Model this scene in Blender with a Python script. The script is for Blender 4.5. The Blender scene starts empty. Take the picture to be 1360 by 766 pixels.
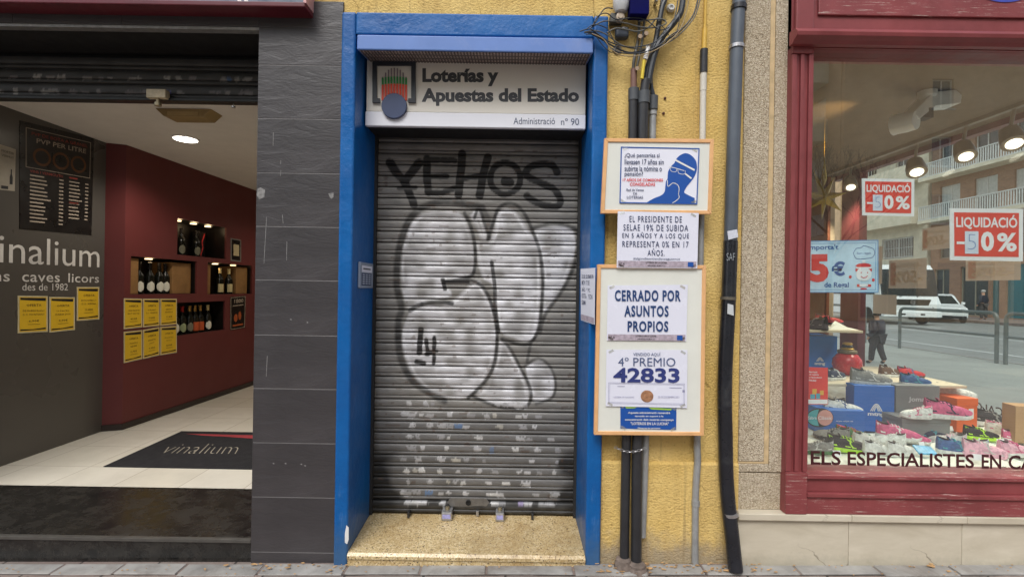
import bpy, math, random
import numpy as np
from mathutils import Vector, Matrix
rnd = random.Random(7)
SC = bpy.context.scene
COL = SC.collection
R = math.radians

# ------------------------------------------------------------ measuring: photo pixel -> ray from the eye -> real plane
F = 636.0; EYE = Vector((0, 0, 1.42)); ROLL = R(0.9)
CR, SR = math.cos(ROLL), math.sin(ROLL)
def ray(px, py):
    u = (px - 680) / F; v = -(py - 383) / F
    return Vector((u * CR - v * SR, 1.0, u * SR + v * CR))
def atY(px, py, Y):
    return EYE + ray(px, py) * Y
def atX(px, py, X):
    r = ray(px, py); return EYE + r * (X / r.x)
def atZ(px, py, Z):
    r = ray(px, py); return EYE + r * ((Z - EYE.z) / r.z)
def atP(px, py, p, n):
    r = ray(px, py); return EYE + r * ((p - EYE).dot(n) / r.dot(n))
def topx(P):
    a = P.x / P.y; b = (P.z - EYE.z) / P.y
    return 680 + F * (a * CR + b * SR), 383 - F * (-a * SR + b * CR)
def XX(px, Y, py=383): return atY(px, py, Y).x
def ZZ(py, Y, px=680): return atY(px, py, Y).z

# ------------------------------------------------------------ materials
def lin(c):
    c = c / 255.0
    return c / 12.92 if c <= 0.04045 else ((c + 0.055) / 1.055) ** 2.4
def S(r, g, b, k=1.0): return (min(lin(r) * k, .9), min(lin(g) * k, .9), min(lin(b) * k, .9))
class NT:
    def __init__(s, m):
        m.use_nodes = True; s.t = m.node_tree; s.t.nodes.clear()
        s.out = s.t.nodes.new('ShaderNodeOutputMaterial')
    def n(s, typ, **kw):
        nd = s.t.nodes.new('ShaderNode' + typ)
        ins = kw.pop('ins', {})
        for k, v in kw.items(): setattr(nd, k, v)
        for k, v in ins.items():
            if isinstance(v, bpy.types.NodeSocket): s.t.links.new(v, nd.inputs[k])
            else: nd.inputs[k].default_value = v
        return nd
    def link(s, a, b): s.t.links.new(a, b)
    def coord(s, scale=(1, 1, 1), rot=(0, 0, 0)):
        tc = s.n('TexCoord')
        mp = s.n('Mapping', ins={'Vector': tc.outputs['Object'], 'Scale': scale, 'Rotation': rot})
        return mp.outputs[0]
    def noise(s, vec, scale, detail=4, rough=.55, dist=0):
        return s.n('TexNoise', ins={'Vector': vec, 'Scale': scale, 'Detail': detail, 'Roughness': rough, 'Distortion': dist}).outputs['Fac']
    def ramp(s, fac, stops, interp='LINEAR'):
        nd = s.n('ValToRGB'); nd.color_ramp.interpolation = interp
        e = nd.color_ramp.elements
        while len(e) > 1: e.remove(e[-1])
        e[0].position = stops[0][0]; e[0].color = (*stops[0][1], 1) if len(stops[0][1]) == 3 else stops[0][1]
        for p, c in stops[1:]:
            x = e.new(p); x.color = (*c, 1)
        s.link(fac, nd.inputs[0]); return nd.outputs[0]
    def gray(s, fac, a, b, lo=0., hi=1.): return s.ramp(fac, [(a, (lo,) * 3), (b, (hi,) * 3)])
    def mix(s, fac, a, b, mode='MIX'):
        nd = s.n('Mix', data_type='RGBA', blend_type=mode)
        for i, v in ((0, fac), (6, a), (7, b)):
            if isinstance(v, bpy.types.NodeSocket): s.link(v, nd.inputs[i])
            elif i == 0: nd.inputs[0].default_value = v
            else: nd.inputs[i].default_value = (*v, 1)
        return nd.outputs[2]
    def math(s, op, a, b=0.0):
        nd = s.n('Math', operation=op)
        for i, v in ((0, a), (1, b)):
            if isinstance(v, bpy.types.NodeSocket): s.link(v, nd.inputs[i])
            else: nd.inputs[i].default_value = v
        return nd.outputs[0]
    def bump(s, h, strength, dist=.01, prev=None):
        nd = s.n('Bump', ins={'Height': h, 'Strength': strength, 'Distance': dist})
        if prev: s.link(prev, nd.inputs['Normal'])
        return nd.outputs[0]
    def bsdf(s, color, rough=.6, metal=0, normal=None, spec=.5, **kw):
        p = s.n('BsdfPrincipled')
        for k, v in (('Base Color', color), ('Roughness', rough), ('Metallic', metal), ('Specular IOR Level', spec)):
            if isinstance(v, bpy.types.NodeSocket): s.link(v, p.inputs[k])
            else: p.inputs[k].default_value = (*v, 1) if isinstance(v, tuple) else v
        if normal: s.link(normal, p.inputs['Normal'])
        for k, v in kw.items(): p.inputs[k.replace('_', ' ')].default_value = v
        s.link(p.outputs[0], s.out.inputs[0]); return p
MATS = {}
def M(name, col=(.5, .5, .5), rough=.6, metal=0, var=.18, vs=6, bump=.15, bs=60, spec=.5, dirt=None, dirtamt=.5, **kw):
    """painted / plain surface with uneven tone and fine relief"""
    if name in MATS: return MATS[name]
    m = bpy.data.materials.new(name); t = NT(m)
    v = t.coord()
    n1 = t.noise(v, vs, 6, .6)
    c = t.mix(t.gray(n1, .3, .7), tuple(x * (1 - var) for x in col), tuple(min(x * (1 + var), 1) for x in col))
    if dirt:
        n2 = t.noise(v, vs * .45, 8, .7, .6)
        c = t.mix(t.gray(n2, .52, .75, 0, dirtamt), c, dirt)
    nb = t.noise(v, bs, 4, .6)
    rr = t.math('ADD', t.math('MULTIPLY', t.noise(v, vs * 2.3, 3), .3), max(rough - .15, 0.02))
    t.bsdf(c, rr, metal, t.bump(nb, bump, .004), spec, **kw)
    MATS[name] = m; return m
def EM(name, col, strength):
    if name in MATS: return MATS[name]
    m = bpy.data.materials.new(name); t = NT(m)
    e = t.n('Emission', ins={'Color': (*col, 1), 'Strength': strength}); t.link(e.outputs[0], t.out.inputs[0])
    MATS[name] = m; return m
def custom(name):
    m = bpy.data.materials.new(name); MATS[name] = m; return m, NT(m)

def m_glass(name, tint=(1, 1, 1), k=1.0, haze=.0, base=.04):
    if name in MATS: return MATS[name]
    m, t = custom(name)
    lw = t.n('LayerWeight', ins={'Blend': .5})
    f5 = t.math('POWER', lw.outputs['Facing'], 5.0)
    f = t.math('MULTIPLY', t.math('ADD', t.math('MULTIPLY', f5, .95), base), 2 * k)
    tr = t.n('BsdfTransparent', ins={'Color': (*tint, 1)})
    gl = t.n('BsdfGlossy', ins={'Color': (1, 1, 1, 1), 'Roughness': .0})
    a = t.n('MixShader', ins={0: f, 1: tr.outputs[0], 2: gl.outputs[0]})
    o = a
    if haze:
        v = t.coord((1, 1, .6)); d = t.n('BsdfDiffuse', ins={'Color': (.60, .66, .62, 1)})
        fac = t.gray(t.noise(v, 3, 8, .7), .3, .8, haze*.35, haze)  # pale diffuse haze mixed over the clear glass as a veil
        o = t.n('MixShader', ins={0: fac, 1: a.outputs[0], 2: d.outputs[0]})
    t.link(o.outputs[0], t.out.inputs[0]); return m

# ------------------------------------------------------------ objects
def wmat(o):
    m = Matrix.Identity(4)
    while o is not None:
        m = o.matrix_basis @ m; o = o.parent
    return m
class MB:
    def __init__(s): s.v = []; s.f = []; s.sm = []
    def add(s, vs, fs, smooth=False):
        k = len(s.v); s.v += [Vector(v) for v in vs]; s.f += [tuple(i + k for i in f) for f in fs]; s.sm += [smooth] * len(fs); return s
    def box(s, x0, x1, y0, y1, z0, z1, M4=None):
        x0, x1 = min(x0, x1), max(x0, x1); y0, y1 = min(y0, y1), max(y0, y1); z0, z1 = min(z0, z1), max(z0, z1)
        vs = [Vector(p) for p in ((x0,y0,z0),(x1,y0,z0),(x1,y1,z0),(x0,y1,z0),(x0,y0,z1),(x1,y0,z1),(x1,y1,z1),(x0,y1,z1))]
        if M4 is not None: vs = [M4 @ v for v in vs]
        return s.add(vs, [(0,3,2,1),(4,5,6,7),(0,1,5,4),(1,2,6,5),(2,3,7,6),(3,0,4,7)])
    def quad(s, *p): return s.add(p, [tuple(range(len(p)))])
    def slab(s, pts, d):      # polygon pushed along vector d (pts counter-clockwise seen from +(-d))
        n = len(pts); d = Vector(d); pts = [Vector(p) for p in pts]
        fs = [tuple(range(n)), tuple(range(2*n-1, n-1, -1))] + [(i, i+n, (i+1) % n + n, (i+1) % n) for i in range(n)]
        return s.add(pts + [p + d for p in pts], fs)
    def tube(s, pts, r, seg=10, cap=True, smooth=True):
        pts = [Vector(p) for p in pts]; n = len(pts)
        rr = r if isinstance(r, (list, tuple)) else [r] * n
        up = None; vs = []
        for i, p in enumerate(pts):
            t = (pts[min(i+1, n-1)] - pts[max(i-1, 0)]).normalized()
            if up is None: up = Vector((0, 0, 1)) if abs(t.z) < .9 else Vector((1, 0, 0))
            a = t.cross(up).normalized(); up = a.cross(t).normalized(); b = up
            for k in range(seg):
                an = 2*math.pi*k/seg
                vs.append(p + (a*math.cos(an) + b*math.sin(an)) * rr[i])
        fs = []
        for i in range(n-1):
            for k in range(seg):
                fs.append((i*seg+k, i*seg+(k+1) % seg, (i+1)*seg+(k+1) % seg, (i+1)*seg+k))
        s.add(vs, fs, smooth)
        if cap: 
            k0 = len(s.v) - n*seg
            s.f += [tuple(k0+i for i in range(seg-1, -1, -1)), tuple(k0+(n-1)*seg+i for i in range(seg))]; s.sm += [False, False]
        return s
    def lathe(s, prof, c, axis=(0, 0, 1), seg=20, smooth=True):   # prof: (r, h) along axis
        ax = Vector(axis).normalized(); q = Vector((0, 0, 1)).rotation_difference(ax).to_matrix(); c = Vector(c)
        vs = []; n = len(prof)
        for r, h in prof:
            for k in range(seg):
                an = 2*math.pi*k/seg; vs.append(c + q @ Vector((max(r, 1e-5)*math.cos(an), max(r, 1e-5)*math.sin(an), h)))
        fs = [(i*seg+k, i*seg+(k+1) % seg, (i+1)*seg+(k+1) % seg, (i+1)*seg+k) for i in range(n-1) for k in range(seg)]
        fs += [tuple(range(seg-1, -1, -1)), tuple((n-1)*seg+k for k in range(seg))]
        return s.add(vs, fs, smooth)
    def extrude(s, prof, p0, p1, up=(0, 0, 1), smooth=False):  # profile (a,b): a along side = dir x up, b along up
        p0, p1 = Vector(p0), Vector(p1); d = (p1-p0).normalized(); u = Vector(up); a = d.cross(u).normalized()
        n = len(prof); vs = [p0 + a*x + u*y for x, y in prof] + [p1 + a*x + u*y for x, y in prof]
        fs = [(i, (i+1) % n, (i+1) % n+n, i+n) for i in range(n)] + [tuple(range(n-1, -1, -1)), tuple(range(n, 2*n))]
        return s.add(vs, fs, smooth)
    def mesh(s, name, mat, inv=None):
        me = bpy.data.meshes.new(name)
        vs = [inv @ v for v in s.v] if inv is not None else s.v
        me.from_pydata([tuple(v) for v in vs], [], s.f); me.update()
        me.polygons.foreach_set('use_smooth', s.sm)
        if any(s.sm): me.set_sharp_from_angle(angle=R(38))
        if mat: me.materials.append(mat)
        return me
    def build(s, name, mat, parent=None, bevel=0, label=None, seg=2, origin=None):
        if parent is not None: mw = wmat(parent)
        if origin is None:
            lo = Vector([min(v[i] for v in s.v) for i in range(3)]); hi = Vector([max(v[i] for v in s.v) for i in range(3)])
            origin = Vector(((lo.x+hi.x)/2, (lo.y+hi.y)/2, lo.z))
        origin = Vector(origin)
        me = s.mesh(name, mat, Matrix.Translation(-origin))
        o = bpy.data.objects.new(name, me); COL.objects.link(o)
        if parent is not None:
            o.parent = parent; o.matrix_basis = mw.inverted() @ Matrix.Translation(origin)
        else: o.location = origin
        if bevel:
            b = o.modifiers.new('bevel', 'BEVEL'); b.width = bevel; b.segments = seg; b.limit_method = 'ANGLE'; b.angle_limit = R(40)
        if label: o['label'] = label
        return o
def tag(o, label, cat, group=None, kind=None):
    if label: o['label'] = label
    if cat: o['category'] = cat
    if group: o['group'] = group
    if kind: o['kind'] = kind
    return o
def struct(o): o['kind'] = 'structure'; return o
def thing(name, loc, label, cat, group=None, rz=0):
    o = bpy.data.objects.new(name, None); COL.objects.link(o); o.empty_display_size = .1
    o.location = loc; o.rotation_euler = (0, 0, rz)
    return tag(o, label, cat, group)

# ------------------------------------------------------------ lettering and flat prints
def lerp4(c, u, v):   # corners TL TR BR BL, u right, v down
    TL, TR, BR, BL = c
    return (TL*(1-u) + TR*u)*(1-v) + (BL*(1-u) + BR*u)*v
def corners(x0, y0, x1, y1, pl):
    return [pl(x0, y0), pl(x1, y0), pl(x1, y1), pl(x0, y1)]
def text(mb, body, c, bold=0., off=.0012, space=1.0, shear=0, res=3, mirror=False, slab=0):
    cu = bpy.data.curves.new('t', 'FONT'); cu.body = body; cu.offset = bold; cu.resolution_u = res; cu.space_character = space; cu.shear = shear
    o = bpy.data.objects.new('t', cu); me = bpy.data.meshes.new_from_object(o)
    vs = [v.co.copy() for v in me.vertices]; fs = [tuple(p.vertices) for p in me.polygons]
    bpy.data.objects.remove(o); bpy.data.curves.remove(cu); bpy.data.meshes.remove(me)
    if not vs: return
    x0 = min(v.x for v in vs); x1 = max(v.x for v in vs); y0 = min(v.y for v in vs); y1 = max(v.y for v in vs)
    n = (c[1]-c[0]).cross(c[3]-c[0]).normalized()
    if n.dot(EYE - c[0]) < 0: n = -n
    out = []
    for v in vs:
        u = (v.x-x0)/(x1-x0); w = (y1-v.y)/max(y1-y0, 1e-6)
        if mirror: u = 1-u
        out.append(lerp4(c, u, w) + n*off)
    mb.add(out, fs)
def poly(mb, pts, c, off=.0012):   # pts in 0..1 (u right, v down) of corners c
    n = (c[1]-c[0]).cross(c[3]-c[0]).normalized()
    if n.dot(EYE - c[0]) < 0: n = -n
    mb.add([lerp4(c, u, v) + n*off for u, v in pts], [tuple(range(len(pts)))])
def rectp(mb, u0, v0, u1, v1, c, off=.0012): poly(mb, [(u0, v0), (u1, v0), (u1, v1), (u0, v1)], c, off)
def ell(mb, cu, cv, ru, rv, c, off=.0012, n=28, a0=0, a1=2*math.pi):
    poly(mb, [(cu + ru*math.cos(a0+(a1-a0)*i/n), cv + rv*math.sin(a0+(a1-a0)*i/n)) for i in range(n)], c, off)
def stroke(mb, pts, w, c, off=.0012, asp=1.0):    # polyline of width w (in u units)
    for (a, b) in zip(pts[:-1], pts[1:]):
        dx, dy = b[0]-a[0], (b[1]-a[1])/asp; L = math.hypot(dx, dy) or 1e-6
        nx, ny = -dy/L*w/2, dx/L*w/2*asp
        ex, ey = dx/L*w*.25, dy/L*w*.25*asp
        poly(mb, [(a[0]+nx-ex, a[1]+ny-ey), (b[0]+nx+ex, b[1]+ny+ey), (b[0]-nx+ex, b[1]-ny+ey), (a[0]-nx-ex, a[1]-ny-ey)], c, off)
def outline(mb, u0, v0, u1, v1, tu, tv, c, off=.0012):
    rectp(mb, u0, v0, u1, v0+tv, c, off); rectp(mb, u0, v1-tv, u1, v1, c, off)
    rectp(mb, u0, v0+tv, u0+tu, v1-tv, c, off); rectp(mb, u1-tu, v0+tv, u1, v1-tv, c, off)
def sheet(c, th=.0012, n=10, curl=0.0, seed=0):
    """a thin sheet of paper with a slight buckle"""
    mb = MB(); nn = (c[1]-c[0]).cross(c[3]-c[0]).normalized()
    if nn.dot(EYE - c[0]) < 0: nn = -nn
    rr = random.Random(seed); ph = [rr.uniform(0, 6) for _ in range(3)]
    def P(i, j, back):
        u, v = i/n, j/n
        w = curl*(max(0, abs(2*u-1)-.5)**2 + .25*math.sin(5*u+ph[0])*math.sin(4*v+ph[1]))*1.0
        return lerp4(c, u, v) + nn*((0 if back else 0) + w*0) - nn*(th if back else 0)
    vs = [P(i, j, 0) for j in range(n+1) for i in range(n+1)] 
    for k in (0,):
        pass
    fs = [(j*(n+1)+i, j*(n+1)+i+1, (j+1)*(n+1)+i+1, (j+1)*(n+1)+i) for j in range(n) for i in range(n)]
    mb.slab([c[0], c[1], c[2], c[3]], -nn*th)
    return mb

def holed(mb, O, U, V, w, h, holes, depth, N):
    """wall face spanned by unit U,V from O, holes [(u0,v0,u1,v1)], reveals going along -N by depth; also an outer back is left open"""
    us = sorted({0, w, *[max(0,min(w,x)) for q in holes for x in (q[0], q[2])]}); vs_ = sorted({0, h, *[max(0,min(h,x)) for q in holes for x in (q[1], q[3])]})
    for a, b in zip(us[:-1], us[1:]):
        for c, d in zip(vs_[:-1], vs_[1:]):
            cu, cv = (a+b)/2, (c+d)/2
            if any(q[0] < cu < q[2] and q[1] < cv < q[3] for q in holes): continue
            mb.quad(O+U*a+V*c, O+U*b+V*c, O+U*b+V*d, O+U*a+V*d)
    D = -N*depth
    for q in holes:
        p = [O+U*q[0]+V*q[1], O+U*q[2]+V*q[1], O+U*q[2]+V*q[3], O+U*q[0]+V*q[3]]
        for i in range(4):
            a, b = p[i], p[(i+1) % 4]; mb.quad(b, a, a+D, b+D)
    return mb
# ============================================================ surface recipes
def mk_stucco():
    m, t = custom('yellow_stucco'); v = t.coord()
    n = t.noise(v, 2.2, 6, .6); c = t.mix(t.gray(n, .3, .7), S(210, 176, 100), S(230, 202, 134))
    z = t.n('SeparateXYZ', ins={0: t.n('NewGeometry').outputs['Position']}).outputs[2]
    d = t.math('SUBTRACT', t.math('MULTIPLY', t.noise(v, 7, 8, .75), .36), z)   # bare mortar where splash has eaten the paint
    c = t.mix(t.gray(d, .0, .12, 0, .8), c, S(150, 140, 125))
    c = t.mix(t.gray(t.noise(t.coord((3, 1, .7)), 1.6, 8, .75, .6), .45, .72, 0, .6), c, S(172, 138, 80))
    c = t.mix(t.gray(t.noise(t.coord((14, 1, .5)), 1.5, 6, .7, .3), .58, .72, 0, .5), c, S(140, 118, 82))
    ck = t.n('TexVoronoi', feature='DISTANCE_TO_EDGE', ins={'Vector': t.mix(.16, v, t.n('TexNoise', ins={'Vector': v, 'Scale': 6.0, 'Detail': 6}).outputs['Color']), 'Scale': 2.1}).outputs[0]
    c = t.mix(t.math('MULTIPLY', t.gray(ck, .0, .006, .8, 0), t.gray(t.noise(v, 1.9, 3), .54, .6)), c, S(110, 84, 44))
    pit = t.noise(t.coord((.8, 1, 1.1)), 95, 4, .55, .3)
    c = t.mix(t.gray(pit, .28, .42, .5, 0), c, S(150, 112, 56))
    b = t.bump(t.gray(pit, .3, .62), .6, .0045)
    b = t.bump(t.noise(v, 12, 4), .3, .015, b)
    t.bsdf(c, .85, 0, b, .25); return m
def mk_slate(name='slate', joint=False):
    m, t = custom(name)
    w = t.coord((1.0, 1.0, 3.0), (0, R(24), 0))
    n = t.noise(w, 4.2, 7, .62, 1.0)
    n2 = t.noise(t.coord((1, 1, 2)), 2.0, 5, .6)
    c = t.mix(t.gray(n2, .3, .7), S(52, 50, 52), S(68, 65, 67))
    c = t.mix(t.gray(t.noise(t.coord((9, 9, .9)), 4, 6, .7), .7, .76, 0, .35), c, S(150, 148, 145))
    c = t.mix(t.gray(t.noise(t.coord(), 30, 8, .8), .68, .74, 0, .35), c, S(150, 150, 148))
    b = t.bump(n, .5, .0075); b = t.bump(t.noise(w, 30, 4, .6), .3, .003, b)
    t.bsdf(c, t.gray(n, .3, .7, .33, .5), 0, b, .55); return m
def mk_blue():
    m, t = custom('blue_wall_paint'); v = t.coord()
    c = t.mix(t.gray(t.noise(v, 3, 6, .6), .3, .7), S(2, 80, 146), S(6, 98, 168))
    ch = t.noise(v, 38, 8, .75)
    c = t.mix(t.gray(ch, .715, .73, 0, .75), c, S(170, 190, 215))
    zz = t.n('SeparateXYZ', ins={0: t.n('NewGeometry').outputs['Position']}).outputs[2]
    c = t.mix(t.gray(t.math('SUBTRACT', t.math('MULTIPLY', t.noise(v, 12, 8, .75), .5), zz), .0, .2, 0, .6), c, S(70, 92, 110))
    st = t.noise(t.coord((6, 6, .8)), 2.2, 8, .75)
    c = t.mix(t.gray(st, .62, .8, 0, .5), c, S(120, 150, 190))
    b = t.bump(t.noise(v, 11, 4, .6), .45, .012); b = t.bump(t.noise(v, 60, 4, .6), .2, .004, b)
    t.bsdf(c, t.gray(t.noise(v, 7, 4), .3, .7, .3, .5), 0, b, .4); return m
def mk_granite():
    m, t = custom('yellow_granite'); v = t.coord()
    a = t.n('TexVoronoi', ins={'Vector': v, 'Scale': 160}).outputs['Color']
    g = t.n('RGBToBW', ins={0: a}).outputs[0]
    c = t.ramp(g, [(0, S(60, 50, 45)), (.12, S(100, 82, 60)), (.2, S(180, 154, 108)), (.6, S(210, 188, 142)), (1, S(228, 214, 182))])
    c = t.mix(t.gray(t.noise(t.coord((1, 1.6, 1)), 34, 7, .75, 2.2), .58, .66, 0, .7), c, S(80, 66, 55))
    c = t.mix(t.gray(t.noise(v, 6, 6, .7), .42, .75, 0, .6), c, S(150, 116, 62))
    c = t.mix(t.gray(t.noise(t.coord((1, 1, 1)), 2.4, 8, .75), .5, .75, 0, .5), c, S(120, 104, 78))
    t.bsdf(c, .3, 0, t.bump(t.noise(v, 90, 3), .08, .003), .5); return m
def mk_blackstone():
    m, t = custom('black_threshold_stone'); v = t.coord()
    n = t.noise(v, 9, 8, .75, .3)
    c = t.mix(t.gray(n, .35, .75), S(22, 22, 22), S(48, 46, 43))
    c = t.mix(t.gray(t.noise(t.coord((1, 2.5, 1)), 24, 8, .8), .5, .72, 0, .35), c, S(84, 80, 74))
    t.bsdf(c, t.gray(n, .35, .7, .12, .45), 0, t.bump(t.noise(v, 80, 4), .1, .003), .5); return m
def mk_stone():
    m, t = custom('crushed_stone_render'); v = t.coord()
    a = t.n('TexVoronoi', ins={'Vector': v, 'Scale': 190}); g = t.n('RGBToBW', ins={0: a.outputs['Color']}).outputs[0]
    c = t.ramp(g, [(0, S(120, 108, 92)), (.3, S(172, 158, 136)), (.65, S(200, 188, 166)), (1, S(226, 216, 196))])
    c = t.mix(t.gray(t.noise(v, 2.2, 6, .7), .4, .75, 0, .35), c, S(150, 130, 95))
    t.bsdf(c, .85, 0, t.bump(a.outputs['Distance'], .7, .006), .25); return m
def mk_marble():
    m, t = custom('cream_marble'); v = t.coord((1, 1, 3))
    c = t.mix(t.gray(t.noise(v, 3, 7, .65, .5), .3, .7), S(184, 175, 155), S(206, 198, 180))
    c = t.mix(t.gray(t.noise(t.coord((1, 1, 2)), 11, 8, .8, 1), .62, .74, 0, .45), c, S(150, 130, 100))
    z = t.n('SeparateXYZ', ins={0: t.n('NewGeometry').outputs['Position']}).outputs[2]
    d = t.math('SUBTRACT', t.math('MULTIPLY', t.noise(t.coord(), 14, 8, .8), .16), z)
    c = t.mix(t.gray(d, -.01, .12, 0, .6), c, S(120, 118, 108))
    cr = t.n('TexVoronoi', feature='DISTANCE_TO_EDGE', ins={'Vector': t.mix(.12, t.coord(), t.n('TexNoise', ins={'Scale': 4.0, 'Detail': 5}).outputs['Color']), 'Scale': 1.15}).outputs[0]
    crk = t.math('MULTIPLY', t.gray(cr, .0, .004, 1, 0), t.gray(t.noise(t.coord(), 1.7, 2), .53, .6))
    c = t.mix(t.math('MULTIPLY', crk, .7), c, S(90, 80, 65))
    t.bsdf(c, .45, 0, t.bump(t.noise(t.coord(), 50, 4), .12, .003), .4); return m
def mk_red(name, chip, col=(130, 64, 66)):
    m, t = custom(name); v = t.coord()
    c = t.mix(t.gray(t.noise(v, 4, 6, .6), .3, .7), S(*[x*.9 for x in col]), S(*[min(255, x*1.1) for x in col]))
    h = t.noise(t.coord((.22, 1, 6) if chip else (1, 1, 1)), 26, 9, .8)
    c = t.mix(t.gray(h, *( (.585, .60) if chip else (.74, .75)), 0, .85), c, S(196, 178, 168))
    c = t.mix(t.gray(t.noise(v, 2, 8, .8), .6, .8, 0, .35), c, S(80, 24, 30))
    b = t.bump(t.noise(t.coord((1, 1, .35)), 40, 5, .7), .3, .004)
    t.bsdf(c, t.gray(t.noise(v, 8, 4), .3, .7, .3, .5), 0, b, .4); return m
def mk_pave():
    m, t = custom('pavement_slabs')
    tc = t.n('TexCoord').outputs['Object']
    w = t.n('VectorMath', operation='ADD', ins={0: tc, 1: t.n('VectorMath', operation='SCALE', ins={0: t.n('TexNoise', ins={'Vector': tc, 'Scale': 7.0, 'Detail': 4}).outputs['Color'], 'Scale': .025}).outputs[0]}).outputs[0]
    br = t.n('TexBrick', ins={'Vector': w, 'Scale': 1.0, 'Mortar Size': .006, 'Brick Width': .4, 'Row Height': .2, 'Color1': (0, 0, 0, 1), 'Color2': (1, 1, 1, 1), 'Mortar': (.5, .5, .5, 1)})
    base = t.mix(br.outputs['Color'], S(120, 112, 106), S(146, 132, 124))
    base = t.mix(t.gray(t.noise(tc, 3, 8, .7), .35, .7, 0, .75), base, S(118, 98, 92))
    base = t.mix(t.gray(t.noise(tc, 26, 8, .8), .55, .72, 0, .6), base, S(84, 80, 76))
    base = t.mix(t.gray(t.noise(tc, 60, 8, .8), .62, .7, 0, .6), base, S(176, 168, 158))
    base = t.mix(br.outputs['Fac'], base, S(66, 60, 56))
    b = t.bump(br.outputs['Fac'], -.6, .008); b = t.bump(t.noise(tc, 30, 8, .75), .6, .01, b)
    t.bsdf(base, .75, 0, b, .35); return m
def mk_asphalt():
    return M('asphalt', S(104, 106, 106), .8, var=.12, vs=1.5, bump=.4, bs=120, dirt=S(80, 80, 80))
def mk_tiles():
    m, t = custom('white_floor_tiles'); tc = t.n('TexCoord').outputs['Object']
    br = t.n('TexBrick', offset=0.0, ins={'Vector': tc, 'Scale': 1.0, 'Mortar Size': .0025, 'Brick Width': .43, 'Row Height': .43, 'Color1': (0, 0, 0, 1), 'Color2': (1, 1, 1, 1)})
    c = t.mix(t.n('RGBToBW', ins={0: br.outputs['Color']}).outputs[0], S(214, 208, 192), S(226, 221, 208))
    c = t.mix(t.gray(t.noise(tc, 2, 8, .7), .5, .8, 0, .3), c, S(150, 142, 125))
    c = t.mix(br.outputs['Fac'], c, S(168, 158, 142))
    t.bsdf(c, .16, 0, t.bump(t.noise(tc, 2, 2), .04, .01), .5); return m
def mk_slat():     # roller shutter: colour comes from the paint layer
    m, t = custom('painted_shutter_steel')
    a = t.n('VertexColor', layer_name='Paint').outputs['Color']
    v = t.coord()
    g = t.noise(t.coord((.5, 1, 5)), 20, 8, .75)
    c = t.mix(t.gray(g, .42, .75, 0, .5), a, S(52, 47, 40))
    c = t.mix(t.gray(t.noise(t.coord((4, 1, 1)), 9, 8, .8), .62, .75, 0, .35), c, S(92, 66, 42))
    t.bsdf(c, t.gray(g, .3, .7, .4, .62), .1, t.bump(t.noise(v, 70, 4), .15, .003), .5); return m
STUCCO, SLATE, BLUE, GRANITE, BSTONE, STONE, MARBLE = mk_stucco(), mk_slate(), mk_blue(), mk_granite(), mk_blackstone(), mk_stone(), mk_marble()
RED, REDCHIP = mk_red('red_shopfront_paint', False), mk_red('chipped_red_shopfront_paint', True)
PAVE, ASPH, TILES, SLAT = mk_pave(), mk_asphalt(), mk_tiles(), mk_slat()
GROUT = M('pale_grout', S(112, 110, 110), .9)
BLACK = M('matt_black', (.008, .008, .008), .8, var=.1)
INK = M('dark_blue_ink', S(38, 52, 92), .7, var=.05, bump=0)
INKB = M('black_ink', S(45, 45, 50), .7, var=.05, bump=0)
INKR = M('red_ink', S(215, 60, 60), .7, var=.05, bump=0)
PBLUE = M('printed_blue', S(18, 78, 160), .5, var=.05, bump=0)
PAPER = M('white_paper', S(226, 228, 240), .55, var=.02, bump=.03, bs=12)
PAPER2 = M('plastic_sleeved_paper', S(222, 224, 238), .25, var=.02, bump=.25, bs=7)
BAND = M('brownish_photo_strip', S(170, 158, 170), .6, var=.3, vs=60, bump=0)
PINE = M('pale_pine_frame', S(222, 172, 120), .5, var=.12, vs=12, bump=.1)
BOARD = M('whiteboard_face', S(220, 222, 214), .35, var=.04, bump=.02, dirt=S(190, 190, 180), dirtamt=.2)
STEEL = M('scuffed_steel', (.45, .45, .46), .35, .8, var=.2, vs=30)
GALV = M('galvanised_conduit', (.33, .34, .34), .5, .3, var=.2, vs=12, dirt=S(150, 120, 90), dirtamt=.4)
PIPEB = M('black_conduit', S(44, 45, 48), .38, var=.25, vs=8, bump=.1, dirt=S(95, 92, 88), dirtamt=.35)
PIPEG = M('blue_grey_drain_pipe', S(84, 92, 102), .4, var=.15, vs=6, bump=.08)
PIPEK = M('black_drain_pipe', S(30, 32, 38), .3, var=.3, vs=9, bump=.12, dirt=S(90, 92, 92), dirtamt=.5)
CABLE = M('dark_cable', S(40, 46, 54), .45, var=.2)
CABLEG = M('grey_cable', S(92, 92, 88), .5, var=.2)
WHITE = M('white_enamel', S(222, 222, 220), .4, var=.06, bump=.03)
GREYW = M('grey_satin_wall', S(90, 87, 83), .30, .2, var=.03, vs=1, bump=.02, bs=3)
REDW = M('maroon_wall', S(99, 42, 42), .55, var=.08, vs=1.4, bump=.04, dirt=S(80, 40, 40), dirtamt=.3)
CEIL = M('off_white_ceiling', S(226, 222, 214), .8, var=.04, bump=.03)

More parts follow.
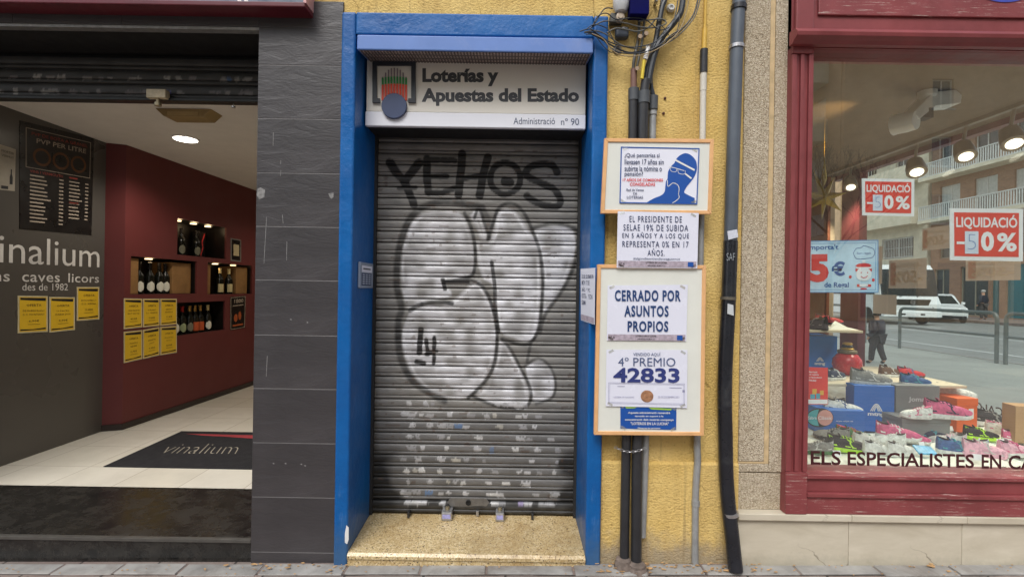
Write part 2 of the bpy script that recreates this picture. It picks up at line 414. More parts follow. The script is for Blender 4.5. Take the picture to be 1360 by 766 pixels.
# ============================================================ GROUND
def gz(x): return .0145 * max(-5.5, min(4.0, x)) - .006
def ground_grid(name, x0, x1, y0, y1, dz, mat, nx=60):
    mb = MB(); xs = sorted({x0, x1, *[x for x in (-5.5, 4.0) if x0 < x < x1]}); vs = []
    for x in xs: vs += [(x, y0, gz(x)+dz), (x, y1, gz(x)+dz)]
    mb.add(vs, [(2*i, 2*i+2, 2*i+3, 2*i+1) for i in range(len(xs)-1)])
    return struct(mb.build(name, mat, origin=(0, 0, 0)))
g = MB().quad((-900, -900, -.16), (900, -900, -.16), (900, 900, -.16), (-900, 900, -.16))
struct(g.build('ground', M('packed_ground', S(110, 108, 100), .9, vs=.3), origin=(0, 0, 0)))
def pave(name, x0, x1, y0, y1):   # pavement with real thickness above the road
    mb = MB(); xs = sorted({x0, x1, *[x for x in (-5.5, 4.0) if x0 < x < x1]})
    for a, b in zip(xs[:-1], xs[1:]):
        mb.add([(a, y0, -.14), (b, y0, -.14), (b, y1, -.14), (a, y1, -.14), (a, y0, gz(a)), (b, y0, gz(b)), (b, y1, gz(b)), (a, y1, gz(a))],
               [(4, 5, 6, 7), (0, 1, 5, 4), (2, 3, 7, 6)] + ([(3, 0, 4, 7)] if a == x0 else []) + ([(1, 2, 6, 5)] if b == x1 else []))
    return struct(mb.build(name, PAVE, origin=(0, 0, 0)))
pave('pavement', -40, 10.2, -2.2, 2.62)
SPAVE = M('side_street_concrete', S(168, 172, 164), .5, var=.1, vs=1.2, bump=.2, dirt=S(132, 132, 124), dirtamt=.5)
MBp = pave('side_street_pavement', 3.75, 10.2, 2.62, 90); MBp.data.materials[0] = SPAVE
pave('opposite_pavement', -40, 70, -19.5, -13.5)
pave('far_pavement', 25.5, 30.2, -11, 90)
def flat(name, x0, x1, y0, y1, z, mat): return struct(MB().quad((x0, y0, z), (x1, y0, z), (x1, y1, z), (x0, y1, z)).build(name, mat, origin=(0, 0, 0)))
flat('road', -40, 70, -13.5, -2.2, -.085, ASPH)
flat('side_road', 10.2, 25.5, -2.2, 90, -.085, M('worn_pale_asphalt', S(140, 144, 140), .45, var=.1, vs=1.0, bump=.3, bs=80, dirt=S(110, 112, 110)))
LINE = M('road_marking_white', S(205, 208, 205), .7, var=.12, vs=14)
mk = MB()
mk.quad((12.62, 3, -.080), (12.78, 3, -.080), (12.78, 60, -.080), (12.62, 60, -.080))
mk.quad((17.0, 3, -.080), (17.15, 3, -.080), (17.15, 60, -.080), (17.0, 60, -.080))
struct(mk.build('lane_marking', LINE, origin=(0, 0, 0)))
KERB = M('kerb_granite', S(150, 148, 142), .8, vs=9)
struct(MB().box(10.2, 10.36, -2.3, 90, -.1, .062).build('kerb', KERB))
struct(MB().box(-40, 10.2, -2.36, -2.2, -.1, -.02).build('kerb', KERB))
# the worn row of slabs along the foot of the building
sl = MB(); x = -4.6
while x < 3.3:
    w = rnd.uniform(.28, .5); dz = rnd.uniform(.003, .009)
    z0, z1 = gz(x)+dz, gz(x+w-.012)+dz
    yb, yf = 2.47, 2.385 + rnd.uniform(-.01, .008)
    sl.add([(x, yf, z0), (x+w-.012, yf+rnd.uniform(-.006, .006), z1), (x+w-.012, yb, z1), (x, yb, z0), (x, yf, z0-.05), (x+w-.012, yf, z1-.05), (x+w-.012, yb, z1-.05), (x, yb, z0-.05)],
           [(0, 1, 2, 3), (4, 5, 1, 0), (5, 6, 2, 1), (7, 4, 0, 3)]); x += w
SLABM = M('worn_grey_slab', S(148, 146, 142), .75, var=.28, vs=7, bump=.6, bs=40, dirt=S(96, 84, 74), dirtamt=.8)
struct(sl.build('pavement_edge', SLABM, bevel=.004))
# fallen leaf crumbs and grit along the wall foot
lf = MB()
def crumb(mb, x, y, s):
    a = rnd.uniform(0, 6.28); z = gz(x)+.012+rnd.uniform(0, .004); n = 5; ps = []
    for k in range(n):
        r = s*rnd.uniform(.5, 1); ps.append((x+r*math.cos(a+k*6.283/n)*1.5, y+r*math.sin(a+k*6.283/n)*.7, z+rnd.uniform(0, s*.35)))
    mb.slab(ps, (0, 0, -.002))
for i in range(150):
    c = rnd.choice([-.9, -1.2, .55, .62, .72, .75, 1.0, 1.1, 1.18, 1.25, 2.2]); crumb(lf, rnd.gauss(c, .08), rnd.uniform(2.39, 2.47), rnd.uniform(.003, .012))
for i in range(110): crumb(lf, rnd.uniform(-4, 3), rnd.uniform(2.37, 2.46), rnd.uniform(.002, .006))
tag(lf.build('leaf_litter', M('dry_leaf', S(176, 140, 96), .8, var=.5, vs=30)), 'dry leaf crumbs and grit gathered along the foot of the wall', 'litter', kind='stuff')

# ============================================================ YELLOW WALL, STONE WALL
YF = 2.50
dx0, dx1 = XX(467, 2.46), XX(783, 2.46)            # door opening
fx0, fx1 = XX(448, 2.46), XX(803, 2.46)            # outer edge of blue surround
dzt, fzt = ZZ(48, 2.46, 630), ZZ(18, 2.46, 630)
xs_y1 = XX(984.5, 2.5, 300)
px0 = XX(340, 2.5)                                  # left edge of slate pillar
w = MB()
O = Vector((px0+.01, YF, -.1)); holes = [(dx0-px0-.01-.03, -.0, dx1-px0-.01+.03, dzt+.13)]
holed(w, O, Vector((1, 0, 0)), Vector((0, 0, 1)), xs_y1-px0-.01, 4.6, holes, .42, Vector((0, -1, 0)))
w.box(px0+.01, xs_y1, 2.95, 3.05, 2.95, 4.5)
wall = thing('yellow_wall', (.8, 2.5, 0), 'yellow rough-rendered wall around the blue doorway, cracked and bare at its foot', 'wall')
w.build('wall_face', STUCCO, wall)
# thicker base course below the ledge
zb = ZZ(612, 2.5, 870); b = MB(); b.slab([(fx1+.004, 2.486, -.1), (xs_y1, 2.486, -.1), (xs_y1, 2.486, zb-.012), (fx1+.004, 2.486, zb-.012)], (0, .012, 0))
b.slab([(fx1+.004, 2.486, zb-.012), (xs_y1, 2.486, zb-.012), (xs_y1, 2.4985, zb), (fx1+.004, 2.4985, zb)], (0, .003, 0))
b.build('base_course', STUCCO, wall)
nails = MB()
for (a, c) in ((883, 131), (881, 151)): p = atY(a, c, 2.499); nails.lathe([(.007, 0), (.007, .006), (.001, .01)], p, (0, -1, 0), 8)
nails.build('fixing_hole', M('rust', S(92, 58, 48), .8), wall)

sx1 = XX(1051, 2.5, 383)
st = thing('stone_pilaster', ((xs_y1+sx1)/2, 2.5, .3), 'beige crushed-stone wall strip with a recessed panel, right of the black drain pipe', 'wall')
zplt = ZZ(670, 2.5, 1010)
zj = ZZ(626, 2.5, 1010); zm = ZZ(614, 2.5, 1010); xm0, xm1 = XX(1017, 2.5), XX(1023, 2.5)
MB().box(xs_y1, sx1+.06, 2.492, 2.9, zplt-.02, zj-.003).box(xs_y1, xm0-.002, 2.488, 2.9, zm+.010, 4.5).box(xm1+.002, sx1+.06, 2.486, 2.9, zj+.003, 4.5).box(xs_y1, xm1+.002, 2.487, 2.9, zj+.003, zm-.004).build('stone_block', STONE, st, bevel=.003)
MOULD = M('stone_moulding', S(196, 172, 132), .8, vs=20)
MB().box(xm0-.001, xm1+.001, 2.490, 2.9, zm-.003, 4.5).box(xs_y1, xm0, 2.4905, 2.9, zm-.0035, zm+.009).box(xs_y1, sx1+.06, 2.499, 2.9, zj-.003, zj+.003).build('panel_moulding', MOULD, st, bevel=.003)

# ============================================================ BLUE DOOR SURROUND
ds = thing('door_surround', ((fx0+fx1)/2, 2.46, 0), 'bright blue painted door surround framing the closed shutter', 'door frame')
zg = -.03
MB().box(fx0, dx0, 2.46, 2.95, zg, fzt).build('jamb', BLUE, ds, bevel=.012, seg=3)
MB().box(dx1, fx1, 2.46, 2.95, zg, fzt).build('jamb', BLUE, ds, bevel=.012, seg=3)
MB().box(dx0, dx1, 2.4605, 2.95, dzt, fzt-.001).build('lintel', BLUE, ds, bevel=.008)
gl = MB()
for _ in range(5): pass
# chipped white patch at left foot
chp = [(460, 697), (463, 700), (463, 716), (461, 722), (458, 720), (458, 708)]
MB().slab([atY(a, c, 2.4585) for a, c in chp][::-1], (0, .001, 0)).build('paint_chip', WHITE, ds)

# granite step
zs1, zs0 = .072, .052
stp = MB(); stp.add([(dx0+.001, 2.45, zs0-.012), (dx1-.001, 2.45, zs0-.012), (dx1-.001, 2.95, zs1), (dx0+.001, 2.95, zs1), (dx0+.001, 2.45, zs0-.028+.0), (dx1-.001, 2.45, zs0-.028), (dx1-.001, 2.95, .0), (dx0+.001, 2.95, .0), (dx0+.001, 2.462, zs0), (dx1-.001, 2.462, zs0)],
  [(0, 1, 9, 8), (8, 9, 2, 3), (4, 5, 1, 0), (7, 6, 5, 4), (0, 8, 3, 7, 4), (1, 5, 6, 2, 9)])
sp = thing('door_step', ((dx0+dx1)/2, 2.6, 0), 'speckled yellow granite step below the closed shutter', 'step')
stp.build('tread', GRANITE, sp)
MB().box(dx0+.001, dx1-.001, 2.458, 2.48, -.03, zs0-.031).build('riser', GRANITE, sp)

# ============================================================ SLATE PILLAR
sx = fx0 - .001
pl = thing('slate_pillar', ((px0+sx)/2, 2.5, 0), 'dark riven slate pillar of stacked tiles left of the blue doorway', 'pillar')
ys = [36, 87, 158, 230, 301, 372, 445, 516, 588, 660, 733]
zs = [ZZ(y, 2.49, 390) for y in ys] + [-.05]
MB().box(px0+.002, sx-.001, 2.4903, 2.9, -.05, zs[0]).build('grout', GROUT, pl)
for i in range(len(zs)-1):
    MB().box(px0, sx, 2.489, 2.88, zs[i+1]+.0021, zs[i]-.0021).build('tile', SLATE, pl, bevel=.0012)
def patch(pts, label=None):
    MB().slab([atY(a, c, 2.4885) for a, c in pts], (0, .0008, 0)).build('tape_remnant', M('tape_remnant_white', S(128, 127, 126), .8, var=.5, vs=60), pl)
patch([(342, 251), (346, 249), (352, 252), (351, 262), (344, 265), (341, 259)]); patch([(436, 257), (443, 256), (443, 262), (440, 264), (438, 262)])
for (a, b, c, d) in ((363, 176, 362.6, 194), (373, 213, 372.6, 218), (373, 226, 372.4, 234), (354, 288, 350.5, 350), (381, 321, 380.6, 346), (355, 472, 353.5, 500), (375, 285, 376, 297)):
    MB().slab([atY(a-.35, b, 2.4885), atY(a+.35, b, 2.4885), atY(c+.3, d, 2.4885), atY(c-.3, d, 2.4885)], (0, .0006, 0)).build('scratch', MATS['tape_remnant_white'], pl)
for (a, b) in ((363, 615), (379, 615), (400, 616), (405, 618), (386, 424), (408, 428)):
    MB().slab([atY(a-1.4, b, 2.4885), atY(a+.3, b-1, 2.4885), atY(a+1.6, b+.2, 2.4885), atY(a+.8, b+1.2, 2.4885)], (0, .0006, 0)).build('scratch', MATS['tape_remnant_white'], pl)
# slate lintel over the wine shop
ln = thing('slate_lintel', (-2.4, 2.5, 2.78), 'grey slate lintel band above the open wine shop entrance', 'lintel')
zl0, zl1 = ZZ(36, 2.5, 170), ZZ(14, 2.5, 300)
xL = -4.3; xx = [xL, -3.55, -2.62, -2.05, px0+.0, sx]
MB().box(xL, sx-.001, 2.4935, 2.53, zs[0]+.0016, zl1+.05).build('grout', GROUT, ln)
for a, c in zip(xx[:-1], xx[1:]):
    MB().box(a+.001, c-.001, 2.49, 2.54, zs[0]+.0012, zl1+.045).build('tile', SLATE, ln, bevel=.0012)
MB().box(xL, px0-.001, 2.5, 2.54, zs[0]-.014, zs[0]+.0005).build('metal_edge', STEEL, ln)
# pillar on the far left of the shop, beyond the frame

wl = XX(0, 2.5)
# shop fascia above
fz = ZZ(14, 2.44, 200); fxr = XX(406, 2.40, 10)
fa = thing('shop_fascia', (-3, 2.45, fz), 'glossy blue-grey marbled fascia panel with maroon bottom trim over the wine shop', 'fascia')
m, t = custom('marbled_fascia'); nn_ = t.noise(t.coord((2.2, 1, 1), (0, R(30), 0)), 2.2, 6, .6, 1.6)
t.bsdf(t.ramp(nn_, [(.3, S(70, 84, 100)), (.55, S(120, 130, 142)), (.75, S(164, 162, 170))]), .12, 0, None, .6)
MB().box(xL, fxr-.012, 2.42, 2.49, fz+.032, 3.5).build('panel', m, fa, bevel=.002)
MAROON = M('maroon_trim', S(92, 26, 38), .4, bump=.02)
MB().box(xL, fxr, 2.39, 2.50, fz, fz+.026).build('trim', MAROON, fa, bevel=.005)
MB().box(fxr-.012, fxr+.002, 2.40, 2.50, fz+.026, 3.5).build('end_trim', M('pinkish_edge', S(196, 150, 150), .5), fa)
ls = MB()
for (a, c) in ((313, 324), (322, 333)):
    ls.slab([atY(a-6, -16, 2.4175), atY(a, -16, 2.4175), atY(c, 9.5, 2.4175), atY(c-4.5, 9.5, 2.4175)], (0, .001, 0))
ls.slab([atY(17, -10, 2.4175), atY(19, -10, 2.4175), atY(19, 7, 2.4175), atY(17, 7, 2.4175)], (0, .001, 0))
ls.build('white_line', WHITE, fa)
# ============================================================ ROLLER SHUTTER with graffiti (paint stored as a colour attribute)
def seg_d(px, py, pts):
    d = np.full(px.shape, 1e9)
    for (ax, ay), (bx, by) in zip(pts[:-1], pts[1:]):
        vx, vy = bx-ax, by-ay; L = vx*vx+vy*vy+1e-9
        t = np.clip(((px-ax)*vx+(py-ay)*vy)/L, 0, 1)
        d = np.minimum(d, np.hypot(px-ax-t*vx, py-ay-t*vy))
    return d
def inside(px, py, pts):
    r = np.zeros(px.shape, bool); n = len(pts)
    for i in range(n):
        x1, y1 = pts[i]; x2, y2 = pts[(i+1) % n]
        c = ((y1 > py) != (y2 > py)) & (px < (x2-x1)*(py-y1)/(y2-y1+1e-9)+x1)
        r ^= c
    return r
def smooth(pts, n=6):
    out = []; P = [pts[0]] + list(pts) + [pts[-1]]
    for i in range(1, len(P)-2):
        p0, p1, p2, p3 = map(np.array, P[i-1:i+3])
        for k in range(n):
            t = k/n; out.append(tuple(.5*((2*p1)+(-p0+p2)*t+(2*p0-5*p1+4*p2-p3)*t*t+(-p0+3*p1-3*p2+p3)*t**3)))
    out.append(tuple(pts[-1])); return out
nrs = np.random.RandomState(3)
def vnoise(x, y, s, seed=0):
    rs = np.random.RandomState(seed); G = rs.rand(64, 64)
    X = x/s; Y = y/s; i = np.floor(X).astype(int); j = np.floor(Y).astype(int); fx = X-i; fy = Y-j
    fx = fx*fx*(3-2*fx); fy = fy*fy*(3-2*fy)
    g = lambda a, b: G[a % 64, b % 64]
    return (g(i, j)*(1-fx)+g(i+1, j)*fx)*(1-fy)+(g(i, j+1)*(1-fx)+g(i+1, j+1)*fx)*fy
WHITES = [
 [(560,283),(585,280),(610,283),(622,300),(629,325),(629,360),(618,370),(590,374),(600,392),(570,400),(545,412),(534,385),(531,350),(536,325),(545,298)],
 [(543,416),(560,406),(596,402),(632,372),(645,388),(655,409),(659,437),(658,460),(655,483),(641,508),(620,527),(596,530),(571,522),(550,501),(536,469),(534,441)],
 [(624,286),(634,279),(641,290),(647,316),(638,318),(632,302)],
 [(659,286),(670,277),(687,283),(701,304),(715,328),(719,364),(717,416),(712,441),(701,453),(680,448),(666,441),(659,420),(655,381),(640,367),(633,339),(631,321),(652,318)],
 [(708,306),(736,300),(761,307),(763,335),(751,374),(722,416),(721,367)],
 [(663,452),(673,455),(691,490),(701,512),(701,533),(691,541),(666,538),(641,533),(631,526),(645,512),(655,490)],
 [(698,487),(715,478),(729,485),(736,505),(733,526),(715,533),(705,526)]]
SOFTB = [  # (points, width, softness, opacity)
 ([(640,276),(612,270),(585,268),(560,276),(545,290),(534,315),(528,345),(527,380),(533,408),(529,430),(531,470),(544,500),(560,515),(590,532)], 9, 4, .85),
 ([(545,412),(560,404),(585,401),(600,403)], 6, 2, .9),
 ([(617,283),(626,303),(631,330),(630,358),(622,368),(590,374)], 4.5, 2, .9),
 ([(618,369),(640,380),(653,405),(660,440),(657,480),(645,505),(622,528)], 4.5, 2, .9),
 ([(630,290),(636,276),(643,295),(650,316)], 4, 2, .85), ([(648,318),(655,296),(663,276),(680,270),(696,283),(707,306),(717,335),(721,370),(719,410),(714,440),(704,455),(690,457),(668,450)], 4.5, 2.2, .9),
 ([(653,348),(657,380),(658,410),(662,440)], 5, 1.5, .9), ([(666,450),(679,465),(692,490),(703,512),(705,530),(694,542),(662,540),(628,526)], 4, 2, .85),
 ([(697,486),(714,476),(730,486),(738,508),(733,528),(712,536)], 3.5, 2, .7), ([(707,303),(735,297),(765,305),(769,330),(753,375),(724,418),(717,442)], 5, 3, .8),
 ([(705,455),(700,480)], 4, 2, .7), ([(640,276),(652,300)], 9, 4, .6)]
LET = [([(518,216),(527,230),(537,241)], 9), ([(557,216),(537,241)], 9), ([(536,238),(543,255),(550,272)], 8), ([(530,250),(552,249)], 3),
 ([(567,211),(567,235),(569,255)], 8), ([(567,212),(604,213)], 5.5), ([(567,235),(593,234)], 5.5), ([(569,255),(588,256),(604,250)], 5.5),
 ([(614,204),(612,230),(609,259)], 8.5), ([(648,209),(641,235),(637,260)], 8.5), ([(610,238),(641,233)], 5.5),
 ([(671+20*math.cos(a*.3491), 237+21*math.sin(a*.3491)) for a in range(19)], 6), ([(671,241),(677,242)], 10),
 ([(740,229),(733,219),(718,218),(706,221),(698,229),(703,236),(716,242),(735,251),(744,264),(741,273),(724,273),(707,266),(700,260)], 7),
 ([(559,438),(557,468)], 5), ([(566,451),(568,470)], 3), ([(577,448),(576,482)], 3), ([(566,470),(580,466)], 3), ([(553,480),(563,482)], 4), ([(588,372),(591,384)], 3.5), ([(592,374),(622,374)], 1.6)]
def paint(px, py, row):
    n = vnoise(px, py, 22, 1); n2 = vnoise(px, py, 5, 2); n3 = vnoise(px, py*3, 9, 5)
    rowr = np.array([((r*7919) % 101)/101. for r in row])
    base = .19 + .08*n + .03*(rowr-.5)
    c = np.stack([base*1.04, base*1.0, base*.93], -1)
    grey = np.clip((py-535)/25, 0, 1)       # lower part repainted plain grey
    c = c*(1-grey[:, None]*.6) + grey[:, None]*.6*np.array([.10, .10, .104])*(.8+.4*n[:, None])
    def blend(c, a, col): a = np.clip(a, 0, 1)[:, None]; return c*(1-a) + np.array(col)*a
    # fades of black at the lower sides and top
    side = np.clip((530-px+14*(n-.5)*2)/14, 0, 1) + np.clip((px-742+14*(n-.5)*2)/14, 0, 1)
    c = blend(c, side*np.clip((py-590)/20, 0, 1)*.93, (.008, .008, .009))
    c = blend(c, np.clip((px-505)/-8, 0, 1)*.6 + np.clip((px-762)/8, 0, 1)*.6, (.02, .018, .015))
    for k, w in enumerate(WHITES):
        w = smooth(w + [w[0]], 4)
        s = np.where(inside(px, py, w), 1, -1)*seg_d(px, py, w)
        st = vnoise(px*.16, py, 1.9, 51+k)*.6 + vnoise(px*.05, py, 3.4, 61+k)*.4
        a = np.clip(s/2.6+.5, 0, 1)*(.18+.82*np.clip(vnoise(px, py, 13, 11+k)*1.7-.25, 0, 1))
        a = a*(.45+.75*st)*(.85+.15*rowr) 
        col = (.74, .74, .77)
        c = blend(c, a, col)
        rim = np.exp(-((s-4)/1.9)**2)*.65*np.clip(vnoise(px, py, 30, 31+k)*2-.5, 0, 1)
        c = blend(c, rim, (.78, .78, .80))
    # streaks of a second white over it
    for (a, b) in (((560,345),(600,338)), ((570,500),(605,505)), ((640,350),(700,345)), ((655,330),(700,316)), ((640,520),(690,528)), ((700,440),(716,380)), ((540,455),(548,490)), ((655,300),(690,296)), ((565,300),(612,295))):
        c = blend(c, np.clip(1-seg_d(px, py, [a, b])/9, 0, 1)*.4, (.75, .75, .77))
    for pts, w, s, op in SOFTB:
        d = seg_d(px, py, smooth(pts))
        c = blend(c, np.clip((w/2+s*.45-d)/(.9*s), 0, 1)*min(1, op+.05)*(.62+.25*n2+.25*vnoise(px*.3, py, 3.2, 91)), (.012, .012, .013))
    for pts, w in LET:
        d = seg_d(px, py, pts if len(pts) < 4 or len(pts) > 15 else smooth(pts))
        c = blend(c, np.clip((w/2+1.8-d+1.2*(n2-.5))/1.3, 0, 1)*.97, (.006, .006, .007))
    # rust streaks and scratches
    c = blend(c, (n3 > .86)*(n > .5)*.5, (.09, .05, .03))
    return c, blend
def stickers(c, blend, px, py, rows, x0, x1, dens, rs, size=(3, 8), hh=(1.6, 3.4), pal=None):
    pal = pal or [((.56, .56, .57), 6), ((.38, .38, .39), 4), ((.68, .68, .67), 3), ((.36, .30, .50), .25), ((.12, .2, .35), .25), ((.5, .48, .42), 1)]
    cols = [p for p, w in pal for _ in range(int(w*4))]
    for ry in rows:
        x = x0 + rs.uniform(0, 15)
        while x < x1:
            if rs.rand() < dens:
                w, h = rs.uniform(*size), rs.uniform(*hh); cx, cy = x, ry+rs.uniform(-1, 1)
                near = (np.abs(px-cx) < w*1.5) & (np.abs(py-cy) < h*1.6)
                if near.any():
                    X = (px[near]-cx)/w; Y = (py[near]-cy)/h
                    if rs.rand() < .5: d = np.maximum(np.abs(X), np.abs(Y)) + .9*(vnoise(px[near]*1., py[near], 2.2, 77)-.5)
                    else: d = np.hypot(X, Y) + .7*(vnoise(px[near], py[near], 2.0, 78)-.5)
                    a = np.zeros(px.shape); tx = .75+.35*vnoise(px[near], py[near], 1.3, 79)
                    a[near] = np.clip((1-d)*6, 0, 1)*rs.uniform(.7, 1)*tx
                    c = blend(c, a, cols[rs.randint(len(cols))])
            x += rs.choice([rs.uniform(7, 12), rs.uniform(12, 34)])
    return c
def slat_sheet(name, X0, X1, Z0, Z1, Y, P, nx, painter, parent, prof):
    nz = int(math.ceil((Z1-Z0)/P)); vs = []; row = []
    zs_ = []
    for k in range(nz):
        for (t, d) in prof:
            z = Z0 + (k+t)*P
            if z <= Z1: zs_.append((z, d, k))
    xs_ = np.linspace(X0, X1, nx)
    Z = np.array([z for z, d, k in zs_]); D = np.array([d for z, d, k in zs_]); K = np.array([k for z, d, k in zs_])
    gx, gzz = np.meshgrid(xs_, Z); gd = np.repeat(D[:, None], nx, 1); gk = np.repeat(K[:, None], nx, 1)
    wav = .0012*np.sin(gx*9+gk*2.1) 
    V = np.stack([gx.ravel(), (Y-gd+wav).ravel(), gzz.ravel()], -1)
    nr = len(Z); idx = np.arange(nr*nx).reshape(nr, nx)
    f = np.stack([idx[:-1, :-1], idx[:-1, 1:], idx[1:, 1:], idx[1:, :-1]], -1).reshape(-1, 4)
    org = Vector(((X0+X1)/2, Y, Z0))
    me = bpy.data.meshes.new(name); me.from_pydata((V-np.array(org)).tolist(), [], f.tolist()); me.update()
    me.polygons.foreach_set('use_smooth', [True]*len(f))
    a = V[:, 0]/V[:, 1]; b = (V[:, 2]-EYE.z)/V[:, 1]
    px = 680+F*(a*CR+b*SR); py = 383-F*(-a*SR+b*CR)
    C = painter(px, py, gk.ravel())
    groove_dark = np.clip(.5 - gd.ravel()/.004, 0, 1)[:, None]*.85      # colour darkened in the grooves between slats
    C = C*(1-groove_dark) + .010*groove_dark
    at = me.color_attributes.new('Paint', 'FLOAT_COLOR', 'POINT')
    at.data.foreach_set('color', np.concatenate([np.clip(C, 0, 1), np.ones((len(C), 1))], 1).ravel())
    me.materials.append(SLAT)
    o = bpy.data.objects.new(name, me); COL.objects.link(o)
    if parent is not None: o.parent = parent; o.matrix_basis = wmat(parent).inverted() @ Matrix.Translation(org)
    else: o.location = org
    return o
SY = 2.86
PITCH = .0665
PROF = [(0.0, -.008), (.03, -.007), (.05, .001), (.10, .0035), (.18, .0042), (.26, .0035), (.30, .001), (.312, -.003), (.328, -.003), (.34, .002), (.38, .0045), (.52, .0065), (.66, .0072), (.80, .0065), (.91, .0045), (.955, .001), (.97, -.007)]
zbot, ztop = ZZ(664, SY, 630), ZZ(168, SY, 630)+.1
rsS = np.random.RandomState(12)
def main_paint(px, py, row):
    c, blend = paint(px, py, row)
    # rows: middles of the broad slat faces
    rows = []; k = 0
    while k < 9:
        P_ = Vector(((dx0+dx1)/2, SY-.014, zbot + (k+.65)*PITCH)); rows.append(topx(P_)[1]); k += 1
    xm = topx(Vector(((dx0+dx1)/2, SY, zbot)))[0]
    tilt = SR/CR
    py2 = py - (px-xm)*tilt*1.0
    for i, ry in enumerate(rows):
        c = stickers(c, blend, px, py2, [ry], 532, 742, [.85, .95, .9, .8, .75, .7, .75, .75, .5][i], rsS, (2.6, 6.5), (2.2, 3.9))
    return c
zrr = thing('roller_shutter', ((dx0+dx1)/2, SY, zs1), 'closed steel roller shutter with black tag and white bubble graffiti inside the blue doorway', 'shutter')
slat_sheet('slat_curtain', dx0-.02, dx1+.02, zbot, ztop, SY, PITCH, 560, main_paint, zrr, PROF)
# bottom rail
def rail_paint(px, py, row):
    c = np.full((len(px), 3), .045)*(.6+.8*vnoise(px, py, 9, 3)[:, None])
    def blend(c, a, col): a = np.clip(a, 0, 1)[:, None]; return c*(1-a)+np.array(col)*a
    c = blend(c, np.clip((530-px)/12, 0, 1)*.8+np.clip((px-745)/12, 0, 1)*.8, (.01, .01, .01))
    m_ = (px > 592) & (px < 652)
    c2 = stickers(c.copy(), blend, px, py, [667.5], 528, 745, .95, rsS, (4, 9), (2.5, 4.2)); c2[m_] = c[m_]
    return c2
RP = [(0, -.012), (.04, .012), (.2, .0155), (.3, .0155), (.32, .012), (.36, .012), (.38, .016), (.6, .0165), (.85, .016), (.93, .012), (.99, -.008)]
RP = [(t, d) for t, d in RP for _ in (0,)]
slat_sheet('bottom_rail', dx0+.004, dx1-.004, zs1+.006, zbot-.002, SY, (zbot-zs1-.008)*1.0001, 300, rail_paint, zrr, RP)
pz = ZZ(667, SY-.02, 622); cx = XX(622, SY-.02, 667)
lp = MB(); hw, hh = .125, .026
lp.slab([(cx-hw, SY-.0175, pz), (cx-hw+.02, SY-.0175, pz-hh), (cx+hw-.02, SY-.0175, pz-hh), (cx+hw, SY-.0175, pz), (cx+hw-.02, SY-.0175, pz+hh), (cx-hw+.02, SY-.0175, pz+hh)], (0, .006, 0))
lpo = lp.build('lock_plate', M('worn_plate', (.17, .165, .16), .45, .5, vs=30, bump=.5), zrr, bevel=.002)
MB().lathe([(.016, 0), (.016, .006), (.01, .006), (.01, .001)], (cx, SY-.0175, pz), (0, -1, 0), 16).build('keyhole', BLACK, zrr)
for (a, w_) in ((594, .062), (664, .05)):
    p = atY(a, 682, SY-.05)
    lk = MB().box(p.x-w_/2, p.x+w_/2, SY-.085, SY-.012, zs1-.004, zs1+.046); lk = lk.build('floor_lock', STEEL, zrr, bevel=.006)
    MB().lathe([(.013, 0), (.013, .014), (.009, .017)], (p.x, SY-.045, zs1+.046), (0, 0, 1), 12).build('lock_cylinder', M('brass_worn', (.35, .3, .2), .35, .8), lk)
    lb = MB().box(p.x-w_*.38, p.x+w_*.38, SY-.0865, SY-.0851, zs1+.010, zs1+.034).build('sticker', M('lilac_sticker', S(160, 160, 210), .6, vs=60, var=.3), lk)
for a in (543, 707):
    p = atY(a, 680, SY-.04); MB().box(p.x-.006, p.x+.006, SY-.06, SY-.018, zs1-.002, zs1+.03).build('bolt', M('dark_bolt', (.05, .05, .05), .5, .5), zrr, bevel=.002)
p = atY(634, 678, SY-.03); MB().box(p.x-.008, p.x+.008, SY-.03, SY-.016, zs1+.0, zs1+.03).build('bolt', STEEL, zrr, bevel=.002)
for x_ in (dx0, dx1):
    s_ = 1 if x_ == dx0 else -1
    MB().box(x_, x_+s_*.016, SY-.03, SY+.03, zs1, ztop).build('guide_rail', M('grimy_guide', (.03, .03, .03), .6, .3), zrr)
# black sheet standing in for the dark room behind
tag(MB().box(dx0-.02, dx1+.02, 2.96, 2.98, 0, 3).build('dark_room_sheet', BLACK), 'black sheet standing in for the dark room directly behind the closed shutter', 'board')

# ============================================================ SIGN + HOOD
SGY = 2.615
z1s, z0s, zms = ZZ(80, SGY, 634), ZZ(170, SGY, 634), ZZ(151, SGY, 634)
sg = thing('shop_sign', ((dx0+dx1)/2, SGY, z0s), 'beige lottery office sign board with dark lettering and a fan-shaped emblem above the shutter', 'sign')
SIGNP = M('beige_sign_panel', S(222, 218, 208), .45, var=.02, bump=.0)
MB().box(dx0+.012, dx1-.012, SGY, SGY+.03, zms+.003, z1s+.012).build('panel', SIGNP, sg, bevel=.004)
MB().box(dx0+.010, dx1-.012, SGY-.008, SGY+.02, z0s, zms).build('lower_strip', M('white_sign_strip', S(226, 228, 236), .4, var=.02, bump=0), sg, bevel=.004)
MB().box(dx0+.004, dx1-.004, SGY+.031, SY+.1, z0s+.012, z1s+.03).build('backing_box', BLACK, sg)
P2 = lambda a, c: atY(a, c, SGY)
tx = MB(); INKG = M('dark_grey_lettering', S(62, 64, 68), .5, var=.03, bump=0)
text(tx, 'Loterías y', corners(561, 91, 662, 115, P2), bold=.046, off=.0008)
text(tx, 'Apuestas del Estado', corners(560, 117.5, 769, 141, P2), bold=.046, off=.0008)
tx.build('lettering', INKG, sg)
tx = MB(); P2b = lambda a, c: atY(a, c, SGY-.008)
